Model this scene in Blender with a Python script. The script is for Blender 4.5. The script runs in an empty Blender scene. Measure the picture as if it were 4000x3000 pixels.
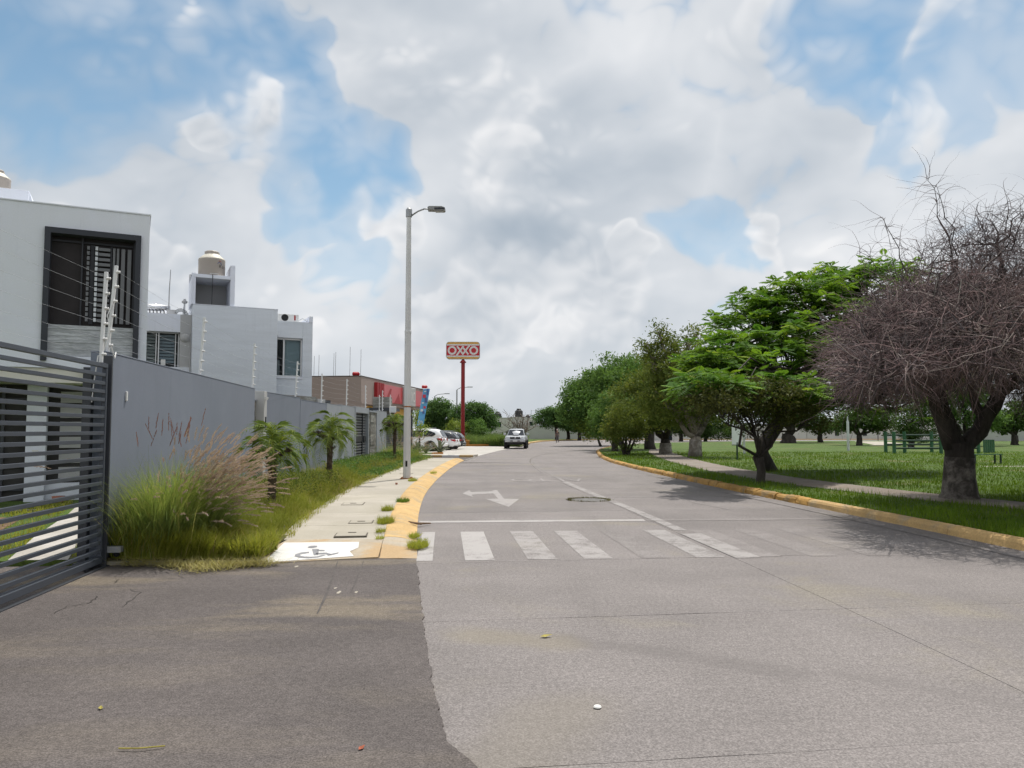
import bpy, math, random
import numpy as np
from mathutils import Vector, Matrix, Quaternion

SC = bpy.context.scene
COL = SC.collection
R = math.radians
rng = np.random.default_rng(7)
random.seed(7)

# ------------------------------------------------------------------ camera
cam_d = bpy.data.cameras.new('camera')
cam_d.sensor_width = 36.0
cam_d.lens = 27.0
cam_d.clip_start = 0.05
cam_d.clip_end = 3000.0
cam = bpy.data.objects.new('camera', cam_d)
COL.objects.link(cam)
cam.location = (0, 0, 1.62)
cam.rotation_euler = (R(90) + math.atan(182 / 3000.0), 0, 0)
SC.camera = cam

# ------------------------------------------------------------------ light
SUN_EL = R(66)
SUN_H = Vector((0.40, 0.92, 0)).normalized()
SUN_V = Vector((SUN_H.x * math.cos(SUN_EL), SUN_H.y * math.cos(SUN_EL), math.sin(SUN_EL)))
sun_d = bpy.data.lights.new('sun', 'SUN')
sun_d.energy = 4.4
sun_d.angle = R(0.6)
sun_d.color = (1.0, 0.955, 0.88)
sun = bpy.data.objects.new('sun', sun_d)
COL.objects.link(sun)
sun.rotation_euler = SUN_V.to_track_quat('Z', 'Y').to_euler()

SC.view_settings.view_transform = 'Standard'
SC.view_settings.look = 'None'
SC.view_settings.gamma = 1.0
SC.view_settings.use_curve_mapping = False
SC.view_settings.exposure = -0.10
SC.cycles.use_denoising = True
SC.cycles.max_bounces = 4
SC.cycles.diffuse_bounces = 2
SC.cycles.transmission_bounces = 2
SC.cycles.glossy_bounces = 2
SC.cycles.adaptive_threshold = 0.03
SC.cycles.transparent_max_bounces = 6
SC.cycles.caustics_reflective = False
SC.cycles.caustics_refractive = False


class NT:
    """small helper for node trees"""
    def __init__(self, tree):
        self.t = tree
        self.n = tree.nodes
        self.l = tree.links

    def new(self, kind, **kw):
        nd = self.n.new(kind)
        for k, v in kw.items():
            setattr(nd, k, v)
        return nd

    def put(self, sock, v):
        if hasattr(v, 'is_output'):
            self.l.new(v, sock)
        elif v is not None:
            if sock.type == 'RGBA' and len(v) == 3:
                v = (v[0], v[1], v[2], 1)
            sock.default_value = v

    def m(self, op, a, b=None, c=None, clamp=False):
        nd = self.new('ShaderNodeMath', operation=op, use_clamp=clamp)
        self.put(nd.inputs[0], a)
        if b is not None: self.put(nd.inputs[1], b)
        if c is not None: self.put(nd.inputs[2], c)
        return nd.outputs[0]

    def vm(self, op, a, b=None, out=0):
        nd = self.new('ShaderNodeVectorMath', operation=op)
        self.put(nd.inputs[0], a)
        if b is not None: self.put(nd.inputs[1], b)
        return nd.outputs['Value' if op in ('DOT_PRODUCT', 'LENGTH', 'DISTANCE') else 'Vector']

    def scale(self, v, s):
        nd = self.new('ShaderNodeVectorMath', operation='SCALE')
        self.put(nd.inputs[0], v); self.put(nd.inputs['Scale'], s)
        return nd.outputs[0]

    def noise(self, vec, scale, detail=3, rough=0.5, dist=0.0, col=False):
        nd = self.new('ShaderNodeTexNoise')
        self.put(nd.inputs['Vector'], vec)
        nd.inputs['Scale'].default_value = scale
        nd.inputs['Detail'].default_value = detail
        nd.inputs['Roughness'].default_value = rough
        nd.inputs['Distortion'].default_value = dist
        return nd.outputs['Color' if col else 'Fac']

    def mix(self, f, a, b, mode='MIX'):
        nd = self.new('ShaderNodeMix', data_type='RGBA', blend_type=mode)
        self.put(nd.inputs['Factor'], f)
        self.put(nd.inputs[6], a); self.put(nd.inputs[7], b)
        return nd.outputs[2]

    def ramp(self, f, lo, hi, a=0.0, b=1.0, smooth=True):
        nd = self.new('ShaderNodeMapRange', interpolation_type='SMOOTHSTEP' if smooth else 'LINEAR')
        self.put(nd.inputs[0], f)
        for i, v in zip((1, 2, 3, 4), (lo, hi, a, b)):
            nd.inputs[i].default_value = v
        return nd.outputs[0]


# ------------------------------------------------------------------ sky with clouds
def cam_dir(u, v):
    """direction in the sky (photo pixel of a 4000x3000 frame), for laying out the cloud field"""
    x, z = (u - 2000) / 3000.0, (1500 - v) / 3000.0
    p = math.atan(182 / 3000.0)
    d = Vector((x, math.cos(p) - z * math.sin(p), math.sin(p) + z * math.cos(p)))
    return d.normalized()

world = bpy.data.worlds.new('World')
SC.world = world
world.use_nodes = True
world.cycles.sampling_method = 'MANUAL'
world.cycles.sample_map_resolution = 256
world.node_tree.nodes.clear()
w = NT(world.node_tree)
geo = w.new('ShaderNodeTexCoord')
D0 = geo.outputs['Generated']
sky = w.new('ShaderNodeTexSky')
sky.sky_type = 'NISHITA'
sky.sun_disc = False
sky.sun_elevation = SUN_EL
sky.sun_rotation = math.atan2(SUN_H.x, SUN_H.y)
sky.altitude = 1800
sky.air_density = 1.0
sky.dust_density = 0.7
sky.ozone_density = 1.2
sep = w.new('ShaderNodeSeparateXYZ'); w.l.new(D0, sep.inputs[0])
# flatten the field a little so that the clouds lie wider than tall
DV = w.vm('MULTIPLY', D0, (1.0, 1.0, 1.35))
warp = w.scale(w.vm('SUBTRACT', w.noise(DV, 3.1, 2, 0.5, col=True), (0.5, 0.5, 0.5)), 0.14)
DW = w.vm('ADD', DV, warp)
n1 = w.noise(DW, 3.4, 4, 0.55)
n2 = w.noise(w.vm('ADD', DW, (-0.012, 0.0, 0.050)), 3.4, 2, 0.55)
def billow(p):
    """cauliflower heads: folded noise in three octaves, 0 in the creases, about 1 on the heads"""
    tot = None
    for sc_, am in ((9.0, .52), (19.0, .30), (41.0, .18)):
        f = w.m('MULTIPLY', w.m('ABSOLUTE', w.m('SUBTRACT', w.noise(p, sc_, 0, 0.5), 0.5)), am * 5.0)
        tot = f if tot is None else w.m('ADD', tot, f)
    return tot
B1 = billow(DW)
B2 = billow(w.vm('ADD', DW, (-0.005, 0.0, 0.016)))
big0 = w.noise(DV, 5.0, 2, 0.6)
big = w.noise(DV, 2.1, 1, 0.5)
warp2 = w.scale(w.vm('SUBTRACT', w.noise(D0, 6.5, 2, 0.62, col=True), (0.5, 0.5, 0.5)), 0.22)
DD = w.vm('NORMALIZE', w.vm('ADD', D0, warp2))
def blob_sum(spots):
    tot = None
    for (u, v, r, amp) in spots:
        d = cam_dir(u, v)
        dot = w.vm('DOT_PRODUCT', DD, tuple(d))
        a = r / 3000.0
        f = w.m('MULTIPLY', w.ramp(dot, math.cos(a * 1.15), math.cos(a * 0.35)), amp)
        tot = f if tot is None else w.m('MAXIMUM', tot, f)
    return tot
holes = blob_sum([(-150, -60, 560, .95), (420, 90, 400, .95), (760, 120, 300, .85), (1010, 300, 250, .85),
                  (1130, 520, 230, .80), (1330, 640, 250, .90), (1480, 640, 170, .85), (1130, 800, 140, .6),
                  (1240, 900, 150, .38),
                  (3300, 90, 300, .95), (3420, 260, 200, .85), (3750, 330, 300, .75), (4050, 150, 330, .7),
                  (2760, 960, 200, .44), (2900, 1070, 170, .44), (1440, 1110, 200, .36)])
puffs = blob_sum([(640, 290, 200, .9), (850, 330, 190, .9), (850, 530, 150, 1.0), (3640, 400, 190, .8), (3740, 30, 190, .8),
                  (3560, 400, 110, .9), (1380, 800, 200, .8), (2300, 1150, 240, .7), (3040, 960, 170, .7),
                  (3100, 100, 220, .8), (600, 1100, 200, .6), (2480, 1080, 150, .8), (1900, 1230, 300, .7)])
greys = blob_sum([(250, 800, 620, .9), (650, 800, 420, .7), (2280, 740, 420, .8), (1700, 100, 500, .7), (3050, 480, 320, .55),
                  (3000, 860, 380, .6), (1900, 1050, 320, .55), (900, 1000, 350, .35)])
low = w.ramp(sep.outputs[2], 0.22, 0.0, 0.0, 1.0)
# a soft sheet of cloud with blue openings
soft = w.m('ADD', 0.22, w.m('MULTIPLY', n1, 1.0))
soft = w.m('SUBTRACT', soft, w.m('MULTIPLY', holes, 0.58))
soft = w.m('ADD', soft, w.m('MULTIPLY', w.m('SUBTRACT', B1, 0.45), 0.24))
soft = w.m('ADD', soft, w.m('MULTIPLY', low, 0.16))
d1 = w.m('MAXIMUM', w.ramp(soft, 0.36, 0.64), w.m('MULTIPLY', w.ramp(w.m('ADD', soft, w.m('MULTIPLY', big0, 0.35)), 0.22, 0.70), 0.52))
l1 = w.m('ADD', 0.70, w.m('MULTIPLY', w.m('SUBTRACT', n1, n2), 1.6))
l1 = w.m('ADD', l1, w.m('MULTIPLY', w.m('SUBTRACT', big, 0.5), 0.7))
l1 = w.m('SUBTRACT', l1, w.m('MULTIPLY', greys, 0.42))
l1 = w.m('ADD', l1, w.m('MULTIPLY', w.m('SUBTRACT', B1, 0.45), 0.10), clamp=True)
# heaped clouds with crisp bright heads in front of it
heap = w.m('ADD', w.m('MULTIPLY', n1, 0.68), w.m('MULTIPLY', B1, 0.15))
heap = w.m('ADD', heap, w.m('MULTIPLY', puffs, 0.36))
heap = w.m('SUBTRACT', heap, w.m('MULTIPLY', holes, 0.30))
top = w.ramp(w.m('SUBTRACT', n1, n2), -0.02, 0.05)
d2 = w.m('ADD', w.m('MULTIPLY', w.ramp(heap, 0.465, 0.56), top), w.m('MULTIPLY', w.ramp(heap, 0.43, 0.68), w.m('SUBTRACT', 1.0, top)))
l2 = w.ramp(heap, 0.47, 0.70, 0.86, 0.60)
l2 = w.m('ADD', l2, w.m('MULTIPLY', w.m('SUBTRACT', B1, B2), 0.45))
l2 = w.m('ADD', l2, w.m('MULTIPLY', w.m('SUBTRACT', n1, n2), 1.2))
l2 = w.m('SUBTRACT', l2, w.m('MULTIPLY', greys, 0.22), clamp=True)
CL = 10.0
shade_, lite_ = (0.42 * CL, 0.49 * CL, 0.57 * CL), (0.92 * CL, 0.93 * CL, 0.95 * CL)
c1 = w.mix(l1, shade_, lite_)
c2 = w.mix(l2, shade_, (0.99 * CL, 0.99 * CL, 1.0 * CL))
# the hazy white veil between the clouds, strongest low down
veil = w.ramp(sep.outputs[2], 0.50, 0.02, 0.06, 0.55, smooth=False)
blue = w.mix(1.0, sky.outputs[0], (1.34, 1.64, 1.46, 1), 'MULTIPLY')
vcol = w.mix(veil, blue, (0.54 * CL, 0.63 * CL, 0.74 * CL))
ccol = w.mix(w.m('MULTIPLY', d2, 0.85), w.mix(w.m('MULTIPLY', d1, 0.97), vcol, c1), c2)
hz = w.ramp(sep.outputs[2], 0.10, 0.0, 0.0, 0.65)
skyc = w.mix(hz, ccol, (0.56 * CL, 0.61 * CL, 0.67 * CL))
# below the horizon only
below = w.ramp(sep.outputs[2], -0.03, 0.0, 0.0, 1.0)
skyc = w.mix(below, (3.2, 3.2, 3.1), skyc)
bg = w.new('ShaderNodeBackground'); bg.inputs['Strength'].default_value = 0.10
w.put(bg.inputs['Color'], skyc)
out = w.new('ShaderNodeOutputWorld'); w.l.new(bg.outputs[0], out.inputs[0])

# ------------------------------------------------------------------ materials
MATS = {}
def _base(name):
    mt = bpy.data.materials.new(name)
    mt.use_nodes = True
    t = NT(mt.node_tree)
    b = t.n['Principled BSDF']
    MATS[name] = mt
    return mt, t, b

def pmat(name, c, rough=0.75, var=0.12, scale=3.0, c2=None, fine=None, bump=0.0, bscale=40.0, metal=0.0, spec=0.4,
         coat=0.0, stretch=(1, 1, 1), detail=5, island=0.0, lo=.38, hi=.62, streak=0.0):
    """a plain surface with uneven colour, optional second colour in patches, grain and fine relief"""
    mt, t, b = _base(name)
    pos = t.new('ShaderNodeNewGeometry').outputs['Position']
    if stretch != (1, 1, 1):
        pos = t.vm('MULTIPLY', pos, stretch)
    n = t.noise(pos, scale, detail, 0.6)
    dark = tuple(x * (1 - var) for x in c); lite = tuple(min(1, x * (1 + var)) for x in c)
    col = t.mix(t.ramp(n, 0.3, 0.7), dark, lite)
    if c2 is not None:
        col = t.mix(t.ramp(t.noise(pos, scale * 0.6, 6, 0.62, 0.4), lo, hi), col, c2)
    if streak:          # rain streaks running down and dust patches
        sv = t.vm('MULTIPLY', t.new('ShaderNodeNewGeometry').outputs['Position'], (7.0, 7.0, .28))
        sk = t.m('MULTIPLY', t.ramp(t.noise(sv, 1.0, 5, .65), .50, .75), t.ramp(t.noise(pos, .9, 3, .6), .4, .65))
        col = t.mix(t.m('MULTIPLY', sk, streak * 3), col, tuple(x * .55 for x in c))
    if fine:
        g = t.ramp(t.noise(pos, bscale, 3, 0.7), 0.3, 0.7, 1 - fine, 1 + fine, smooth=False)
        col = t.mix(1.0, col, g, 'MULTIPLY')
    if island:
        oi = t.new('ShaderNodeObjectInfo').outputs['Random']
        col = t.mix(1.0, col, t.ramp(oi, 0, 1, 1 - island, 1 + island, smooth=False), 'MULTIPLY')
    t.put(b.inputs['Base Color'], col)
    b.inputs['Roughness'].default_value = rough
    b.inputs['Metallic'].default_value = metal
    b.inputs['Specular IOR Level'].default_value = spec
    b.inputs['Coat Weight'].default_value = coat
    if bump:
        bp = t.new('ShaderNodeBump'); bp.inputs['Strength'].default_value = bump
        bp.inputs['Distance'].default_value = 0.02
        t.put(bp.inputs['Height'], t.noise(pos, bscale, 4, 0.65))
        t.l.new(bp.outputs[0], b.inputs['Normal'])
    return mt

def leafmat(name, c1, c2, c3=None, trans=0.35, rough=0.55, wob=0.0):
    """foliage: colour of each leaf from its own random number, some light let through"""
    mt, t, b = _base(name)
    at = t.new('ShaderNodeAttribute', attribute_name='rnd')
    col = t.mix(at.outputs['Fac'], c1, c2)
    if c3:
        col = t.mix(t.ramp(at.outputs['Fac'], 0.86, 0.95), col, c3)
    pos = t.new('ShaderNodeNewGeometry').outputs['Position']
    col = t.mix(1.0, col, t.ramp(t.noise(pos, 0.9, 3), .3, .7, .8, 1.2), 'MULTIPLY')
    t.put(b.inputs['Base Color'], col)
    b.inputs['Roughness'].default_value = max(rough, .65)
    b.inputs['Specular IOR Level'].default_value = 0.12
    tr = t.new('ShaderNodeBsdfTranslucent')
    t.put(tr.inputs['Color'], t.mix(1.0, col, (1.25, 1.2, 0.7, 1), 'MULTIPLY'))
    mx = t.new('ShaderNodeMixShader'); mx.inputs[0].default_value = trans
    t.l.new(b.outputs[0], mx.inputs[1]); t.l.new(tr.outputs[0], mx.inputs[2])
    t.l.new(mx.outputs[0], t.n['Material Output'].inputs[0])
    return mt

def concrete_nodes(t, pos, base=(0.216, 0.197, 0.191)):
    """weathered broomed road concrete"""
    c = t.mix(t.ramp(t.noise(pos, 0.55, 5, 0.6), .3, .7), tuple(x * .90 for x in base), tuple(x * 1.08 for x in base))
    # greenish beige dried silt
    c = t.mix(t.m('MULTIPLY', t.ramp(t.noise(pos, 0.42, 6, 0.62, 0.5), .53, .70), .55), c, (0.245, 0.22, 0.17))
    # tyre film along the lanes
    st = t.vm('MULTIPLY', pos, (1.0, 0.07, 1))
    c = t.mix(t.m('MULTIPLY', t.ramp(t.noise(st, 1.5, 4, 0.55), .5, .72), .30), c, tuple(x * .76 for x in base))
    # sideways broom streaks
    br = t.vm('MULTIPLY', pos, (0.8, 9.0, 1))
    c = t.mix(1.0, c, t.ramp(t.noise(br, 1.3, 5, 0.62), .3, .7, .97, 1.03), 'MULTIPLY')
    g = t.noise(pos, 75.0, 2, 0.75)
    c = t.mix(1.0, c, t.ramp(g, .38, .62, .72, 1.24, smooth=False), 'MULTIPLY')
    g2 = t.noise(pos, 26.0, 3, 0.7)
    c = t.mix(1.0, c, t.ramp(g2, .38, .62, .86, 1.12, smooth=False), 'MULTIPLY')
    # streak stains left by tyres and dried puddles, lying where they were left
    sx = t.new('ShaderNodeSeparateXYZ'); t.l.new(pos, sx.inputs[0])
    wob = t.m('MULTIPLY', t.m('SUBTRACT', t.noise(pos, 1.6, 4, .6), .5), .5)
    for (x0, y0, x1, y1, wd_, amt, colr) in ((.45, 6.1, 1.85, 5.25, .16, .34, tuple(x * .62 for x in base)), (2.2, 5.2, 3.2, 4.5, .10, .25, tuple(x * .7 for x in base)), (-.35, 3.2, .3, 4.6, .38, .30, (0.22, 0.195, 0.15)), (-.3, 6.2, .3, 6.0, .28, .4, (0.24, 0.21, 0.15))):
        dx, dy = x1 - x0, y1 - y0; L2 = dx * dx + dy * dy
        qx = t.m('SUBTRACT', sx.outputs[0], x0); qy = t.m('SUBTRACT', sx.outputs[1], y0)
        h = t.m('DIVIDE', t.m('ADD', t.m('MULTIPLY', qx, dx), t.m('MULTIPLY', qy, dy)), L2, clamp=True)
        ex = t.m('SUBTRACT', qx, t.m('MULTIPLY', h, dx)); ey = t.m('SUBTRACT', qy, t.m('MULTIPLY', h, dy))
        d_ = t.m('ADD', t.m('SQRT', t.m('ADD', t.m('MULTIPLY', ex, ex), t.m('MULTIPLY', ey, ey))), wob)
        c = t.mix(t.m('MULTIPLY', t.ramp(d_, wd_ * 1.3, wd_ * .2), amt), c, colr)
    # dark pits
    c = t.mix(t.m('MULTIPLY', t.ramp(t.noise(pos, 11.0, 4, 0.8), .70, .76), .5), c, tuple(x * .5 for x in base))
    oi = t.new('ShaderNodeObjectInfo').outputs['Random']
    c = t.mix(1.0, c, t.ramp(oi, 0, 1, .94, 1.06, smooth=False), 'MULTIPLY')
    return c, g

def road_mat(name, paint=None, wear=(.45, .6), amount=1.0):
    mt, t, b = _base(name)
    pos = t.new('ShaderNodeNewGeometry').outputs['Position']
    c, g = concrete_nodes(t, pos)
    if paint:
        wv = t.m('ADD', t.m('MULTIPLY', t.noise(pos, 3.2, 6, 0.7), .6), t.m('MULTIPLY', t.noise(pos, 45.0, 3, 0.8), .4))
        c = t.mix(t.m('MULTIPLY', t.ramp(wv, wear[0], wear[1], 1.0, 0.0), amount), c, paint)
    t.put(b.inputs['Base Color'], c)
    b.inputs['Roughness'].default_value = 0.9
    b.inputs['Specular IOR Level'].default_value = 0.25
    bp = t.new('ShaderNodeBump'); bp.inputs['Strength'].default_value = 0.35; bp.inputs['Distance'].default_value = 0.01
    t.put(bp.inputs['Height'], g); t.l.new(bp.outputs[0], b.inputs['Normal'])
    return mt

road_mat('concrete_road')
WP = (0.46, 0.44, 0.43)
road_mat('paint_good', WP, (.50, .66), .72)
road_mat('paint_mid', WP, (.46, .60), .48)
road_mat('paint_low', WP, (.40, .53), .15)
road_mat('paint_text', WP, (.46, .60), .42)
road_mat('paint_arrow', WP, (.50, .64), .50)
road_mat('paint_faint', (.37, .36, .34), (.40, .54), .42)

def asphalt():
    mt, t, b = _base('asphalt')
    pos = t.new('ShaderNodeNewGeometry').outputs['Position']
    base = (0.115, 0.101, 0.097)
    c = t.mix(t.ramp(t.noise(pos, 0.7, 5, 0.6), .3, .7), tuple(x * .86 for x in base), tuple(x * 1.12 for x in base))
    # dried silt in broad sideways streaks
    st = t.vm('MULTIPLY', pos, (0.38, 1.15, 1))
    sl = t.ramp(t.noise(st, 0.85, 6, 0.6, 0.3), .48, .66)
    sp = t.new('ShaderNodeSeparateXYZ'); t.l.new(pos, sp.inputs[0])
    band = t.ramp(sp.outputs[1], 5.2, 7.4, 0.30, 1.0)
    c = t.mix(t.m('MULTIPLY', t.m('MULTIPLY', sl, band), .75), c, (0.215, 0.18, 0.135))
    g = t.noise(pos, 85.0, 2, 0.75)
    c = t.mix(1.0, c, t.ramp(g, .38, .62, .66, 1.30, smooth=False), 'MULTIPLY')
    c = t.mix(1.0, c, t.ramp(t.noise(pos, 24.0, 3, 0.7), .32, .68, .80, 1.18, smooth=False), 'MULTIPLY')
    c = t.mix(t.ramp(t.noise(pos, 14.0, 3, 0.8), .74, .78), c, (0.24, 0.23, 0.215))
    t.put(b.inputs['Base Color'], c)
    b.inputs['Roughness'].default_value = 0.92
    b.inputs['Specular IOR Level'].default_value = 0.25
    bp = t.new('ShaderNodeBump'); bp.inputs['Strength'].default_value = 0.5; bp.inputs['Distance'].default_value = 0.012
    t.put(bp.inputs['Height'], g); t.l.new(bp.outputs[0], b.inputs['Normal'])
asphalt()

pmat('joint', (0.12, 0.108, 0.088), .95, .3, 9, fine=.3)
pmat('crack', (0.05, 0.045, 0.042), .95, .2)
pmat('seam', (0.092, 0.082, 0.078), .95, .2, 6)
pmat('soil', (0.08, 0.068, 0.032), .95, .3, 2.0, c2=(0.072, 0.088, 0.024), fine=.3, bump=.6)
pmat('lawn', (0.062, 0.108, 0.013), .95, .25, .55, c2=(0.13, 0.12, 0.045), lo=.54, hi=.68, fine=.35, bump=.9, bscale=22)
pmat('field', (0.088, 0.096, 0.036), .95, .25, .3, c2=(0.136, 0.12, 0.08), fine=.25, bump=.5)
pmat('mulch', (0.16, 0.104, 0.06), .95, .3, 9, fine=.4, bump=.8, bscale=25)
pmat('sidewalk', (0.416, 0.38, 0.324), .9, .08, 1.1, c2=(0.368, 0.336, 0.276), fine=.10, bump=.12, bscale=60, island=.05)
pmat('sidewalk_pale', (0.48, 0.456, 0.424), .9, .08, 1.1, c2=(0.4, 0.376, 0.336), fine=.08, bump=.1, bscale=60)
pmat('path', (0.235, 0.205, 0.178), .9, .12, 1.1, c2=(0.216, 0.176, 0.144), fine=.12, bump=.15, bscale=50, island=.07)
pmat('kerb_yellow', (0.528, 0.352, 0.152), .85, .10, 2.2, c2=(0.416, 0.32, 0.192), fine=.16, bump=.35, bscale=30, lo=.5, hi=.66, island=.06)
pmat('kerb_worn', (0.40, 0.345, 0.27), .9, .10, 1.6, c2=(0.43, 0.30, 0.165), fine=.12, bump=.2, bscale=35, lo=.45, hi=.6)
pmat('kerb_rough', (0.416, 0.24, 0.068), .9, .16, 3.0, c2=(0.288, 0.2, 0.096), fine=.22, bump=.6, bscale=22, lo=.5, hi=.62, island=.08)
pmat('kerb_orange', (0.496, 0.216, 0.048), .8, .1, 3)
pmat('paint_white', (0.64, 0.632, 0.616), .75, .05, 5, fine=.06)
pmat('symbol_grey', (0.24, 0.24, 0.256), .8, .12, 9)
pmat('plaster_grey', (0.205, 0.230, 0.283), .9, .045, .8, c2=(0.193, 0.216, 0.266), fine=.035, bump=.10, bscale=55, streak=.10)
pmat('plaster_grey2', (0.29, 0.315, 0.35), .9, .04, .8, fine=.03, bump=.08, bscale=55, streak=.10)
pmat('plaster_white', (0.75, 0.78, 0.87), .88, .035, .7, c2=(0.74, 0.77, 0.83), fine=.03, bump=.09, bscale=50, streak=.08)
pmat('plaster_streak', (0.66, 0.70, 0.76), .88, .05, 1.0, fine=.03, bump=.12, bscale=30, stretch=(.5, .5, 4), streak=.07)
pmat('plaster_cream', (0.66, 0.64, 0.58), .88, .04, .8, fine=.03, bump=.06)
pmat('plaster_far', (0.60, 0.59, 0.55), .9, .05, .5)
pmat('plaster_far2', (0.45, 0.45, 0.43), .9, .05, .5)
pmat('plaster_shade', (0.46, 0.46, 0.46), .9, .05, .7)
pmat('store_brown', (0.31, 0.25, 0.225), .88, .03, .7, fine=.03, bump=.05)
pmat('store_dark', (0.10, 0.088, 0.082), .85, .04, .7)
pmat('red_panel', (0.50, 0.035, 0.04), .30, .04, .5, spec=.5)
pmat('red_fin', (0.33, 0.018, 0.022), .5, .05, 2)
pmat('red_lamp', (0.42, 0.008, 0.014), .35, .1, 3)
pmat('yellow_panel', (0.68, 0.40, 0.08), .6, .04, 1)
pmat('sign_red', (0.50, 0.022, 0.035), .45, .03, 1)
pmat('sign_yellow', (0.66, 0.36, 0.07), .5, .03, 1)
pmat('sign_white', (0.72, 0.69, 0.67), .5, .03, 1)
pmat('sign_grey', (0.42, 0.42, 0.41), .5, .03, 1)
pmat('pole_red', (0.27, 0.018, 0.020), .5, .06, 1.5)
pmat('banner_blue', (0.12, 0.36, 0.62), .7, .10, 1.2)
pmat('banner_white', (0.6, 0.66, 0.72), .7, .05)
pmat('banner_red', (0.55, 0.05, 0.09), .7, .05)
pmat('banner_dark', (0.09, 0.13, 0.30), .7, .05)
pmat('dark_metal', (0.040, 0.044, 0.054), .5, .08, 4, spec=.5)
pmat('gate_metal', (0.060, 0.070, 0.090), .45, .06, 2.5, spec=.5)
pmat('frame_dark', (0.042, 0.046, 0.058), .7, .06, 2.0, bump=.05)
pmat('recess_dark', (0.018, 0.014, 0.015), .6, .2, 4)
pmat('slat_grey', (0.17, 0.175, 0.19), .5, .05, 3)
pmat('slat_dark', (0.026, 0.028, 0.036), .5, .05, 3)
pmat('stone_clad', (0.52, 0.54, 0.57), .85, .25, 2.6, c2=(0.37, 0.385, 0.41), fine=.16, bump=.7, bscale=9, stretch=(1, 1, 7))
pmat('stone_wall', (0.30, 0.30, 0.28), .9, .25, 3.0, c2=(0.20, 0.19, 0.17), fine=.2, bump=.7, bscale=10, stretch=(1, 1, 3), island=.16)
pmat('white_metal', (0.70, 0.71, 0.72), .5, .04, 3)
pmat('white_plastic', (0.74, 0.74, 0.73), .45, .04, 3)
pmat('lamp_pole', (0.66, 0.66, 0.65), .6, .05, 1.6, c2=(0.60, 0.60, 0.59), fine=.03)
pmat('galvanised', (0.34, 0.35, 0.36), .45, .1, 3, metal=.4)
pmat('lamp_head', (0.27, 0.275, 0.275), .5, .08, 5)
pmat('rust', (0.33, 0.13, 0.04), .9, .3, 12)
pmat('black', (0.012, 0.012, 0.013), .6, .1)
pmat('tank_beige', (0.40, 0.355, 0.315), .55, .04, 1.5)
pmat('tank_top_sunlit', (0.76, 0.71, 0.60), .5, .04, 1.5)  # shoulder of the same beige tank, sunlight put into its colour
pmat('tank_black', (0.03, 0.03, 0.033), .5, .1, 3)
pmat('wire', (0.30, 0.31, 0.33), .5, .05)
pmat('steel_tube', (0.75, 0.76, 0.78), .22, .05, 3, metal=.9)
pmat('curtain', (0.58, 0.66, 0.70), .8, .08, 6, stretch=(6, 6, .4))
pmat('blind_grey', (0.66, 0.69, 0.74), .7, .05, 3)
pmat('blind_tan', (0.55, 0.52, 0.49), .7, .05, 3)
pmat('interior', (0.05, 0.048, 0.046), .9, .2, 2)
pmat('bark', (0.040, 0.034, 0.030), .95, .25, 5, c2=(0.07, 0.060, 0.052), fine=.25, bump=.9, bscale=16, stretch=(1, 1, .35))
pmat('bark_grey', (0.19, 0.17, 0.15), .95, .25, 6, c2=(0.06, 0.052, 0.045), fine=.25, bump=.8, bscale=18)
pmat('bark_limed', (0.30, 0.275, 0.25), .95, .2, 5, c2=(0.17, 0.145, 0.12), fine=.2, bump=.7, bscale=14)
pmat('bark_pale', (0.26, 0.23, 0.19), .95, .2, 5, c2=(0.17, 0.14, 0.115), fine=.2, bump=.6, bscale=14)
pmat('wood_raw', (0.52, 0.34, 0.20), .9, .2, 9, fine=.2, bump=.4)
pmat('palm_trunk', (0.085, 0.062, 0.045), .95, .35, 9, fine=.3, bump=.9, bscale=20)
pmat('green_paint', (0.035, 0.115, 0.055), .6, .12, 4)
pmat('green_dark', (0.022, 0.05, 0.032), .6, .1, 4)
pmat('board_white', (0.84, 0.87, 0.89), .6, .04, 2)
pmat('post_white', (0.60, 0.62, 0.64), .7, .06, 3)
pmat('fence_wood', (0.14, 0.125, 0.11), .9, .2, 4)
pmat('tyre', (0.02, 0.02, 0.021), .85, .1)
pmat('rim', (0.52, 0.53, 0.55), .35, .05, 3, metal=.7)
pmat('car_white', (0.86, 0.87, 0.89), .25, .02, 2, coat=.6)
pmat('car_silver', (0.46, 0.475, 0.50), .28, .03, 2, coat=.5, metal=.35)
pmat('car_dark', (0.045, 0.05, 0.06), .25, .05, 2, coat=.6)
pmat('car_glass', (0.020, 0.026, 0.034), .10, .05, 2, spec=.35)
pmat('car_trim', (0.03, 0.031, 0.033), .6, .1, 5)
pmat('tail_red', (0.40, 0.012, 0.018), .2, .1, 9, coat=.6)
pmat('head_lamp', (0.55, 0.57, 0.60), .12, .1, 9, coat=.8)
pmat('plate', (0.62, 0.63, 0.62), .5, .05, 9)
pmat('skin', (0.30, 0.17, 0.11), .6, .05, 6)
pmat('cap', (0.55, 0.42, 0.42), .9, .1, 9)
pmat('shirt', (0.055, 0.022, 0.022), .9, .2, 6, c2=(0.14, 0.12, 0.12))
pmat('trousers', (0.12, 0.105, 0.11), .9, .15, 6)
pmat('shoe', (0.03, 0.028, 0.027), .8, .1)
pmat('manhole', (0.16, 0.156, 0.152), .75, .2, 9, c2=(0.104, 0.096, 0.088), bump=.5, bscale=30)
pmat('terracotta', (0.35, 0.15, 0.10), .9, .15, 5)
pmat('leaf_dry', (0.35, 0.30, 0.07), .8, .2, 30)
pmat('leaf_red', (0.36, 0.10, 0.05), .8, .2, 30)
pmat('litter', (0.75, 0.75, 0.72), .6, .05, 30)
pmat('stick', (0.16, 0.10, 0.06), .9, .2, 20)

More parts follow.
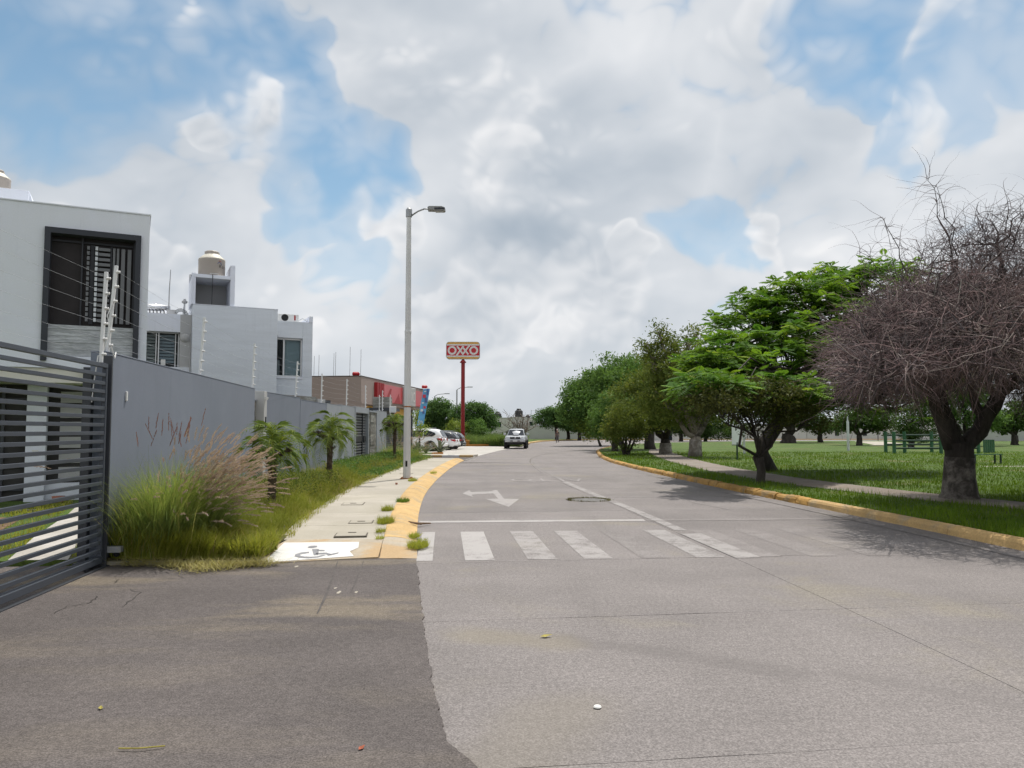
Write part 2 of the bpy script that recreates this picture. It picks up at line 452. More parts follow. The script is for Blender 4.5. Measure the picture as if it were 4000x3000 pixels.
def glass():
    mt, t, b = _base('window_glass')
    b.inputs['Base Color'].default_value = (0.03, 0.035, 0.04, 1)
    b.inputs['Roughness'].default_value = 0.05
    gl = t.new('ShaderNodeBsdfTransparent'); gl.inputs[0].default_value = (.82, .87, .88, 1)
    mx = t.new('ShaderNodeMixShader'); mx.inputs[0].default_value = .85
    t.l.new(b.outputs[0], mx.inputs[1]); t.l.new(gl.outputs[0], mx.inputs[2])
    t.l.new(mx.outputs[0], t.n['Material Output'].inputs[0])
glass()

leafmat('grass_verge', (0.21, 0.25, 0.035), (0.36, 0.36, 0.075), (0.44, 0.37, 0.18), .45)
leafmat('grass_dry', (0.42, 0.37, 0.18), (0.34, 0.33, 0.11), (0.52, 0.44, 0.25), .3)
leafmat('grass_lawn', (0.080, 0.150, 0.014), (0.165, 0.255, 0.025), None, .28)
leafmat('grass_tall', (0.10, 0.165, 0.05), (0.17, 0.24, 0.075), None, .35)
leafmat('fountain_blade', (0.135, 0.20, 0.065), (0.29, 0.35, 0.11), (0.44, 0.37, 0.20), .45)
leafmat('plume', (0.38, 0.29, 0.27), (0.53, 0.43, 0.395), (0.31, 0.20, 0.20), .3, .9)
leafmat('plume_red', (0.26, 0.13, 0.11), (0.36, 0.19, 0.16), None, .2, .9)
leafmat('leaf_flame', (0.055, 0.135, 0.022), (0.180, 0.310, 0.032), (0.28, 0.38, 0.05), .42)
leafmat('leaf_olive', (0.078, 0.118, 0.028), (0.175, 0.215, 0.048), (0.24, 0.22, 0.06), .35)
leafmat('leaf_dark', (0.045, 0.09, 0.028), (0.10, 0.165, 0.045), None, .32)
leafmat('leaf_dark_olive', (0.050, 0.065, 0.022), (0.115, 0.125, 0.035), None, .3)  # dark olive foliage of the small kerb tree
leafmat('leaf_mid', (0.072, 0.15, 0.042), (0.14, 0.235, 0.062), None, .34)
leafmat('leaf_light', (0.13, 0.21, 0.04), (0.25, 0.30, 0.065), None, .36)
leafmat('leaf_far', (0.065, 0.13, 0.045), (0.115, 0.205, 0.065), None, .3)
leafmat('palm_leaf', (0.085, 0.15, 0.04), (0.25, 0.31, 0.055), (0.38, 0.38, 0.08), .32)
leafmat('weed_brown', (0.085, 0.082, 0.035), (0.15, 0.14, 0.06), None, .2)
leafmat('agave', (0.13, 0.155, 0.11), (0.20, 0.225, 0.16), None, .1)
leafmat('twig', (0.10, 0.088, 0.090), (0.26, 0.178, 0.172), (0.36, 0.305, 0.28), .0, .95)
leafmat('twig_pale', (0.25, 0.19, 0.17), (0.30, 0.20, 0.17), None, .0, .95)

# ------------------------------------------------------------------ mesh helpers
def np_mesh(name, V, F, mat, parent=None, rnd=None, smooth=False):
    """mesh from numpy arrays; F has the same number of corners in every row"""
    V = np.asarray(V, dtype=np.float32).reshape(-1, 3); F = np.asarray(F, dtype=np.int32)
    me = bpy.data.meshes.new(name)
    k = F.shape[1]
    me.vertices.add(len(V)); me.vertices.foreach_set('co', V.ravel())
    me.loops.add(F.size); me.loops.foreach_set('vertex_index', F.ravel())
    me.polygons.add(len(F))
    me.polygons.foreach_set('loop_start', np.arange(0, F.size, k, dtype=np.int32))
    me.polygons.foreach_set('loop_total', np.full(len(F), k, dtype=np.int32))
    if smooth:
        me.polygons.foreach_set('use_smooth', np.ones(len(F), dtype=bool))
    if rnd is not None:
        a = me.attributes.new('rnd', 'FLOAT', 'POINT')
        a.data.foreach_set('value', np.asarray(rnd, dtype=np.float32))
    me.update(calc_edges=True)
    me.materials.append(MATS[mat])
    o = bpy.data.objects.new(name, me)
    COL.objects.link(o)
    if parent is not None: o.parent = parent
    return o

class MB:
    def __init__(self):
        self.v = []; self.f = []
    def add(self, vs, fs):
        k = len(self.v)
        self.v += [tuple(p) for p in vs]
        self.f += [tuple(i + k for i in f) for f in fs]
        return self
    def box(self, x0, x1, y0, y1, z0, z1):
        vs = [(x0, y0, z0), (x1, y0, z0), (x1, y1, z0), (x0, y1, z0), (x0, y0, z1), (x1, y0, z1), (x1, y1, z1), (x0, y1, z1)]
        return self.add(vs, [(0, 3, 2, 1), (4, 5, 6, 7), (0, 1, 5, 4), (1, 2, 6, 5), (2, 3, 7, 6), (3, 0, 4, 7)])
    def prism(self, poly, z0, z1):
        """poly counter-clockwise in x,y"""
        n = len(poly)
        vs = [(p[0], p[1], z0) for p in poly] + [(p[0], p[1], z1) for p in poly]
        fs = [tuple(range(n - 1, -1, -1)), tuple(range(n, 2 * n))]
        fs += [(i, (i + 1) % n, n + (i + 1) % n, n + i) for i in range(n)]
        return self.add(vs, fs)
    def prism_y(self, poly, y0, y1):
        """poly in x,z, seen from -y counter-clockwise"""
        n = len(poly)
        vs = [(p[0], y0, p[1]) for p in poly] + [(p[0], y1, p[1]) for p in poly]
        fs = [tuple(range(n)), tuple(range(2 * n - 1, n - 1, -1))]
        fs += [((i + 1) % n, i, n + i, n + (i + 1) % n) for i in range(n)]
        return self.add(vs, fs)
    def sheet(self, poly, z):
        return self.add([(p[0], p[1], z) for p in poly], [tuple(range(len(poly)))])
    def tube(self, pts, rad, n=8, cap=True):
        pts = [Vector(p) for p in pts]
        if not hasattr(rad, '__len__'): rad = [rad] * len(pts)
        k = len(self.v)
        ref = Vector((0.31, 0.17, 0.93))
        for i, p in enumerate(pts):
            t = (pts[min(i + 1, len(pts) - 1)] - pts[max(i - 1, 0)]).normalized()
            a = t.cross(ref)
            if a.length < 0.05: a = t.cross(Vector((1, 0, 0)))
            a.normalize(); b = t.cross(a)
            for j in range(n):
                q = 2 * math.pi * j / n
                self.v.append(tuple(p + (a * math.cos(q) + b * math.sin(q)) * rad[i]))
        for i in range(len(pts) - 1):
            for j in range(n):
                self.f.append((k + i * n + j, k + i * n + (j + 1) % n, k + (i + 1) * n + (j + 1) % n, k + (i + 1) * n + j))
        if cap:
            self.f.append(tuple(k + j for j in range(n - 1, -1, -1)))
            self.f.append(tuple(k + (len(pts) - 1) * n + j for j in range(n)))
        return self
    def lathe(self, prof, n=24, c=(0, 0, 0), close=True):
        """prof: list of (r, z)"""
        k = len(self.v); m = len(prof)
        for r, z in prof:
            for j in range(n):
                q = 2 * math.pi * j / n
                self.v.append((c[0] + r * math.cos(q), c[1] + r * math.sin(q), c[2] + z))
        for i in range(m - 1):
            for j in range(n):
                self.f.append((k + i * n + j, k + i * n + (j + 1) % n, k + (i + 1) * n + (j + 1) % n, k + (i + 1) * n + j))
        if close:
            self.f.append(tuple(k + j for j in range(n - 1, -1, -1)))
            self.f.append(tuple(k + (m - 1) * n + j for j in range(n)))
        return self
    def xf(self, mtx):
        self.v = [tuple(mtx @ Vector(p)) for p in self.v]
        return self
    def build(self, name, mat, parent=None, smooth=False, bevel=0.0):
        me = bpy.data.meshes.new(name)
        me.from_pydata(self.v, [], self.f)
        me.materials.append(MATS[mat])
        if smooth:
            for p in me.polygons: p.use_smooth = True
        o = bpy.data.objects.new(name, me)
        COL.objects.link(o)
        if parent is not None: o.parent = parent
        if bevel:
            b = o.modifiers.new('bevel', 'BEVEL'); b.width = bevel; b.segments = 2; b.limit_method = 'ANGLE'
        return o

def tag(o, label=None, cat=None, group=None, kind=None):
    if label: o['label'] = label
    if cat: o['category'] = cat
    if group: o['group'] = group
    if kind: o['kind'] = kind
    return o

def thing(name, label, cat, loc=(0, 0, 0), rz=0.0, group=None):
    o = bpy.data.objects.new(name, None)
    COL.objects.link(o)
    o.empty_display_size = 0.2
    o.location = loc; o.rotation_euler = (0, 0, rz)
    return tag(o, label, cat, group)

def struct(o):
    o['kind'] = 'structure'
    return o

def share(src, parent, loc=(0, 0, 0), rot=(0, 0, 0), scale=(1, 1, 1)):
    c = src.copy(); COL.objects.link(c)
    c.parent = parent; c.location = loc; c.rotation_euler = rot; c.scale = scale
    return c

def curve_fn(pts):
    """smooth x(y) through sample points"""
    ys = np.array([p[1] for p in pts]); xs = np.array([p[0] for p in pts])
    yy = np.linspace(ys[0], ys[-1], 400)
    xx = np.interp(yy, ys, xs)
    k = np.ones(25) / 25
    xp = np.concatenate([xx[0] - (xx[1:13][::-1] - xx[0]), xx, xx[-1] - (xx[-13:-1][::-1] - xx[-1])])
    xx = np.convolve(xp, k, 'valid')
    return lambda y: float(np.interp(y, yy, xx))

# ------------------------------------------------------------------ ground, road, kerbs, pavements
def at(u, v, Y):
    """place in the street at depth Y that the survey of the photograph gives for a photo pixel"""
    d = cam_dir(u, v); t = Y / d.y
    return Vector((d.x * t, Y, 1.62 + d.z * t))

LE = curve_fn([(0.05, -14), (0.0, 0), (-0.10, 3), (-0.32, 4.1), (-0.55, 5.4), (-0.85, 7.4), (-1.2, 9.75), (-1.45, 11.8), (-1.72, 14.1),
               (-1.96, 16.5), (-2.23, 19.8), (-2.46, 24.7), (-2.64, 32), (-2.66, 38.2), (-2.6, 42), (-2.3, 47)])
CE = curve_fn([(3.3, -14), (3.25, 3), (3.14, 5.65), (3.02, 7.24), (2.84, 9.8), (2.6, 12.2), (2.32, 15.9), (1.78, 21), (1.33, 26.75),
               (1.0, 33), (0.9, 39.8), (1.13, 45.3), (2.1, 52.5)])
RE = curve_fn([(7.1, -14), (7.05, 8), (6.94, 10.5), (6.76, 12), (6.67, 13.9), (6.48, 15.7), (6.17, 18.65), (5.92, 21), (5.7, 24.7),
               (5.36, 29.1), (5.12, 34.2), (5.0, 39.8), (5.35, 47.5), (6.4, 58.9), (7.78, 66.9), (10.3, 77.5)])
WE = lambda y: LE(y) - 3.72                         # line of the boundary wall along the street

struct(MB().sheet([(-300, -80), (300, -80), (300, 400), (-300, 400)], -0.09).build('ground', 'field'))
road = struct(MB().sheet([(-9, -14), (9, -14), (9, 41), (-9, 41)], -0.011).build('road', 'joint'))
# concrete slabs of the two lanes
J0 = 3.93
jy = [J0 + 2.92 * k for k in range(-6, 13)]
for a, b in zip(jy[:-1], jy[1:]):
    for side in (0, 1):
        g = 0.003
        def edge(x, y): return y + 0.13 * (x - 1.0)
        pts = []
        for yy, gg in ((a, g), (b, -g)):
            xl = (LE(yy) - (0.5 if yy < 10.2 else -0.004)) if side == 0 else CE(yy) + 0.003
            xr = CE(yy) - 0.003 if side == 0 else RE(yy) + (0.05)
            n = 9
            row = [(xl + (xr - xl) * i / n, edge(xl + (xr - xl) * i / n, yy) + gg) for i in range(n + 1)]
            row = [(x, y + (random.uniform(-.006, .006) if 0 < i < n else 0)) for i, (x, y) in enumerate(row)]
            pts.append(row)
        mid = []
        for q in (.33, .66):
            yq = a + (b - a) * q
            xl = (LE(yq) - (0.5 if yq < 10.2 else -0.004)) if side == 0 else CE(yq) + 0.003
            xr = CE(yq) - 0.003 if side == 0 else RE(yq) + 0.05
            mid.append(((xl, edge(xl, yq)), (xr, edge(xr, yq))))
        poly = pts[0] + [m_[1] for m_ in mid] + pts[1][::-1] + [m_[0] for m_ in mid[::-1]]
        MB().prism(poly, -0.06, random.uniform(-0.0022, 0.0)).build('concrete_slab', 'concrete_road', road)
YE = jy[-1] - 0.02
far_l = [(-2.66, YE), (-2.03, 50.9), (-1.2, 60.3), (0, 71.8), (1.0, 77.5), (2.1, 95.7), (4.5, 113.5), (8.3, 126), (12, 131), (40, 136), (160, 140)]
far_r = [(RE(YE) + .05, YE), (5.35, 47.5), (6.4, 58.9), (7.78, 66.9), (10.3, 77.5), (14, 88), (20, 98), (34, 110), (60, 119), (160, 127)]
MB().sheet(far_r + far_l[::-1], 0.0).build('concrete_slab', 'concrete_road', road)
# joints of the far stretch
def strip(pts, wd, z, closed=False):
    L_, R_ = [], []
    for i, p in enumerate(pts):
        a = Vector(pts[max(i - 1, 0)]); b = Vector(pts[min(i + 1, len(pts) - 1)])
        t = (b - a); t.normalize(); n = Vector((-t.y, t.x)) * (wd[i] if hasattr(wd, '__len__') else wd) / 2
        L_.append((p[0] + n.x, p[1] + n.y, z)); R_.append((p[0] - n.x, p[1] - n.y, z))
    mb = MB(); n = len(pts)
    mb.add(L_ + R_, [(n + i, n + i + 1, i + 1, i) for i in range(n - 1)])
    return mb
cj = [(CE(y), y) for y in np.linspace(YE, 52, 10)] + [(3.6, 58), (6.2, 66), (9.5, 75), (14, 86)]
strip(cj, 0.05, 0.004).build('joint_line', 'joint', road)
for y0, y1, x0, x1 in ((46, 46.6, -2.2, 5.2), (54, 55, -1.7, 5.9), (63, 65, -1, 7)):
    strip([(x0, y0), ((x0 + x1) / 2, (y0 + y1) / 2), (x1, y1)], 0.03, 0.004).build('joint_line', 'joint', road)

# --- painted markings
def road_dir(y): 
    d = Vector((CE(y + 1) - CE(y - 1), 2.0)); d.normalize(); return d
xs = [-1.14, -0.40, 0.39, 1.10, 1.84, 2.55, 3.3, 4.05, 4.8, 5.55]
for i, x in enumerate(xs):
    d = road_dir(11); y0 = 9.78 + .075 * (x - .5); y1 = y0 + 2.72
    wd = 0.37 if i else 0.20
    x += (.05 if i == 0 else 0)
    sk = d.x / d.y * (y1 - y0)
    mname = ['paint_good', 'paint_good', 'paint_mid', 'paint_mid', 'paint_low', 'paint_mid', 'paint_low', 'paint_low', 'paint_low', 'paint_low'][i]
    # split at the slab joint so that the paint follows the slabs
    MB().sheet([(x - wd / 2, y0), (x + wd / 2, y0 + .02), (x + wd / 2 + sk, y1 + .02), (x - wd / 2 + sk, y1)], 0.0022).build('crosswalk_stripe', mname, road)
def stopline(x0, x1, mname):
    f = lambda x: 13.62 + 0.07 * (x + 1.6)
    MB().sheet([(x0, f(x0)), (x1, f(x1)), (x1, f(x1) + .27), (x0, f(x0) + .27)], 0.0022).build('stop_line', mname, road)
stopline(LE(13.7) + .02, 2.4, 'paint_good'); stopline(2.43, 6.3, 'paint_low')
# two-headed lane arrow
ar = [(-1.28, 19.95), (-0.95, 18.89), (-1.02, 19.57), (-0.48, 20.0), (-0.33, 18.46), (-0.62, 18.34), (-0.07, 16.46), (0.17, 18.34), (-0.19, 18.41), (-0.41, 21.09),
      (-0.54, 21.02), (-0.49, 20.7), (-1.08, 20.39), (-1.16, 21.09)]
MB().sheet(ar, 0.0022).build('lane_arrow', 'paint_arrow', road)
cl = [(CE(y) + .17, y) for y in np.linspace(12.6, 24.5, 14)]
strip(cl, 0.20, 0.0044).build('centre_line', 'paint_mid', road)
strip([(CE(y) + .2, y) for y in np.linspace(9.9, 12.2, 5)], 0.34, 0.0044).build('centre_line', 'paint_mid', road)
strip([(CE(y) + .2, y) for y in np.linspace(25, 50, 14)], 0.10, 0.0044).build('centre_line', 'paint_faint', road)
MB().sheet([(4.05, 20.9), (4.2, 21.0), (4.52, 17.4), (4.36, 17.3)], 0.0022).build('lane_arrow', 'paint_low', road)
MB().sheet([(4.05, 17.4), (4.9, 17.45), (4.45, 15.9)], 0.0034).build('lane_arrow', 'paint_low', road)

def text_mesh(body, size, mat, parent, name, mtx, extrude=0.0):
    cu = bpy.data.curves.new(name, 'FONT'); cu.body = body; cu.size = size; cu.align_x = 'CENTER'; cu.align_y = 'CENTER'; cu.extrude = extrude
    tmp = bpy.data.objects.new(name + '_tmp', cu); COL.objects.link(tmp)
    dg = bpy.context.evaluated_depsgraph_get()
    me = bpy.data.meshes.new_from_object(tmp.evaluated_get(dg))
    bpy.data.objects.remove(tmp)
    me.transform(mtx); me.materials.clear(); me.materials.append(MATS[mat])
    o = bpy.data.objects.new(name, me); COL.objects.link(o)
    if parent is not None: o.parent = parent
    return o
# the word ALTO for the traffic that comes the other way
text_mesh('ALTO', 1.0, 'paint_text', road, 'road_lettering', Matrix.Translation((1.15, 25.4, 0.0066)) @ Matrix.Rotation(R(180) + .05, 4, 'Z') @ Matrix.Diagonal((.95, 2.0, 1, 1)))
strip([(-2.6, 39.35), (1.0, 38.9), (4.85, 38.4)], .12, .012).build('stop_line', 'paint_text', road)
# edge line of the right side
strip([(RE(y) - .42, y) for y in np.linspace(9, 30, 12)], 0.12, 0.0066).build('edge_line', 'paint_low', road)

# manhole over the centre joint
mh = thing('manhole', 'round sunken manhole with weeds round its rim in the concrete road', 'manhole', (1.79, 18.05, 0.0))
MB().lathe([(0.0, .004), (.30, .006), (.31, .003)], 28, close=False).build('cover', 'manhole', mh, True)
MB().lathe([(.31, .002), (.33, .009), (.40, .010), (.41, .003)], 28, close=False).build('rim_ring', 'manhole', mh, True)

# --- asphalt entrance on the left
def ragged(a, b, n, amp):
    a = Vector(a); b = Vector(b); t = b - a; nn = Vector((-t.y, t.x)).normalized(); o = []
    for i in range(n):
        q = i / n
        s_ = (a + t * q)
        o.append(tuple(s_ + nn * ((random.uniform(-amp, amp) * .35 + amp * .9 * math.sin(s_.y * 9 + 2 * math.sin(s_.y * 3.7)) * math.sin(s_.y * 4.3 + 1)) if i else 0)))
    return o
edge_pts = [(-1.20, 9.72), (-1.02, 8.5), (-0.86, 7.4), (-0.74, 6.53), (-0.57, 5.41), (-0.43, 4.54), (-0.34, 4.1), (-0.16, 3.75), (0.1, 2.6), (0.15, -6)]
ep = []
for a, b in zip(edge_pts[:-1], edge_pts[1:]):
    ep += ragged(a, b, max(4, int((Vector(b) - Vector(a)).length / 0.03)) if a[1] > 3 else 6, 0.014)
ep.append(edge_pts[-1])
poly = ep + [(-6.4, -6), (-6.4, 8.4), (-6.1, 9.2), (-4.85, 9.30)] + ragged((-4.85, 9.30), (-2.9, 9.40), 14, .02) + ragged((-2.9, 9.40), (-1.9, 9.84), 10, .01) + ragged((-1.9, 9.84), (-1.2, 9.72), 8, .01)
me_poly = poly[::-1]
drive = struct(MB().prism(me_poly, -0.03, 0.012).build('driveway', 'asphalt'))
strip([(-1.71, 6.85), (-1.80, 7.5), (-1.93, 8.3), (-2.15, 9.6)], [.012, .028, .02, .012], .0165).build('seam', 'seam', drive)
strip([(-1.60, 7.74), (-1.68, 8.4), (-1.83, 9.6)], [.012, .014, .010], .0165).build('seam', 'seam', drive)
def crack(pts, wmax):
    out_, ws = [], []
    for a, b in zip(pts[:-1], pts[1:]):
        for q in np.linspace(0, 1, 5)[:-1]:
            out_.append((a[0] + (b[0] - a[0]) * q + random.uniform(-.015, .015), a[1] + (b[1] - a[1]) * q + random.uniform(-.02, .02)))
            ws.append(random.uniform(.3, 1) * wmax)
    ws[0] = .002; ws[-1] = .002
    return strip(out_, ws, .0165)
crack([(-4.02, 6.85), (-4.07, 7.15), (-3.95, 7.25), (-3.98, 7.45), (-4.05, 7.62)], .018).build('crack', 'crack', drive)
crack([(-3.55, 7.1), (-3.62, 7.4), (-3.70, 7.75), (-3.95, 7.95)], .014).build('crack', 'crack', drive)
crack([(-4.15, 8.3), (-3.85, 8.35), (-3.55, 8.55)], .008).build('crack', 'crack', drive)
for (x, y, s) in ((-1.72, 7.75, .06), (-1.80, 7.95, .035), (-1.55, 7.75, .045), (-2.55, 9.2, .05)):
    MB().sheet([(x + s * .5 * math.cos(q) * random.uniform(.5, 1.1), y + s * 1.4 * math.sin(q) * random.uniform(.5, 1.1)) for q in np.linspace(0, 6.28, 9)[:-1]], .0165).build('concrete_scrap', 'sidewalk', drive)
# dark guide rail channel of the sliding gate
MB().prism([(-4.86 + 0.0, 9.28), (-4.80, 9.28), (-4.02, 2.5), (-4.08, 2.5)][::-1], 0.010, 0.022).build('gate_track', 'dark_metal', drive)

# --- left kerb and pavement
def ramp(y): return min(1.0, max(0.10, (y - 9.9) / 2.4))
def sweep(fn, prof, y0, y1, n, name, mat, parent, rough=0.0, side=-1):
    """kerb piece: prof of (offset, z) swept along x = fn(y)"""
    ys = np.linspace(y0, y1, n)
    V, F = [], []
    m = len(prof)
    for y in ys:
        d = (fn(y + .3) - fn(y - .3)) / .6
        nx, ny = side * 1 / math.hypot(1, d), -side * d / math.hypot(1, d)
        for o, z in prof:
            j = random.uniform(-rough, rough)
            V.append((fn(y) + nx * (o + j), y + ny * (o), z * (ramp(y) if side < 0 else 1) + (j * .7 if z > .05 else 0)))
    for i in range(n - 1):
        for j in range(m - 1):
            q = (i * m + j, i * m + j + 1, (i + 1) * m + j + 1, (i + 1) * m + j)
            F.append(q if side > 0 else q[::-1])
    F.append(tuple(range(m)) if side < 0 else tuple(range(m - 1, -1, -1)))
    e = (n - 1) * m
    F.append(tuple(e + j for j in range(m - 1, -1, -1)) if side < 0 else tuple(e + j for j in range(m)))
    mb = MB(); mb.add(V, F)
    return mb.build(name, mat, parent, False)
kerb_l = struct(MB().sheet([(LE(y) - .02, y) for y in np.linspace(9.9, 42, 30)] + [(LE(y) - .46, y) for y in np.linspace(42, 9.9, 30)], -0.01).build('left_kerb', 'joint'))
prof_l = [(0.0, -0.02), (0.0, .012), (.05, .028), (.13, .068), (.22, .104), (.31, .122), (.40, .130), (.475, .131), (.475, -.02)]
ys = [9.86, 11.35] + list(np.arange(12.75, 42.3, 1.45))
for a, b in zip(ys[:-1], ys[1:]):
    sweep(LE, prof_l, a + .006, b - .006, 8, 'kerb_stone', 'kerb_worn' if b < 12 else 'kerb_yellow', kerb_l, .003)

side_l = struct(MB().sheet([(LE(y) - .47, y) for y in np.linspace(9.9, 42, 30)] + [(LE(y) - 2.0, y) for y in np.linspace(42, 9.9, 30)], -0.005).build('left_sidewalk', 'joint'))
def slab_quad(fn0, fn1, a, b, zf, name, mat, parent, th=.10, tl=0.0, g=.004):
    n = 5
    V, F = [], []
    for y in np.linspace(a + g, b - g, n):
        x0, x1 = fn0(y), fn1(y)
        for x in (x0, x1):
            V.append((x, y + tl * (x - x1), zf(y)))
    for y in np.linspace(a + g, b - g, n):
        x0, x1 = fn0(y), fn1(y)
        for x in (x0, x1):
            V.append((x, y + tl * (x - x1), zf(y) - th))
    for i in range(n - 1):
        F.append((2 * i, 2 * i + 1, 2 * i + 3, 2 * i + 2))
        k = 2 * n
        F.append((2 * i + 1, k + 2 * i + 1, k + 2 * i + 3, 2 * i + 3)); F.append((k + 2 * i, 2 * i, 2 * i + 2, k + 2 * i + 2))
    k = 2 * n
    F.append((0, k, k + 1, 1)); F.append((2 * n - 2, 2 * n - 1, k + 2 * n - 1, k + 2 * n - 2))
    mb = MB(); mb.add(V, F)
    return mb.build(name, mat, parent)
zs = lambda y: .128 * ramp(y)
sj = [11.12, 12.25, 14.1, 16.0, 18.0, 20.0, 22.0, 24.0, 26.0, 28.0, 30, 32, 34, 36, 38, 40, 42]
for a, b in zip(sj[:-1], sj[1:]):
    slab_quad(lambda y: LE(y) - 1.96, lambda y: LE(y) - .482, a, b, lambda y: zs(y) + .001, 'paving_slab', 'sidewalk', side_l, tl=.03)
# ramp at the corner, with the white wheelchair field
MB().add([(-3.25, 9.36, .016), (-1.69, 9.80, .0296), (-1.845, 11.10, .070), (-3.20, 11.10, .070), (-3.25, 9.36, -.03), (-1.69, 9.80, -.03), (-1.845, 11.1, -.03), (-3.2, 11.1, -.03)],
         [(0, 1, 2, 3), (4, 5, 1, 0), (5, 6, 2, 1), (6, 7, 3, 2), (7, 4, 0, 3)]).build('ramp_slab', 'kerb_worn', side_l)
def rz(x, y): return .016 + .031 * (y - 9.36) + .005
fieldp = [(-3.02, 9.43), (-2.0, 9.83), (-2.12, 10.15), (-2.06, 10.42), (-2.14, 10.86), (-3.17, 10.80)]
MB().add([(x, y, rz(x, y)) for x, y in fieldp], [tuple(range(len(fieldp)))]).build('white_field', 'paint_white', side_l)
def flat_on_ramp(polys, name, mat):
    mb = MB()
    for pl in polys:
        mb.add([(x, y, rz(x, y) + .004) for x, y in pl], [tuple(range(len(pl)))])
    return mb.build(name, mat, side_l)
flat_on_ramp([[(-2.685 + .062 * math.cos(q), 10.46 + .085 * math.sin(q)) for q in np.linspace(0, 6.28, 15)[:-1]]], 'wheelchair_symbol_head', 'symbol_grey')
wo = [(-2.64, 10.11), (-2.73, 10.06), (-2.77, 9.93), (-2.74, 9.80), (-2.67, 9.73), (-2.54, 9.68), (-2.43, 9.73), (-2.37, 9.88)]
wi = [(-2.62, 10.03), (-2.68, 9.98), (-2.705, 9.92), (-2.68, 9.84), (-2.62, 9.79), (-2.53, 9.77), (-2.46, 9.80), (-2.42, 9.89)]
flat_on_ramp([[wo[i], wi[i], wi[i + 1], wo[i + 1]] for i in range(7)], 'wheelchair_symbol_wheel', 'symbol_grey')
flat_on_ramp([[(-2.65, 10.29), (-2.52, 9.88), (-2.47, 9.90), (-2.56, 10.30)], [(-2.56, 10.24), (-2.555, 10.16), (-2.46, 10.16), (-2.46, 10.23)],
              [(-2.53, 10.02), (-2.51, 9.93), (-2.38, 9.95), (-2.40, 10.05)], [(-2.40, 10.05), (-2.38, 9.95), (-2.33, 9.85), (-2.31, 9.94)],
              [(-2.33, 9.94), (-2.33, 9.85), (-2.235, 9.99), (-2.245, 10.07)]], 'wheelchair_symbol_body', 'symbol_grey')
# service covers in the pavement
for (x0, x1, y0, y1, rot) in ((-2.62, -2.15, 11.22, 11.95, -.12), (-2.66, -2.27, 12.46, 12.90, -.1), (-3.46, -3.02, 15.5, 16.1, -.1), (-3.9, -3.45, 26.6, 27.1, -.03)):
    cx, cy = (x0 + x1) / 2, (y0 + y1) / 2
    cvz = zs(cy)
    mt_ = Matrix.Translation((cx, cy, 0)) @ Matrix.Rotation(rot * -1, 4, 'Z')
    MB().box(-(x1 - x0) / 2, (x1 - x0) / 2, -(y1 - y0) / 2, (y1 - y0) / 2, cvz - .05, cvz + .004).xf(mt_).build('service_cover_frame', 'joint', side_l)
    MB().box(-(x1 - x0) / 2 + .02, (x1 - x0) / 2 - .02, -(y1 - y0) / 2 + .02, (y1 - y0) / 2 - .02, cvz - .05, cvz + .010).xf(mt_).build('service_cover', 'sidewalk', side_l)
    MB().box(-.06, .06, -.03, .03, cvz, cvz + .016).xf(mt_).build('cover_handle', 'joint', side_l)
# planting strip between pavement and wall
strip_poly = [(LE(y) - 1.9, y) for y in np.linspace(11.0, 42.4, 24)] + [(WE(y) - .15, y) for y in np.linspace(42.4, 9.35, 24)] + [(-3.1, 9.42)]
struct(MB().prism(strip_poly, -.05, .085).build('planting_strip', 'soil'))
# concrete lip at the foot of the strip
MB().prism([(-4.85, 9.28), (-3.02, 9.40), (-3.04, 9.46), (-4.85, 9.38)], 0, .055).build('edge_lip', 'sidewalk', side_l)

# --- near kerb corner at the lower left of the picture
kc = struct(MB().prism([(-7.5, 3.30), (-7.5, -3), (-1.6, -3), (-1.60, 2.3), (-1.80, 2.9), (-2.15, 3.28), (-2.6, 3.40), (-4, 3.42)][::-1], -.05, .10).build('corner_sidewalk', 'sidewalk'))
MB().prism([(-4.0, 3.57), (-4.0, 3.42), (-2.6, 3.395), (-2.15, 3.27), (-1.80, 2.89), (-1.61, 2.3), (-1.45, 2.3), (-1.65, 2.95), (-2.02, 3.40), (-2.5, 3.54)][::-1], -.05, .128).build('kerb_stone', 'kerb_yellow', kc, bevel=.02)
MB().prism([(-7.5, 3.59), (-7.5, 3.42), (-4.01, 3.42), (-4.01, 3.57)][::-1], -.05, .128).build('kerb_stone', 'kerb_yellow', kc, bevel=.02)

# --- right kerb
kerb_r = struct(MB().sheet([(RE(y) - .0, y) for y in np.linspace(-10, 77, 40)] + [(RE(y) + .2, y) for y in np.linspace(77, -10, 40)], -0.004).build('right_kerb', 'joint'))
prof_r = [(-.01, -.02), (0.0, .02), (.015, .085), (.045, .125), (.10, .142), (.17, .146), (.205, .138), (.21, -.02)]
y = -4.0
while y < 76:
    ln = 2.3 if y < 15.4 else (random.uniform(.35, .75) if y < 34 else random.uniform(.9, 1.6))
    rg = .004 if y < 15.4 else .012
    k = sweep(RE, prof_r, y + .004, y + ln - .004, 6 if y < 15.4 else 4, 'kerb_stone', 'kerb_rough' if y > 15 else 'kerb_yellow', kerb_r, rg, side=1)
    if y > 15.4: k.location.z = random.uniform(-.012, .012); k.location.x = random.uniform(-.015, .015)
    y += ln
LAWN = .105
lawn_poly = [(RE(y) + .17, y) for y in np.linspace(-10, 77, 40)] + [(13.8, 88), (19.8, 98), (33.8, 110), (60, 118.8), (160, 126.8), (160, -10)]
lawn = struct(MB().prism(lawn_poly, -.06, LAWN).build('lawn', 'lawn'))
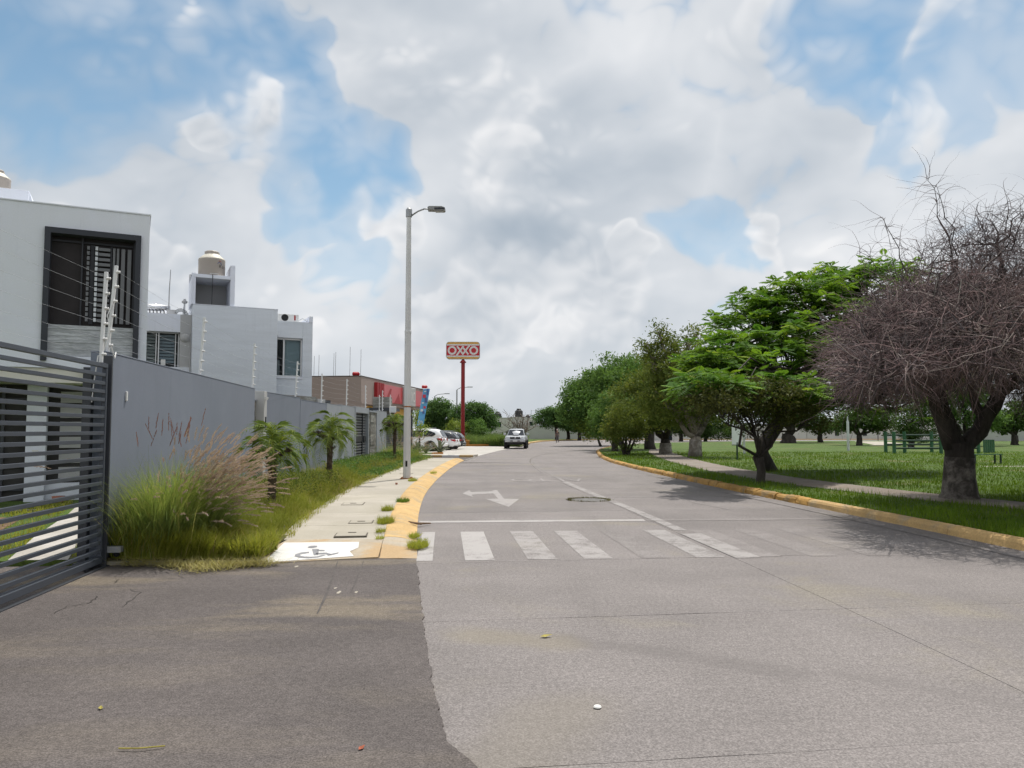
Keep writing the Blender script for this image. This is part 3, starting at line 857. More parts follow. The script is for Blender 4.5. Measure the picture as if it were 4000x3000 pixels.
# footpath through the lawn
PN = curve_fn([(12.5, 5), (11.4, 10), (10.1, 14), (8.95, 16.6), (8.15, 19.6), (7.5, 24), (7.35, 31), (7.7, 37), (8.3, 44), (9.4, 53), (11.5, 64)])
path = struct(MB().sheet([(PN(y) - .02, y) for y in np.linspace(5, 63.9, 40)] + [(PN(y) + 1.62, y) for y in np.linspace(63.9, 5, 40)], LAWN + .004).build('park_path', 'joint'))
yy = 5.0
while yy < 62:
    slab_quad(lambda y: PN(y), lambda y: PN(y) + 1.6, yy, yy + 1.9, lambda y: LAWN + .016, 'paving_slab', 'path', path, th=.03, tl=-.12, g=.008)
    yy += 1.9
MB().sheet([(37, 80), (42, 79), (43, 82), (52, 108), (48, 108), (39, 83)], LAWN + .006).build('paving_slab', 'sidewalk', path)
MB().sheet([(19.8, 32.3), (30, 33.3), (30, 33.9), (19.8, 32.8)], LAWN + .006).build('paving_slab', 'sidewalk', path)

# --- store forecourt and the second entrance
fore = struct(MB().prism([(-2.6, 42), (-2.03, 50.9), (-1.2, 60.3), (0, 71.8), (.6, 76), (-2.4, 79), (-9, 80), (-11.2, 58), (-8, 49), (-6.6, 42)][::-1][::-1], -.04, .008).build('forecourt', 'sidewalk_pale'))
MB().prism([(-12, 42.3), (-2.62, 42.3), (-2.35, 46.6), (-12, 46.9)], -.02, .012).build('second_driveway', 'asphalt', fore)
fs = struct(MB().prism([(-7.2, 46.9), (-2.35, 46.65), (-2.15, 48.6), (-7.2, 49.6)], -.02, .13).build('ramp_sidewalk', 'sidewalk'))
for x0, x1, mt_ in ((-4.75, -4.25, 'kerb_yellow'), (-4.24, -3.2, 'paint_white'), (-3.19, -2.36, 'kerb_yellow')):
    MB().box(x0, x1, 46.60, 46.9 if mt_ != 'paint_white' else 47.6, .0, .136).build('painted_edge', mt_, fs)
MB().box(-3.9, -3.5, 46.95, 47.3, .134, .140).build('wheelchair_symbol', 'symbol_grey', fs)
bed = struct(MB().prism([(-7.5, 50.2), (-5.1, 50.2), (-4.7, 51.2), (-5.0, 53.5), (-7.5, 54)], -.02, .10).build('planting_bed', 'lawn'))
MB().prism([(-5.1, 50.05), (-4.55, 51.0), (-4.7, 51.3), (-5.25, 50.3)], 0, .2).build('kerb_stone', 'kerb_orange', bed)
kb = struct(MB().prism([(-6.4, 79.5), (-2.2, 81.5), (-2.2, 81.9), (-6.4, 79.9)], 0, .18).build('forecourt_kerb', 'kerb_orange'))
vac = struct(MB().prism([(-6.4, 79.9), (-2.2, 81.9), (.9, 77.0), (1.9, 95.7), (3.9, 111), (-30, 118), (-30, 82)], -.02, .06).build('vacant_lot', 'field'))
kf = struct(MB().prism([(2.0, 89), (2.15, 95.7), (4.5, 113.2), (8.3, 125.6), (12, 130.5), (12, 131.2), (8.0, 126.6), (3.9, 113.6), (1.6, 95.8), (1.5, 89)], 0, .15).build('far_kerb', 'kerb_yellow'))
struct(MB().prism([(1.6, 95.8), (3.9, 113.6), (8.0, 126.6), (12, 131.3), (12, 140), (-6, 140), (-6, 100)], 0, .11).build('far_verge', 'lawn'))
struct(MB().prism([(12.1, 131.2), (40, 136.2), (160, 140.2), (160, 141), (40, 137), (12.1, 132)], 0, .15).build('far_kerb', 'kerb_yellow'))

# ------------------------------------------------------------------ boundary wall, gates, electric fence
def frame_at(p0, p1):
    """local frame: x from p0 to p1, y to the left of that, z up"""
    a = math.atan2(p1[1] - p0[1], p1[0] - p0[0])
    return a, math.hypot(p1[0] - p0[0], p1[1] - p0[1])
def wall_thing(p0, p1, label, h=2.56, mat='plaster_grey', th=.18, cap=True):
    a, ln = frame_at(p0, p1)
    t = thing('boundary_wall', label, 'wall', (p0[0], p0[1], 0), a, 'boundary wall panels along the street')
    # plaster face with slightly uneven sheet
    MB().box(0, ln, 0, th, -.05, h).build('plaster_face', mat, t, bevel=.008)
    if cap: MB().box(-.004, ln + .004, -.004, th + .004, h + .002, h + .018).build('coping', mat, t, bevel=.004)
    return t, ln
WA0, WA1 = (-4.89, 9.22), (-5.83, 17.40)
wa, wl = wall_thing(WA0, WA1, 'long plain grey plastered wall behind the fountain grass, next to the dark gate')
bell = MB().box(.62, .665, -.022, .0, 2.0, 2.12).build('doorbell', 'white_plastic', wa, bevel=.006)
# stone clad recess with its flanking pier
a_, l_ = frame_at((-5.83, 17.40), (-5.93, 18.55))
t = thing('stone_doorway', 'narrow stone clad recess between two grey wall panels', 'doorway', (-5.83, 17.42, 0), a_)
MB().box(.02, .82, .22, .40, 0, 2.32).build('back_wall', 'stone_wall', t)
zz = 0.05
while zz < 2.25:
    hh = random.uniform(.09, .16); xx = .02
    while xx < .80:
        ww = min(random.uniform(.2, .45), .82 - xx)
        MB().box(xx + .004, xx + ww - .004, .17 + random.uniform(0, .02), .22, zz + .004, min(zz + hh, 2.3) - .004).build('stone', 'stone_wall', t)
        xx += ww
    zz += hh
MB().box(.0, .84, .16, .42, 2.33, 2.36).build('coping', 'plaster_grey2', t)
MB().box(.84, 1.13, -.01, .35, 0, 2.56).build('pier', 'plaster_shade', t, bevel=.008)
MB().box(.95, 1.02, -.03, -.01, 1.7, 1.95).build('house_number', 'dark_metal', t)
MB().tube([(.93, -.03, 2.36), (.93, -.05, 2.42)], .04, 8).build('pier_lamp', 'white_plastic', t)
wb, _ = wall_thing((-5.945, 18.56), (-6.07, 22.0), 'grey wall panel just beyond the narrow stone recess', 2.545)
wc, _ = wall_thing((-6.07, 22.03), (-6.20, 25.7), 'grey wall panel behind the second palm', 2.50)
wd, _ = wall_thing((-6.20, 25.73), (-6.27, 28.2), 'pale blue grey wall panel left of the slatted pedestrian door', 2.52, 'plaster_grey2')
we, _ = wall_thing((-6.27, 28.22), (-6.34, 31.0), 'darker blue grey return wall directly beside the slatted pedestrian door', 2.56, 'plaster_grey2')
# slatted pedestrian door in its portal
p0, p1 = (-6.34, 31.02), (-6.37, 34.15)
a_, l_ = frame_at(p0, p1)
t = thing('slatted_door', 'dark slatted metal door in a grey plaster portal behind the second palm', 'door', (p0[0], p0[1], 0), a_)
MB().box(0, .16, -.02, .3, 0, 2.6).build('jamb', 'plaster_grey2', t, bevel=.006)
MB().box(l_ - .14, l_, -.02, .3, 0, 2.6).build('jamb', 'plaster_grey2', t, bevel=.006)
MB().box(.16, l_ - .14, -.02, .3, 2.36, 2.6).build('lintel', 'plaster_grey2', t, bevel=.006)
MB().box(.18, l_ - .16, .22, .26, .05, 2.34).build('door_panel', 'black', t)
for k in range(19):
    if 9 <= k <= 10: 
        continue
    z = .1 + k * .117
    MB().box(.18, l_ - .16, .10, .14, z, z + .062).build('slat', 'slat_grey', t)
MB().box(2.05, 2.11, .06, .12, .08, 2.34).build('stile', 'slat_dark', t)
MB().box(.2, l_ - .18, .08, .12, 1.15, 1.38).build('lock_plate', 'slat_dark', t)
MB().box(2.25, 2.31, .02, .07, 1.1, 1.4).build('handle', 'dark_metal', t)
# stone pier
t = thing('stone_pier', 'grey stone faced pier right of the slatted pedestrian door', 'pier', (-6.375, 34.25, 0), R(90))
MB().box(0, 1.95, .02, .3, 0, 2.45).build('core', 'stone_wall', t)
zz = .05
while zz < 2.4:
    hh = random.uniform(.10, .22)
    MB().box(.35 + random.uniform(-.05, .05), 1.5, -.01 + random.uniform(-.012, .012), .02, zz + .006, min(zz + hh, 2.43) - .006).build('stone', 'stone_wall', t)
    zz += hh
MB().box(-.03, 1.98, -.03, .34, 2.45, 2.52).build('coping', 'plaster_grey2', t)
wf, _ = wall_thing((-6.375, 36.25), (-6.36, 39.0), 'pale grey wall panel left of the third palm', 2.56, 'plaster_grey2')
# second sliding gate behind the third palm
p0, p1 = (-6.36, 39.05), (-6.22, 47.6)
a_, l_ = frame_at(p0, p1)
t = thing('sliding_gate', 'far dark slatted sliding gate behind the third palm and the street lamp', 'gate', (p0[0], p0[1], 0), a_, 'dark sliding gates')
for k in range(20):
    z = .16 + k * .117
    MB().box(.05, l_ - .1, 0, .04, z, z + .055).build('slat', 'gate_metal', t)
for x in (0, l_ / 2, l_ - .1):
    MB().box(x, x + .07, -.01, .06, .05, 2.5).build('stile', 'dark_metal', t)
MB().box(l_ - .02, l_ + .16, -.05, .14, 0, 2.55).build('post', 'dark_metal', t)
MB().box(0, l_, .25, .28, .05, 2.4).build('backing_sheet', 'dark_metal', t)
# porch roof and flood lamp behind it
t = thing('gatehouse', 'small stone clad gatehouse with dark flat roof above the far sliding gate', 'gatehouse', (-7.6, 44.0, 0))
MB().box(-1.0, .6, 0, 1.6, 0, 2.75).build('wall', 'stone_wall', t)
MB().box(-1.3, .9, -.3, 1.9, 2.75, 2.92).build('roof', 'dark_metal', t)
MB().box(-.4, .55, .1, 1.2, 2.92, 3.55).build('stone_block', 'stone_wall', t)
t = thing('flood_lamp', 'white flood lamp on a bracket above the far sliding gate', 'lamp', (-6.6, 43.2, 2.5))
MB().tube([(0, 0, 0), (0, 0, .12), (-.15, -.05, .2)], .02, 6).build('bracket', 'galvanised', t)
MB().box(-.28, .1, -.16, -.06, .12, .48).build('lamp_body', 'white_plastic', t, bevel=.02)
MB().box(-.22, .04, -.165, -.16, .17, .43).build('lens', 'blind_grey', t)

# near sliding gate
ga = Vector((0.116, -1.0)).normalized()
GA = math.atan2(ga.y, ga.x)
t = thing('sliding_gate', 'near dark grey sliding gate of horizontal slats at the left edge', 'gate', (-4.86, 9.16, 0), GA, 'dark sliding gates')
GL = 5.6
for k in range(22):
    z = .19 + k * .0985
    MB().box(.045, GL, -.018, .022, z, z + .041).build('slat', 'gate_metal', t, bevel=.003)
MB().box(0, GL, -.025, .03, 2.365, 2.415).build('top_rail', 'gate_metal', t, bevel=.004)
MB().box(0, GL, -.03, .035, .065, .135).build('bottom_rail', 'gate_metal', t, bevel=.004)
MB().box(0, GL, -.012, .012, .137, .150).build('bottom_lip', 'gate_metal', t)
MB().box(0, .042, -.024, .028, .137, 2.363).build('end_stile', 'gate_metal', t, bevel=.004)
MB().box(2.75, 2.80, -.022, .026, .152, 2.363).build('stile', 'gate_metal', t)
for x in (.35, 5.0):
    MB().lathe([(.055, -.012), (.055, .012)], 16).xf(Matrix.Translation((x, 0, .067)) @ Matrix.Rotation(R(90), 4, 'X')).build('wheel', 'dark_metal', t)
t = thing('gate_post', 'dark steel gate post against the end of the grey wall', 'post', (-4.86, 9.20, 0), GA)
MB().box(-.035, .0, -.05, .05, 0, 2.52).build('post_shaft', 'dark_metal', t, bevel=.004)
MB().box(.05, .14, -.22, -.12, .0, 2.30).build('guide_post', 'dark_metal', t, bevel=.004)
MB().box(-.02, .30, -.20, -.04, .0, .10).build('foot_plate', 'dark_metal', t)
MB().box(-.12, -.03, .02, .20, .17, .24).build('stop_bracket', 'galvanised', t)
MB().tube([(-.12, .12, .14), (-.30, .12, .14)], .035, 10).build('stop_roller', 'black', t)

# electric fence posts
def fence_post(x, y, z0, lean, label, n=6, h=1.02, s=1.0):
    t = thing('fence_post', label, 'fence post', (x, y, z0), 0, 'white electric fence posts on the wall')
    top = Vector((lean, 0, h))
    MB().box(-.018 * s, .018 * s, -.018 * s, .018 * s, 0, h).xf(Matrix.Shear('XY', 4, (lean / h, 0)) if False else Matrix(((1, 0, lean / h, 0), (0, 1, 0, 0), (0, 0, 1, 0), (0, 0, 0, 1)))).build('post_shaft', 'white_metal', t, bevel=.004)
    src = None
    pts = []
    for k in range(n):
        q = (k + .55) / n
        p = top * q + Vector((.035, -.01, 0))
        pts.append(Vector((x, y, z0)) + p)
        if src is None:
            src = MB().lathe([(.007, -.028), (.018, -.020), (.009, -.010), (.020, .0), (.009, .010), (.018, .020), (.007, .028)], 8).xf(Matrix.Rotation(R(90), 4, 'Y')).build('insulator', 'white_plastic', t, True)
            src.location = p
        else:
            share(src, t, p)
    return pts
P = []
fp = lambda *a, **k: P.append(fence_post(*a, **k))
fp(-4.845, 9.02, 2.42, .03, 'white insulator post on top of the gate post, nearest of the row', h=1.08)
fp(-4.93, 9.32, 2.56, .075, 'white insulator post leaning at the near end of the grey wall', h=1.08)
fp(-5.40, 13.24, 2.56, .06, 'white insulator post midway along the long grey wall, before the second house')
fp(-5.84, 17.25, 2.56, .03, 'white insulator post at the far end of the long grey wall')
fp(-6.10, 21.6, 2.55, .05, 'white insulator post in front of the curtained window of the second house')
fp(-6.21, 25.0, 2.50, .01, 'white insulator post before the blank brown store wall, left of the two', h=.98)
fp(-6.32, 29.3, 2.57, .01, 'white insulator post where the wall turns beside the slatted pedestrian door')
fp(-6.41, 33.6, 2.58, -.01, 'white insulator post above the right jamb of the slatted pedestrian door')
fp(-6.48, 38.4, 2.58, .0, 'white insulator post in front of the red store panel, left one', h=1.05)
fp(-7.0, 40.5, 2.4, .0, 'white insulator post in front of the red store panel, middle one', h=1.1)
fp(-6.9, 43.5, 2.4, .0, 'white insulator post in front of the red store panel, rightmost one', h=1.25)
t = thing('fence_wires', 'thin electric fence wires strung along the top of the boundary wall', 'wire')
for k in range(6):
    prev = Vector((-4.0, 1.5, 2.45 + (k + .55) / 6 * 1.05))
    MB().tube([prev, (prev + P[0][k]) / 2 - Vector((0, 0, .03)), P[0][k]], .0013, 3, False).build('strand', 'wire', t)
    for a, b in zip(P[1:8], P[2:8]):
        MB().tube([a[k], (a[k] + b[k]) / 2 - Vector((0, 0, .04)), b[k]], .0016, 3, False).build('strand', 'wire', t)
MB().tube([P[1][0], P[1][0] + Vector((.0, .1, -.15)), Vector((-4.92, 9.5, 2.59))], .008, 5).build('lead', 'white_plastic', t)
MB().tube([P[0][0] + Vector((-.03, 0, 0)), Vector((-4.87, 9.0, 2.5)), Vector((-4.89, 8.97, 2.2)), Vector((-4.90, 8.95, 1.95))], .007, 5).build('lead', 'white_plastic', t)
MB().tube([P[1][3] + Vector((-.02, 0, 0)), P[1][2] + Vector((-.05, -.05, 0)), P[1][1] + Vector((.0, -.05, 0)), P[1][0] + Vector((-.06, -.05, -.1)), P[0][1]], .006, 5).build('lead', 'white_plastic', t)

# ------------------------------------------------------------------ garden behind the gate
gy = struct(MB().prism([(-6.42, 9.2), (-6.1, 9.21), (-5.12, 9.30), (-5.95, 17), (-6.3, 21), (-14, 21), (-22, 10), (-16, 2), (-6.42, 2)], -.03, .075).build('front_garden', 'lawn'))
MB().sheet([(-5.62, 8.9), (-5.28, 9.25), (-7.0, 13.2), (-8.3, 16.4), (-8.9, 16.1), (-8.1, 14.2), (-6.7, 11.0)][:0] + [(-6.0, 9.25), (-5.3, 9.28), (-7.05, 12.95), (-8.35, 16.3), (-9.0, 16.05), (-8.15, 14.2), (-6.95, 11.3)], .082).build('concrete_walk', 'sidewalk_pale', gy)
MB().sheet([(-9.2, 15.2), (-9.8, 15.0), (-11, 13.4), (-10.4, 13.1)], .082).build('concrete_walk', 'sidewalk_pale', gy)
MB().sheet([(-7.3, 10.6), (-8.6, 13.6), (-9.6, 14.0), (-9.0, 10.6)], .080).build('mulch_patch', 'mulch', gy)

# ------------------------------------------------------------------ first house
HR = math.atan2(-.442, -.897)
h1 = thing('house', 'nearest white house with a dark framed upper window at the left edge', 'house', (-8.15, 17.04, 0), HR, 'white two storey houses')
# local x runs left along the front, y towards the street
MB().box(.0, .17, -7, 0, 2.95, 6.45).build('wall', 'plaster_white', h1)
MB().box(2.01, 7.5, -7, 0, 2.95, 6.45).build('wall', 'plaster_white', h1)
MB().box(.17, 2.01, -7, 0, 5.95, 6.45).build('wall', 'plaster_white', h1)
MB().box(.172, 2.008, -7, -.01, 2.95, 3.21).build('wall', 'plaster_white', h1)
MB().box(-.02, 7.5, -7, .02, 6.452, 6.478).build('parapet_cap', 'plaster_white', h1)
# dark projecting frame
fr = MB().box(.165, .275, -.25, .07, 3.10, 5.96).box(1.905, 2.015, -.25, .07, 3.10, 5.96).box(.275, 1.905, -.25, .07, 5.84, 5.96).build('window_surround', 'frame_dark', h1)
wn = MB().box(.275, 1.905, -.32, -.25, 3.2, 5.84).build('window', 'recess_dark', h1)
MB().box(.275, 1.905, -.24, -.2, 5.72, 5.76).build('track', 'slat_dark', wn)
MB().box(.275, .315, -.24, -.12, 3.9, 5.84).build('screen_frame', 'slat_dark', wn)
MB().box(1.30, 1.33, -.24, -.14, 3.9, 5.84).build('screen_frame', 'slat_dark', wn)
for x in (.355, .48, .60, .675):
    MB().box(x, x + (.075 if x < .59 else .045), -.18, -.14, 3.98, 5.66).build('vertical_slat', 'slat_grey', wn)
for k in range(15):
    z = 4.0 + k * .113
    MB().box(.775, 1.005, -.18, -.14, z, z + .065).build('horizontal_slat', 'slat_grey', wn)
    MB().box(1.015, 1.065, -.16, -.12, z, z + .08).build('slat_clip', 'blind_grey', wn)
    MB().box(1.175, 1.225, -.17, -.13, z, z + .08).build('slat_clip', 'slat_grey', wn)
MB().box(.74, .765, -.22, -.13, 3.9, 5.7).build('screen_frame', 'slat_dark', wn)
MB().box(1.085, 1.16, -.24, -.2, 3.95, 5.7).build('screen_frame', 'slat_dark', wn)
zz = 3.215
while zz < 3.86:
    hh = min(random.uniform(.08, .17), 3.885 - zz)
    MB().box(.278, 1.902, -.24, -.04 + random.uniform(-.012, .012), zz + .002, zz + hh - .002).build('stone_course', 'stone_clad', h1)
    zz += hh
# ground floor
MB().box(0, 7.5, -7, -.05, 2.64, 2.948).build('floor_slab', 'plaster_cream', h1)
MB().box(.02, 1.2, -.04, .25, 2.85, 2.97).build('awning_lip', 'frame_dark', h1)
MB().box(-.02, 7.5, -1.4, -1.2, 0, 2.64).build('ground_wall', 'interior', h1)
MB().box(1.93, 2.31, -1.15, -.8, 0, 2.64).build('column', 'plaster_white', h1, bevel=.01)
MB().box(.05, 1.93, -1.19, -.98, 0, .45).build('plinth', 'plaster_white', h1)
MB().box(.0, .3, -7, -.9, 0, 2.64).build('ground_wall', 'plaster_shade', h1)
MB().box(2.06, 2.18, -.8, -.785, 1.12, 1.2).build('wall_plate', 'white_plastic', h1)
for x in (2.75, 3.3):
    MB().box(x, x + .06, -1.19, -1.12, 0, 2.6).build('door_mullion', 'dark_metal', h1)
for k in range(5):
    MB().box(2.35, 4.2, -1.19, -1.15, .3 + k * .5, .34 + k * .5).build('door_rail', 'dark_metal', h1)
for k in range(6):
    MB().box(.4, 1.7, -1.19, -1.17, .55 + k * .34, .8 + k * .34).build('louvre_blade', 'plaster_shade', h1)
# stair head and water tank
MB().box(2.5, 5, -5, -1.5, 6.45, 7.10).build('stair_head', 'plaster_white', h1, bevel=.01)
MB().add([(2.30, -1.6, 6.45), (2.5, -1.6, 6.45), (2.5, -1.6, 7.10), (2.30, -4, 6.45), (2.5, -4, 6.45), (2.5, -4, 7.10)], [(0, 2, 1), (3, 4, 5), (0, 3, 5, 2)]).build('stair_slope', 'plaster_white', h1)
def tank(name, label, loc, rz, s, body, top, text=None, group='rooftop water tanks'):
    t = thing(name, label, 'water tank', loc, rz, group)
    MB().lathe([(.46 * s, 0), (.475 * s, .05 * s), (.475 * s, .60 * s), (.485 * s, .63 * s), (.475 * s, .65 * s)], 32).build('tank_body', body, t, True)
    MB().lathe([(.480 * s, .651 * s), (.47 * s, .68 * s), (.30 * s, .83 * s), (.275 * s, .86 * s)], 32).build('tank_shoulder', top, t, True)
    MB().lathe([(.26 * s, .861 * s), (.265 * s, .96 * s), (.23 * s, .99 * s), (.0, 1.0 * s)], 8, close=False).build('lid', body, t)
    return t
tank('water_tank', 'cream water tank on the nearest roof, cut by the left edge of the picture', (-8.15 - .897 * 3.25 - .442 * 2.3, 17.04 - .442 * 3.25 + .897 * 2.3, 7.10), 0, .62, 'tank_beige', 'tank_top_sunlit')

# shoes and a potted tuft by the plinth
t = thing('clay_pot', 'small terracotta pot at the foot of the white column behind the gate', 'pot', (-9.75, 16.62, .075))
MB().lathe([(.10, 0), (.16, .03), (.15, .05), (.11, .06), (.13, .14)], 14).build('pot_body', 'terracotta', t, True)

# ------------------------------------------------------------------ second house
h2 = thing('house', 'second white house with a roof tower carrying a beige water tank', 'house', (-8.94, 29.1, 0), HR, 'white two storey houses')
MB().box(0, 2.99, -6, 0, 0, 6.22).build('wall', 'plaster_streak', h2, bevel=.01)
MB().box(-.01, 3.0, -6, .01, 6.222, 6.245).build('parapet_cap', 'plaster_white', h2)
MB().box(-1.50, -.003, -6, -.85, 0, 3.72).build('wing_wall', 'plaster_streak', h2, bevel=.006)
MB().box(-1.50, -1.115, -6, -.85, 3.722, 5.93).build('wing_wall', 'plaster_streak', h2, bevel=.006)
MB().box(-1.113, -.003, -6, -.85, 5.27, 5.93).build('wing_wall', 'plaster_streak', h2, bevel=.006)
MB().box(-1.113, -.003, -1.9, -1.8, 3.722, 5.268).build('room_back', 'interior', h2)
MB().box(-1.5, -1.36, -6, -.83, 5.932, 6.17).build('parapet_pier', 'plaster_white', h2)
wn = MB().box(-1.10, -.01, -1.02, -1.0, 3.74, 5.25).build('window', 'window_glass', h2)
MB().box(-1.09, -.02, -1.0, -.96, 5.20, 5.262).box(-1.09, -.02, -1.0, -.96, 3.728, 3.79).box(-1.112, -1.06, -1.0, -.96, 3.728, 5.262).box(-.44, -.38, -1.0, -.95, 3.79, 5.2).build('frame', 'white_metal', wn)
MB().box(-1.06, -.44, -1.12, -1.08, 3.78, 5.22).build('curtain', 'curtain', wn)
MB().box(-.30, -.1, -1.3, -1.2, 3.78, 4.4).build('blind', 'plaster_shade', wn)
MB().box(-1.13, .0, -.85, -.80, 3.66, 3.72).build('sill', 'plaster_white', wn)
MB().add([(0, -.85, 5.5), (-.16, -.85, 5.36), (-.16, -.6, 5.30), (0, -.6, 5.42)], [(0, 1, 2, 3)]).build('awning_flap', 'white_metal', h2)
# back section with louvred window
MB().box(2.992, 6.5, -6, -.6, 0, 3.95).build('back_wall', 'plaster_white', h2)
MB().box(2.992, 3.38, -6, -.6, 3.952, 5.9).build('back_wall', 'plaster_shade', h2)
MB().box(3.38, 6.5, -6, -.6, 5.24, 5.9).build('back_wall', 'plaster_white', h2)
MB().box(3.38, 6.5, -1.1, -1.0, 3.952, 5.238).build('room_back', 'interior', h2)
wn = MB().box(3.385, 5.2, -.90, -.88, 3.96, 5.23).build('window', 'window_glass', h2)
MB().box(3.39, 3.43, -.88, -.8, 3.96, 5.23).box(3.50, 3.53, -.88, -.8, 3.96, 5.23).box(4.06, 4.10, -.88, -.78, 3.96, 5.23).box(4.15, 4.18, -.88, -.8, 3.96, 5.23).box(3.39, 5.2, -.88, -.8, 5.20, 5.232).build('frame', 'white_metal', wn)
for k in range(9):
    z = 4.12 + k * .118
    MB().box(3.54, 4.05, -.99, -.94, z, z + .085).build('louvre', 'blind_grey', wn)
    MB().box(4.19, 5.1, -.99, -.94, z, z + .085).build('louvre', 'blind_tan', wn)
MB().box(3.85, 4.0, -.59, -.5, 4.0, 4.2).build('wall_box', 'white_plastic', h2)
dish = MB().lathe([(.0, 0), (.10, .02), (.2, .09)], 14, close=False).xf(Matrix.Translation((3.2, -.5, 4.98)) @ Matrix.Rotation(R(70), 4, 'X')).build('satellite_dish', 'plaster_shade', h2, True)
MB().tube([(3.15, -.62, 4.9), (3.0, -.5, 5.2)], .012, 5).build('dish_arm', 'galvanised', h2)
MB().tube([(3.01, -.58, 5.9), (3.02, -.57, 4.6), (3.02, -.57, 3.0)], .02, 6).build('drain_pipe', 'plaster_shade', h2)
# roof tower
MB().box(1.56, 1.72, -1.7, -.06, 6.25, 7.79).build('tower_side', 'plaster_white', h2, bevel=.006)
MB().box(2.92, 3.06, -1.7, -.06, 6.25, 7.40).build('tower_side', 'plaster_white', h2, bevel=.006)
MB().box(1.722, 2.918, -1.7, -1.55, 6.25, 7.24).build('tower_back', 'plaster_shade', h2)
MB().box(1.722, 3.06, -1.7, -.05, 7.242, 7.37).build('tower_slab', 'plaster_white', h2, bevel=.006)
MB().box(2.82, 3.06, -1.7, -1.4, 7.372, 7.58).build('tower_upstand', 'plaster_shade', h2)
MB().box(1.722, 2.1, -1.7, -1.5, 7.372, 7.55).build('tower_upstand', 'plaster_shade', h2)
MB().tube([(2.35, -.03, 7.38), (2.35, -.02, 7.30), (2.36, -.03, 6.26)], .012, 6).build('water_pipe', 'slat_dark', h2)
tk = tank('water_tank', 'beige water tank with its shoulder coloured as sunlit on the roof tower of the second house', (0, 0, 0), HR, 1.0, 'tank_beige', 'tank_top_sunlit')
tk.location = Matrix.Translation((-8.94, 29.1, 0)) @ Matrix.Rotation(HR, 4, 'Z') @ Vector((2.34, -.62, 7.372))
for k, ch in enumerate('Roto'):
    an = R(90 + 33 + k * 15)     # round the side of the tank, towards the right
    text_mesh(ch, .17, 'black', tk, 'lettering', Matrix.Rotation(an - R(90), 4, 'Z') @ Matrix.Translation((0, .478, .36)) @ Matrix.Rotation(R(180), 4, 'Z') @ Matrix.Rotation(R(90), 4, 'X'))
MB().tube([(-.16, .455, .46), (-.22, .43, .52), (-.28, .395, .50), (-.31, .37, .42)], .010, 5).build('emblem', 'banner_dark', tk)
MB().tube([(-.22, .435, .56), (-.28, .40, .55)], .012, 5).build('emblem', 'red_fin', tk)
MB().box(-.2, .1, .45, .49, .06, .075).build('bracket', 'white_plastic', tk)
M2 = Matrix.Translation((-8.94, 29.1, 0)) @ Matrix.Rotation(HR, 4, 'Z')
def on2(x, y, z): return M2 @ Vector((x, y, z))
t = thing('solar_heater', 'silver solar water heater cylinder lying on the back roof of the second house', 'water heater', on2(4.6, -1.4, 5.9), HR)
MB().lathe([(.10, -.9), (.14, -.88), (.14, .88), (.10, .9)], 16).xf(Matrix.Translation((0, 0, .30)) @ Matrix.Rotation(R(90), 4, 'Y')).build('storage_cylinder', 'steel_tube', t, True)
for k in range(14):
    MB().tube([(-.8 + k * .12, .06, .22), (-.8 + k * .12, .45, .05)], .022, 6).build('vacuum_tube', 'tank_black', t)
t = thing('antenna_mast', 'thin bare antenna mast on the back roof of the second house', 'antenna', on2(3.76, -1.2, 5.9), HR)
MB().tube([(0, 0, 0), (.0, 0, .9), (-.03, 0, 1.75)], [.022, .018, .012], 6).build('mast', 'galvanised', t)
t = thing('roof_vent', 'capped vent pipe on the roof beside the tank tower', 'vent', on2(3.22, -1.2, 5.9), HR)
MB().tube([(0, 0, 0), (0, 0, .5)], .03, 8).tube([(.06, .05, 0), (.02, .02, .5)], .012, 6).build('pipe', 'white_metal', t)
MB().lathe([(.05, .5), (.1, .53), (.1, .60), (.05, .62), (.04, .68)], 10).build('cowl', 'plaster_shade', t)
t = thing('pipe_coil', 'looped silver hose and pump on the back roof of the second house', 'hose', on2(3.55, -1.0, 5.9), HR)
for r_ in (.12, .15, .18):
    MB().tube([(-.1 + r_ * math.cos(q) * 1.4 - .1, 0, max(0, r_ * 1.5 * math.sin(q))) for q in np.linspace(0, math.pi, 9)], .018, 6).build('hose_loop', 'galvanised', t)
MB().box(.0, .28, -.1, .1, 0, .2).build('pump', 'plaster_shade', t)
t = thing('air_conditioner', 'white outdoor air conditioner unit on the low roof of the second house', 'air conditioner', on2(-.58, -1.3, 5.935), HR)
MB().box(-.42, .42, -.15, .15, .03, .32).build('casing', 'white_plastic', t, bevel=.01)
for r_ in (.13, .10, .07, .04):
    MB().lathe([(r_, 0), (r_, .012), (r_ - .014, .012), (r_ - .014, 0)], 20, close=False).xf(Matrix.Translation((.12, .15, .175)) @ Matrix.Rotation(R(-90), 4, 'X')).build('fan_ring', 'black', t)
MB().lathe([(.0, 0.001), (.14, .001)], 20, close=False).xf(Matrix.Translation((.12, .1505, .175)) @ Matrix.Rotation(R(-90), 4, 'X')).build('fan_recess', 'slat_dark', t)
MB().box(-.30, -.24, .152, .156, .08, .28).build('nameplate', 'red_fin', t)
MB().tube([(-.44, 0, .1), (-.6, 0, .2), (-.75, 0, .12), (-.8, 0, .05)], .02, 6).build('pipe', 'white_metal', t)
# grey stone parapet of a low building seen over the wall
t = thing('stone_shed', 'low stone walled shed showing just above the boundary wall', 'shed', (-7.2, 25.2, 0), R(72))
MB().box(-2.0, 1.4, 0, .25, 0, 2.78).build('wall', 'stone_wall', t)
MB().box(1.42, 1.9, -.05, .3, 0, 2.72).build('pier', 'plaster_shade', t)
MB().box(1.95, 2.5, .1, .2, 2.3, 2.7).build('window_frame', 'dark_metal', t)

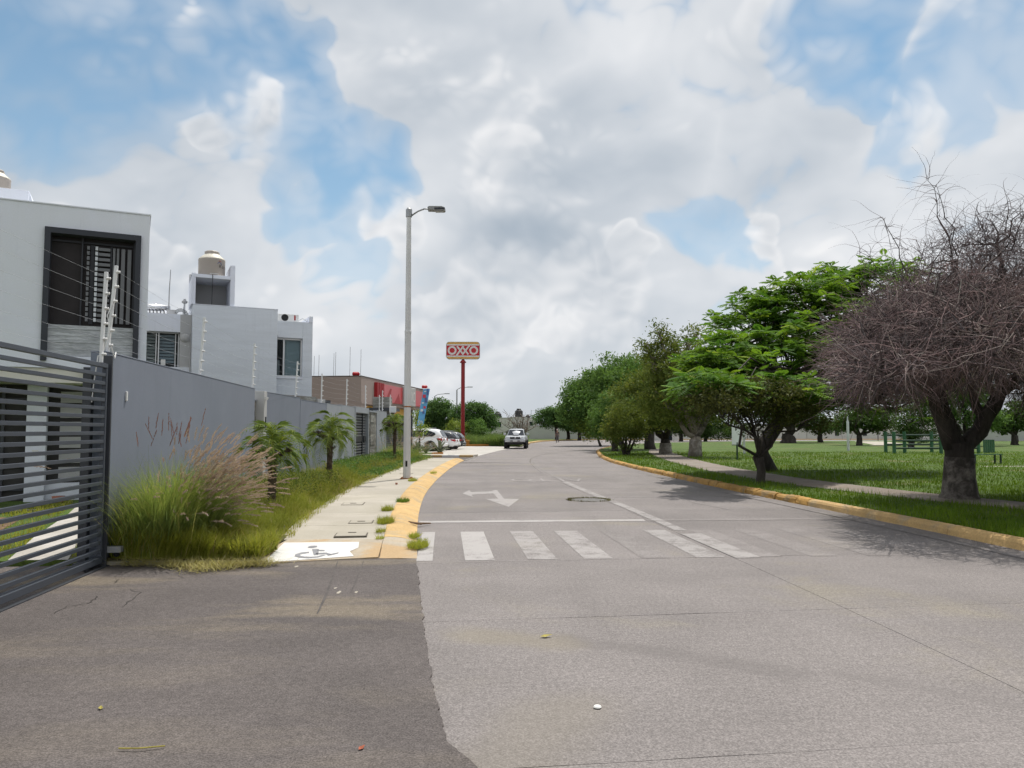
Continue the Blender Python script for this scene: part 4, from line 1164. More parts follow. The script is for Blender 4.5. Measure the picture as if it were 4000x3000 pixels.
# ------------------------------------------------------------------ corner store
SA = math.atan2(1, .129)
st = thing('store', 'brown flat roofed corner store with red panels along its front', 'store', (-11.8, 60, 0), SA)
MB().box(0, 20, 0, 14, 3.86, 5.86).build('upper_wall', 'store_brown', st, bevel=.02)
MB().box(-.02, 20.02, -.02, 14.02, 5.862, 5.93).build('parapet_cap', 'store_dark', st)
MB().box(0, 1.2, .02, 14, 0, 3.858).build('side_wall', 'store_brown', st)
MB().box(1.2, 19.9, 1.1, 14, 0, 3.858).build('shop_wall', 'store_dark', st)
MB().box(-.01, 20, -.06, 1.1, 3.74, 3.858).build('canopy_lip', 'store_brown', st)
MB().box(4.0, 16.5, .98, 1.09, 1.4, 3.70).build('yellow_panel', 'yellow_panel', st)
for x in (6.5, 9.2, 12.0):
    MB().box(x, x + 1.9, .93, .975, .3, 3.0).build('shop_window', 'car_glass', st)
for x in (3.3, 3.83, 4.36, 4.89):
    MB().box(x, x + .30, -.30, .0, 4.05, 5.60).build('red_fin', 'red_fin', st)
MB().box(5.45, 11.7, -.10, -.002, 4.05, 5.58).build('red_panel', 'red_panel', st)
MB().box(15.7, 19.4, -.10, -.002, 4.05, 5.58).build('red_panel', 'red_panel', st)
MB().add([(6.0, -.105, 4.06), (7.3, -.105, 4.06), (8.1, -.105, 5.3), (7.6, -.105, 5.3)], [(0, 1, 2, 3)]).build('panel_mark', 'red_fin', st)
MB().add([(8.9, -.105, 4.06), (11.0, -.105, 4.06), (10.4, -.105, 5.0)], [(0, 1, 2)]).build('panel_mark', 'red_fin', st)
sb = MB().box(11.75, 15.65, -.35, -.002, 3.95, 5.75).build('logo_box', 'sign_grey', st, bevel=.08)
text_mesh('OXXO', 1.35, 'sign_white', sb, 'lettering', Matrix.Translation((13.7, -.37, 4.82)) @ Matrix.Rotation(R(90), 4, 'X') @ Matrix.Diagonal((.85, 1, 1, 1)))
for (x, y, lab) in ((1.0, .8, 'red drum shaped roof ventilator at the near corner of the store'), (19.3, -.3, 'red ribbed roof lamp at the far end of the store front')):
    p = Matrix.Translation((-11.8, 60, 0)) @ Matrix.Rotation(SA, 4, 'Z') @ Vector((x, y, 5.93))
    t = thing('roof_ventilator', lab, 'ventilator', p, .3, 'red ventilators on the store roof'); t.scale = (.66, .66, .66)
    MB().lathe([(.10, -.42), (.22, -.34), (.25, -.2), (.25, .28), (.20, .38), (.05, .50)], 12).xf(Matrix.Translation((0, 0, .30)) @ Matrix.Rotation(R(90), 4, 'Y')).build('drum', 'red_lamp', t)
    MB().tube([(-.6, 0, .0), (-.2, 0, .08), (0, 0, .3)], .03, 6).build('bracket', 'galvanised', t)
for (x, y, h) in ((0.3, 4.6, 1.8), (.3, 5.0, 1.7), (.3, 3.2, 2.0), (.3, 3.35, 1.9), (.3, 2.0, 2.4), (.3, 1.1, 2.2)):
    p = Matrix.Translation((-11.8, 60, 0)) @ Matrix.Rotation(SA, 4, 'Z') @ Vector((x + 1, y - .6, 5.93))
    lab = {4.6: 'leftmost thin rebar whisker standing on the store roof', 5.0: 'thin rebar whisker at the back of the store roof beside the leftmost', 3.2: 'paired thin rebar mast in the middle of the store roof, left', 3.35: 'paired thin rebar mast in the middle of the store roof, right',
           2.0: 'tallest thin rebar mast on the store roof', 1.1: 'thin rebar mast nearest the red ventilator on the store roof'}[y]
    t = tag(MB().tube([(0, 0, 0), (.02, 0, h)], .018, 5).build('roof_mast', 'galvanised'), lab, 'mast', 'thin masts on the store roof')
    t.location = p
# tall banner
bn = thing('banner', 'tall narrow blue advertising banner leaning at the store front', 'banner', (-6.95, 60.5, 0), .05)
MB().tube([(-.45, .03, 0), (-.1, .03, 2.4), (.33, .03, 5.0)], .025, 6).build('pole', 'galvanised', bn)
Vb = []
for i in range(9):
    q = i / 8; z = 2.0 + 2.9 * q; cx = -.28 + .50 * q
    wv = .05 * math.sin(q * 7)
    Vb += [(cx - .26, wv, z), (cx + .26, -wv * .5, z + .02)]
MB().add(Vb, [(2 * i, 2 * i + 1, 2 * i + 3, 2 * i + 2) for i in range(8)]).build('cloth', 'banner_blue', bn)
for (q, dx, w_, h_, m_) in ((.93, -.08, .16, .10, 'banner_white'), (.92, .12, .14, .5, 'banner_dark'), (.80, -.08, .24, .26, 'banner_red'), (.70, .1, .2, .4, 'banner_dark'), (.62, -.10, .18, .10, 'banner_white'),
                            (.50, .1, .18, .18, 'banner_red'), (.42, -.08, .2, .2, 'banner_white'), (.36, .08, .16, .2, 'banner_dark'), (.08, -.15, .05, .36, 'banner_white'), (.08, -.05, .05, .36, 'banner_white'), (.08, .05, .05, .36, 'banner_white'), (.07, .15, .05, .30, 'banner_white')):
    z = 2.0 + 2.9 * q; cx = -.28 + .50 * q + dx
    MB().box(cx - w_ / 2, cx + w_ / 2, -.062, -.056, z - h_ / 2, z + h_ / 2).build('print', m_, bn)

# ------------------------------------------------------------------ pole sign
sg = thing('pole_sign', 'tall red pole carrying a rounded red, white and yellow store sign', 'sign', (-5.5, 86, 0))
MB().box(-.75, .75, -.75, .75, 0, .55).build('plinth', 'kerb_orange', sg, bevel=.03)
MB().lathe([(.30, .551), (.225, .9), (.215, 9.2), (.24, 9.25)], 8).build('pole', 'pole_red', sg)
MB().lathe([(.36, 9.22), (.36, 9.30), (.10, 9.62)], 8).build('pole_cap', 'pole_red', sg)
for k in range(6):
    q = k * math.pi / 3
    MB().add([(.2 * math.cos(q), .2 * math.sin(q), 1.15), (.42 * math.cos(q), .42 * math.sin(q), .552), (.42 * math.cos(q) + .03, .42 * math.sin(q) + .03, .552), (.2 * math.cos(q) + .03, .2 * math.sin(q) + .03, 1.15)], [(0, 1, 2, 3), (3, 2, 1, 0)]).build('gusset', 'sign_red', sg)
def rrect(w_, h_, r_, n=6):
    o = []
    for cx, cz, a0 in ((w_ - r_, -h_ + r_, -90), (w_ - r_, h_ - r_, 0), (-w_ + r_, h_ - r_, 90), (-w_ + r_, -h_ + r_, 180)):
        for i in range(n + 1):
            a = R(a0 + 90 * i / n); o.append((cx + r_ * math.cos(a), cz + r_ * math.sin(a)))
    return o
SZ = Matrix.Translation((0, 0, 10.60))
bd = MB().prism_y(rrect(1.90, .98, .34), -.20, .20).xf(SZ).build('board', 'sign_grey', sg)
for s_ in (-1, 1):
    Sx = SZ @ Matrix.Rotation(0 if s_ < 0 else math.pi, 4, 'Z')
    MB().prism_y(rrect(1.84, .93, .31), -.206, -.201).xf(Sx).build('yellow_field', 'sign_yellow', bd)
    MB().prism_y([(-1.84, -.74), (1.84, -.74), (1.84, .72), (-1.84, .72)], -.212, -.207).xf(Sx).build('white_band', 'sign_white', bd)
    MB().prism_y([(-1.845, -.57), (1.845, -.57), (1.845, .55), (-1.845, .55)], -.218, -.213).xf(Sx).build('red_field', 'sign_red', bd)
    for cx in (-1.22, 1.20):
        o_ = [(cx + .50 * math.cos(q), .50 * math.sin(q)) for q in np.linspace(0, 2 * math.pi, 25)]
        i_ = [(cx + .29 * math.cos(q), .29 * math.sin(q)) for q in np.linspace(0, 2 * math.pi, 25)]
        mb = MB()
        for k in range(24):
            mb.add([(o_[k][0], -.226, o_[k][1]), (o_[k + 1][0], -.226, o_[k + 1][1]), (i_[k + 1][0], -.226, i_[k + 1][1]), (i_[k][0], -.226, i_[k][1])], [(0, 3, 2, 1)])
        mb.xf(Sx).build('letter_o', 'sign_white', bd)
    def bar(x0, z0, x1, z1, wd=.19):
        t_ = Vector((x1 - x0, z1 - z0)).normalized(); n_ = Vector((-t_.y, t_.x)) * wd / 2
        return [(x0 + n_.x, z0 + n_.y), (x0 - n_.x, z0 - n_.y), (x1 - n_.x, z1 - n_.y), (x1 + n_.x, z1 + n_.y)]
    for (x0, z0, x1, z1, dy) in ((-.66, .48, .02, -.46, 0), (.06, .50, -.74, -.60, .003), (-.10, .46, .60, -.46, .006), (.76, .62, -.06, -.48, .009)):
        pl = bar(x0, z0, x1, z1)
        MB().add([(p[0], -.226 - dy, p[1]) for p in pl], [(0, 1, 2, 3)]).xf(Sx).build('letter_x_stroke', 'sign_white', bd)

# ------------------------------------------------------------------ street lamp
lp = thing('street_lamp', 'tall pale grey street lamp post on the left pavement', 'street lamp', (-3.27, 24.0, .125))
MB().box(-.19, .19, -.19, .19, .0, .025).build('base_plate', 'rust', lp)
MB().lathe([(.118, .026), (.112, 1.0), (.100, 4.55)], 8).build('lower_shaft', 'lamp_pole', lp)
MB().lathe([(.108, 4.552), (.110, 4.60), (.100, 4.64)], 8).build('collar', 'lamp_pole', lp)
MB().lathe([(.094, 4.64), (.072, 8.45)], 8).build('upper_shaft', 'lamp_pole', lp)
MB().lathe([(.09, 8.25), (.10, 8.27), (.10, 8.50), (.06, 8.55)], 8).build('pole_cap', 'galvanised', lp)
MB().tube([(.08, 0, 8.30), (.28, 0, 8.44), (.48, 0, 8.52), (.66, 0, 8.52)], .026, 8).build('arm', 'galvanised', lp, True)
hd = MB().prism_y([(.60, 8.46), (1.15, 8.44), (1.15, 8.54), (1.05, 8.58), (.66, 8.585), (.60, 8.56)], -.13, .13).build('lamp_head', 'lamp_head', lp, bevel=.015)
MB().box(.84, 1.12, -.10, .10, 8.425, 8.438).build('lens', 'sign_grey', hd)
MB().box(.82, 1.151, -.134, -.131, 8.47, 8.53).build('fin_panel', 'slat_dark', hd)
MB().box(-.03, .03, -.122, -.112, .38, .56).build('hand_hole', 'black', lp)
for k in range(4):
    MB().lathe([(.02, .026), (.02, .06)], 6, (.14 * (1 if k % 2 else -1), .14 * (1 if k // 2 else -1), 0)).build('bolt', 'rust', lp)
MB().lathe([(.1125, 2.22), (.1125, 2.26)], 8, close=False).build('rust_band', 'rust', lp)
# far lamps behind the store trees
for (u, vt, Y, lab) in ((1697, 1538, 118, 'left one of two far grey street lamps among the trees behind the forecourt'), (1784, 1512, 112, 'right one of two far grey street lamps, half behind the red sign pole')):
    p = at(u, 1700, Y); zt = at(u, vt, Y).z
    t = thing('street_lamp', lab, 'street lamp', (p.x, Y, 0), 0, 'far street lamps')
    MB().tube([(0, 0, 0), (0, 0, zt - .4)], [.13, .10], 8).build('shaft', 'galvanised', t)
    MB().tube([(0, 0, zt - .4), (.5, 0, zt - .1), (1.6, 0, zt)], .05, 6).build('arm', 'galvanised', t)
    MB().box(1.5, 2.3, -.15, .15, zt - .05, zt + .06).build('lamp_head', 'lamp_head', t)

# ------------------------------------------------------------------ cars
def loft(stations, ring):
    V, F = [], []
    m = None
    for s in stations:
        r_ = ring(*s); m = len(r_); V += r_
    n = len(stations)
    for i in range(n - 1):
        for j in range(m):
            F.append((i * m + j, i * m + (j + 1) % m, (i + 1) * m + (j + 1) % m, (i + 1) * m + j))
    F.append(tuple(range(m - 1, -1, -1))); F.append(tuple((n - 1) * m + j for j in range(m)))
    mb = MB(); mb.add(V, F); return mb
def ring_body(x, w_, zl, zh):
    pts = [(-w_ * .86, zl), (-w_ * .97, zl + .10), (-w_, zl + (zh - zl) * .5), (-w_ * .985, zh - .10), (-w_ * .93, zh - .02), (-w_ * .70, zh)]
    pts = pts + [(-a, b) for a, b in pts[::-1]]
    return [(x, a, b) for a, b in pts]
def ring_cab(x, wb, wt, zb, zt):
    pts = [(-wb, zb), (-(wb * .45 + wt * .55), zb + (zt - zb) * .55), (-wt, zt - .07 * min(1, (zt - zb) / .5)), (-wt * .85, zt - .01), (0, zt + .012)]
    pts = pts + [(-a, b) for a, b in pts[:-1][::-1]]
    return [(x, a, b) for a, b in pts]
def wheel(t, x, y, r_, wd, side):
    w_ = MB().lathe([(r_ * .62, -wd / 2), (r_ * .94, -wd / 2), (r_, -wd * .35), (r_, wd * .35), (r_ * .94, wd / 2), (r_ * .62, wd / 2)], 24).xf(Matrix.Translation((x, y, r_)) @ Matrix.Rotation(R(90), 4, 'X')).build('wheel', 'tyre', t, True)
    yo = y + side * (wd / 2 + .004)
    MB().lathe([(r_ * .20, 0), (r_ * .62, .0), (r_ * .64, .012), (r_ * .58, .014)], 20, close=False).xf(Matrix.Translation((x, yo, r_)) @ Matrix.Rotation(R(-90 * side), 4, 'X')).build('rim_well', 'slat_grey', w_)
    mb = MB()
    for k in range(5):
        a = k * 2 * math.pi / 5 + .3
        c, s = math.cos(a), math.sin(a)
        for da, rr in ((0, 1),):
            p = [(-.045, .05), (.045, .05), (.075, r_ * .60), (-.075, r_ * .60)]
            mb.add([(x + (q[0] * c - q[1] * s), yo + side * .02, r_ + (q[0] * s + q[1] * c)) for q in p], [(0, 1, 2, 3), (3, 2, 1, 0)])
    mb.build('rim', 'rim', w_)
def side_glass(t, poly, wb, wt, zb, zt, sgn, mat='car_glass', name='window', off=.012):
    V = []
    for x, z in poly:
        q = min(1, max(0, (z - zb) / (zt - zb)))
        wq = wb + (wt - wb) * q + .02 * math.sin(q * math.pi) 
        V.append((x, sgn * (wq + off), z))
    f = tuple(range(len(V)))
    return MB().add(V, [f if sgn < 0 else f[::-1]]).build(name, mat, t)
def make_suv(name, label, loc, head, paint, Lh=2.55, W_=.98, H_=1.78, zb=1.07, group='cars parked at the store', dark_top=False, r_=.385):
    t = thing(name, label, 'car', loc, math.atan2(head[1], head[0]), group)
    k = H_ / 1.78
    body = loft([(-Lh, W_ * .82, .50, .90), (-Lh + .06, W_ * .92, .36, 1.04 * k), (-Lh + .3, W_ * .985, .28, 1.10 * k), (-1, W_, .25, 1.09 * k), (.9, W_, .25, 1.05 * k), (1.6, W_ * .985, .26, 1.02 * k), (Lh - .35, W_ * .93, .30, .95 * k), (Lh, W_ * .76, .42, .72 * k)], ring_body).build('body', paint, t, True)
    zt = H_
    cab = loft([(-Lh + .06, W_ * .86, W_ * .80, zb, zb + .05), (-Lh + .34, W_ * .91, W_ * .74, zb, zt - .22), (-Lh + .62, W_ * .93, W_ * .71, zb, zt - .07), (-.8, W_ * .94, W_ * .71, zb, zt), (.15, W_ * .94, W_ * .71, zb, zt - .05), (.65, W_ * .92, W_ * .75, zb, zt - .33), (1.2, W_ * .88, W_ * .84, zb - .04, zb + .02)], ring_cab).build('cabin', paint if not dark_top else 'car_dark', t, True)
    for sgn in (-1, 1):
        side_glass(t, [(-Lh + .62, zb + .22), (-Lh + .80, zb + .09), (-1.0, zb + .06), (-1.0, zt - .17), (-1.5, zt - .20), (-Lh + .66, zt - .35)], W_ * .94, W_ * .71, zb, zt, sgn)
        side_glass(t, [(-.93, zb + .06), (.02, zb + .04), (.02, zt - .17), (-.93, zt - .16)], W_ * .94, W_ * .71, zb, zt, sgn)
        side_glass(t, [(.09, zb + .04), (.85, zb + .04), (.42, zt - .26), (.09, zt - .18)], W_ * .94, W_ * .72, zb, zt, sgn)
        MB().box(-.75, -.52, sgn * W_ + (0 if sgn > 0 else -.02), sgn * W_ + (.02 if sgn > 0 else 0), .93 * k, .965 * k).build('door_handle', 'galvanised', t)
        MB().box(.55, .75, sgn * (W_ + .02), sgn * (W_ + .2), zb, zb + .14).build('mirror', paint, t, bevel=.03)
        side_glass(t, [(-Lh + .02, .92 * k), (-Lh + .10, .80 * k), (-Lh + .42, .90 * k), (-Lh + .52, 1.02 * k), (-Lh + .10, 1.02 * k)], W_ * .95, W_ * .98, .5, 1.1, sgn, 'tail_red', 'tail_lamp', .018)
        for wx in (-Lh + 1.0, Lh - .98):
            MB().lathe([(r_ * .9, 0), (r_ * 1.16, .0), (r_ * 1.16, .02)], 22, close=False).xf(Matrix.Translation((wx, sgn * (W_ + .004), r_)) @ Matrix.Rotation(R(-90 * sgn), 4, 'X')).build('wheel_arch', 'car_trim', t)
            wheel(t, wx, sgn * (W_ - .09), r_, .23, sgn)
        MB().box(-1.45, 1.4, sgn * (W_ - .06), sgn * (W_ + .005), .24, .36).build('sill', 'car_trim', t)
        MB().tube([(-Lh + .9, sgn * W_ * .64, zt + .02), (-.7, sgn * W_ * .64, zt + .06), (.1, sgn * W_ * .64, zt + .01)], .02, 6).build('roof_rail', 'galvanised', t)
    # rear window, bumper, plate
    x0, z0, x1, z1 = -Lh + .10, zb + .07, -Lh + .40, zt - .17
    MB().add([(x0 - .05, -W_ * .70, z0), (x0 - .05, W_ * .70, z0), (x1 - .05, W_ * .60, z1), (x1 - .05, -W_ * .60, z1)], [(3, 2, 1, 0)]).build('rear_window', 'car_glass', t)
    MB().box(-Lh - .05, -Lh + .28, -W_ * .93, W_ * .93, .38, .60).build('bumper', paint, t, bevel=.05)
    MB().box(-Lh - .02, -Lh + .3, -W_ * .86, W_ * .86, .24, .40).build('bumper_trim', 'car_trim', t, bevel=.03)
    MB().box(-Lh - .055, -Lh - .05, -.26, .26, .70 * k, .84 * k).build('number_plate', 'plate', t)
    for s in (-1, 1):
        MB().box(-Lh - .015, -Lh + .1, s * W_ * .55 - .14, s * W_ * .55 + .14, .82 * k, 1.0 * k).build('tail_lamp', 'tail_red', t)
    return t
hd_ = (-.992, .128)
make_suv('suv', 'white SUV parked nearest, half behind the far gate and the agaves', (-7.75, 60.9, .008), hd_, 'car_white')
make_suv('minivan', 'low white estate car with dark glass, second in the row of parked cars', (-6.9, 64.6, .008), hd_, 'car_white', Lh=2.45, W_=.90, H_=1.56, zb=.98, dark_top=True, r_=.33)
make_suv('hatchback', 'dark grey car, third in the parked row beside the red sign pole', (-6.6, 68.0, .008), hd_, 'car_dark', Lh=2.4, W_=.90, H_=1.55, zb=.97, r_=.33)

# silver pickup coming towards us, parked at the far left kerb
pk = thing('pickup_truck', 'silver pickup truck parked facing the camera by the tall grass', 'pickup truck', (.42, 70.6, .0), math.atan2(-1, -.055), None)
r_ = .40
loft([(-2.6, .88, .62, 1.12), (-2.4, .94, .55, 1.16), (-.3, .95, .52, 1.16), (.9, .95, .52, 1.18), (1.5, .95, .55, 1.20), (2.2, .93, .60, 1.12), (2.5, .88, .62, 1.02), (2.62, .76, .68, .92)], ring_body).build('body', 'car_silver', pk, True)
loft([(-.95, .84, .70, 1.14, 1.30), (-.80, .86, .66, 1.14, 1.74), (-.3, .86, .66, 1.14, 1.79), (.35, .86, .66, 1.14, 1.76), (.75, .86, .70, 1.14, 1.52), (1.22, .84, .80, 1.14, 1.19)], ring_cab).build('cabin', 'car_silver', pk, True)
MB().add([(1.20, -.74, 1.21), (1.20, .74, 1.21), (.50, .60, 1.69), (.50, -.60, 1.69)], [(0, 1, 2, 3)]).build('windscreen', 'car_glass', pk)
for s in (-1, 1):
    side_glass(pk, [(-.25, 1.22), (.95, 1.22), (.45, 1.66), (-.25, 1.70)], .86, .66, 1.14, 1.79, s)
    side_glass(pk, [(-.78, 1.22), (-.32, 1.22), (-.32, 1.70), (-.70, 1.66)], .86, .66, 1.14, 1.79, s)
    MB().box(.62, .80, s * .92, s * 1.16, 1.20, 1.40).build('mirror', 'car_silver', pk, bevel=.04)
    MB().add([(2.52, s * .50, .93), (2.40, s * .88, .94), (2.36, s * .89, 1.08), (2.53, s * .52, 1.06)], [(0, 1, 2, 3), (3, 2, 1, 0)]).xf(Matrix.Translation((.05, 0, 0))).build('headlight', 'head_lamp', pk)
    MB().lathe([(.0, .012), (.075, .01), (.08, 0)], 14, close=False).xf(Matrix.Translation((2.665, s * .66, .70)) @ Matrix.Rotation(R(90), 4, 'Y')).build('fog_lamp', 'head_lamp', pk)
    for wx in (1.72, -1.55):
        MB().lathe([(r_ * .9, 0), (r_ * 1.2, .0), (r_ * 1.2, .06)], 22, close=False).xf(Matrix.Translation((wx, s * .955, r_ + .02)) @ Matrix.Rotation(R(-90 * s), 4, 'X')).build('wheel_arch', 'car_trim', pk)
        wheel(pk, wx, s * .86, r_, .27, s)
MB().box(2.52, 2.66, -.90, .90, .60, .84).build('bumper', 'car_silver', pk, bevel=.05)
MB().box(2.60, 2.675, -.42, .42, .66, .74).build('lower_grille', 'black', pk)
MB().prism_y([(0, 0), (0, 0), (0, 0)], 0, .001) if False else None
g_ = MB().add([(2.645, -.42, .88), (2.645, .42, .88), (2.63, .50, 1.0), (2.61, .44, 1.06), (2.61, -.44, 1.06), (2.63, -.50, 1.0)], [(0, 1, 2, 3, 4, 5)]).build('grille', 'black', pk)
MB().box(2.625, 2.655, -.46, .46, .955, .985).build('grille_bar', 'slat_grey', g_)
MB().lathe([(0, .012), (.05, .012), (.06, 0)], 12, close=False).xf(Matrix.Translation((2.655, 0, .97)) @ Matrix.Rotation(R(90), 4, 'Y')).build('badge', 'rim', g_)
MB().box(2.676, 2.682, -.20, .20, .66, .78).build('number_plate', 'plate', pk)
MB().box(1.25, 1.75, -.28, .28, 1.19, 1.235).build('bonnet_scoop', 'car_silver', pk, bevel=.02)
MB().box(1.745, 1.76, -.24, .24, 1.195, 1.225).build('scoop_mouth', 'black', pk)
MB().box(-2.5, 2.3, -.7, .7, .38, .60).build('chassis', 'car_trim', pk)
MB().box(-2.3, -1.0, -.6, .6, 1.16, 1.19).build('bed_cover', 'car_trim', pk)

# ------------------------------------------------------------------ walking person
def skin_obj(name, pts, edges, rad, mat, parent, root=0, sub=1):
    me = bpy.data.meshes.new(name); me.from_pydata(pts, edges, [])
    me.materials.append(MATS[mat])
    o = bpy.data.objects.new(name, me); COL.objects.link(o); o.parent = parent
    o.modifiers.new('skin', 'SKIN')
    sv = me.skin_vertices[0].data if me.skin_vertices else None
    if sv is None:
        bm_ = None
        import bmesh
        bm_ = bmesh.new(); bm_.from_mesh(me); bm_.verts.layers.skin.verify(); bm_.to_mesh(me); bm_.free()
        sv = me.skin_vertices[0].data
    for i, r_ in enumerate(rad):
        sv[i].radius = (r_, r_) if not hasattr(r_, '__len__') else r_
        sv[i].use_root = (i == root)
    m_ = o.modifiers.new('smooth', 'SUBSURF'); m_.levels = sub; m_.render_levels = sub
    for p in me.polygons: p.use_smooth = True
    return o
pe = thing('person', 'person in a pale cap, dark red top and grey trousers walking at the far kerb', 'person', (6.15, 104.5, .01), R(180) + .1)
# local: faces -y after the turn, x right
bp = [(0, 0, .95), (0, 0, 1.18), (0, .01, 1.40), (0, .0, 1.50), (0, -.01, 1.58), (0, -.01, 1.68),
      (.19, 0, 1.40), (.24, .06, 1.13), (.25, -.03, .90), (.25, -.06, .80),
      (-.19, 0, 1.40), (-.25, -.05, 1.13), (-.24, .06, .90), (-.24, .10, .80),
      (.10, 0, .92), (.11, -.10, .50), (.11, .06, .08), (-.10, 0, .92), (-.11, .06, .50), (-.11, .22, .12)]
be = [(0, 1), (1, 2), (2, 3), (3, 4), (4, 5), (2, 6), (6, 7), (7, 8), (8, 9), (2, 10), (10, 11), (11, 12), (12, 13), (0, 14), (14, 15), (15, 16), (0, 17), (17, 18), (18, 19)]
br = [(.15, .11), (.14, .10), (.15, .10), (.055, .055), (.075, .085), (.07, .08), (.06, .06), (.045, .045), (.034, .034), (.036, .022), (.06, .06), (.045, .045), (.034, .034), (.036, .022),
      (.09, .09), (.065, .065), (.045, .045), (.09, .09), (.065, .065), (.045, .045)]
# fingers and thumbs
for hx, hy, sgn in ((.25, -.06, 1), (-.24, .10, -1)):
    h0 = 9 if sgn > 0 else 13
    for k in range(4):
        i = len(bp)
        bp += [(hx + (k - 1.5) * .018, hy, .77), (hx + (k - 1.5) * .02 - sgn * .01, hy - .01, .72 + abs(k - 1.4) * .008)]
        be += [(h0, i), (i, i + 1)]; br += [(.009, .009), (.007, .007)]
    i = len(bp); bp += [(hx - sgn * .045, hy - .02, .79), (hx - sgn * .05, hy - .03, .75)]; be += [(h0, i), (i, i + 1)]; br += [(.010, .010), (.008, .008)]
skin_obj('body', bp, be, br, 'skin', pe)
skin_obj('shirt', [bp[k] for k in (0, 1, 2)] + [(0, .005, 1.45), bp[6], bp[7], bp[10], bp[11]], [(0, 1), (1, 2), (2, 3), (2, 4), (4, 5), (2, 6), (6, 7)], [(.175, .13), (.165, .12), (.175, .12), (.08, .08), (.08, .08), (.065, .065), (.08, .08), (.065, .065)], 'shirt', pe)
skin_obj('trousers', [bp[0], bp[14], bp[15], bp[16], bp[17], bp[18], bp[19]], [(0, 1), (1, 2), (2, 3), (0, 4), (4, 5), (5, 6)], [(.17, .125), (.115, .115), (.085, .085), (.065, .065), (.115, .115), (.085, .085), (.065, .065)], 'trousers', pe)
MB().lathe([(.105, 1.66), (.108, 1.70), (.09, 1.765), (.04, 1.79), (0, 1.795)], 14, (0, -.01, 0), close=False).add([(-.08, -.10, 1.675), (.08, -.10, 1.675), (.05, -.19, 1.66), (-.05, -.19, 1.66)], [(0, 1, 2, 3), (3, 2, 1, 0)]).build('cap', 'cap', pe, True)
for k, (x, y, z) in enumerate(((.11, .03, 0), (-.11, .2, .03))):
    MB().box(x - .05, x + .05, y - .19, y + .09, z, z + .10).build('shoe', 'shoe', pe, bevel=.03)
MB().box(-.03, .03, -.125, -.10, 1.60, 1.63).build('nose', 'skin', pe, bevel=.01)

# ------------------------------------------------------------------ far buildings
def far_box(name, label, cat, u0, u1, vt, Y, depth=6, mat='plaster_far', group=None, vb=None, wins=(), zb=0.0):
    a, b = at(u0, vt, Y), at(u1, vt, Y)
    t = thing(name, label, cat, (a.x, Y, zb), 0, group)
    MB().box(0, b.x - a.x, 0, depth, 0, a.z - zb).build('wall', mat, t)
    MB().box(-.05, b.x - a.x + .05, -.05, depth, a.z - zb + .002, a.z - zb + .08).build('coping', 'plaster_far2', t)
    for (x0, x1, z0, z1) in wins:
        w_ = MB().box(x0, x1, -.02, .01, z0, z1).build('window', 'car_glass', t)
        MB().box(x0 - .06, x1 + .06, -.05, -.021, z0 - .08, z0).build('sill', 'plaster_far', w_)
    return t
far_box('far_house', 'low white house behind the bare tree, partly behind the store trees', 'house', 1880, 2000, 1633, 124, 8, 'plaster_far', 'white houses across the far street', wins=((2.2, 3.2, 2.2, 3.0),))
far_box('far_house', 'white house right behind the bare tree with a black roof tank', 'house', 1995, 2060, 1630, 144, 8, 'plaster_far2', 'white houses across the far street')
far_box('far_house', 'pale house gable left of the flat topped trees', 'house', 2062, 2098, 1634, 146, 8, 'plaster_far', 'white houses across the far street', wins=((.3, .9, 2.5, 3.3),))
far_box('far_wall', 'long white street wall behind the walking person', 'wall', 2046, 2330, 1664, 138, .4, 'plaster_far2', 'white walls across the far street')
far_box('far_house', 'white house with a long blank back wall seen low through the park trees', 'house', 2330, 2720, 1668, 150, 6, 'plaster_far', 'white houses across the far street', wins=((3, 4, 1.4, 2.2), (9, 10, 1.4, 2.2)))
far_box('far_house', 'white building with a dark doorway beyond the two forked park trees', 'house', 2550, 2650, 1655, 125, 6, 'plaster_far', 'white houses across the far street', wins=((2.0, 3.1, .0, 2.1),))
far_box('far_wall', 'cream wall beyond the park behind the white notice board', 'wall', 2722, 3150, 1660, 152, .5, 'plaster_far', 'white walls across the far street')
far_box('far_wall', 'cream wall beyond the park, right of the white post', 'wall', 3152, 3560, 1664, 152, .5, 'plaster_far', 'white walls across the far street', wins=((5.5, 6.3, .6, 2.0), (11, 11.8, .6, 2.0)))
far_box('far_house', 'grey blue house wall at the right edge beyond the big dead tree', 'house', 3780, 4250, 1655, 112, 5, 'plaster_far2', 'white houses across the far street', wins=((2, 3, 1.2, 2.2),))
far_box('far_house', 'white house seen through the fork of the dead tree', 'house', 3600, 3779, 1640, 128, 5, 'plaster_far', 'white houses across the far street', wins=((3.0, 4.2, 1.0, 2.6), (5.0, 5.8, 1.0, 2.6)))
far_box('far_house', 'row house roofline far behind the store trees', 'house', 1640, 1880, 1655, 150, 5, 'plaster_far2', 'white houses across the far street')
for (u, vb, Y, s, lab) in ((1943, 1632, 126, 1.35, 'black water tank on the low white house left of the bare tree'), (2027, 1622, 147, 1.6, 'black water tank above the bare tree, right of the other black tank'), (2062, 1633, 149, 1.0, 'small black roof tank beside a thin antenna left of the flat topped trees')):
    p = at(u, vb, Y)
    tank('water_tank', lab, (p.x, Y + 1, p.z - .3), 0, s, 'tank_black', 'tank_black')
t = thing('roof_antenna', 'thin metal antenna frame on the far roof left of the flat topped trees', 'antenna', at(2075, 1634, 148))
for x in (0, 1.2, 2.4): MB().tube([(x, 0, 0), (x, 0, 1.6)], .04, 5).build('mast', 'galvanised', t)
MB().tube([(0, 0, 1.5), (2.4, 0, 1.5)], .03, 5).tube([(0, 0, .9), (2.4, 0, .9)], .03, 5).build('rail', 'galvanised', t)
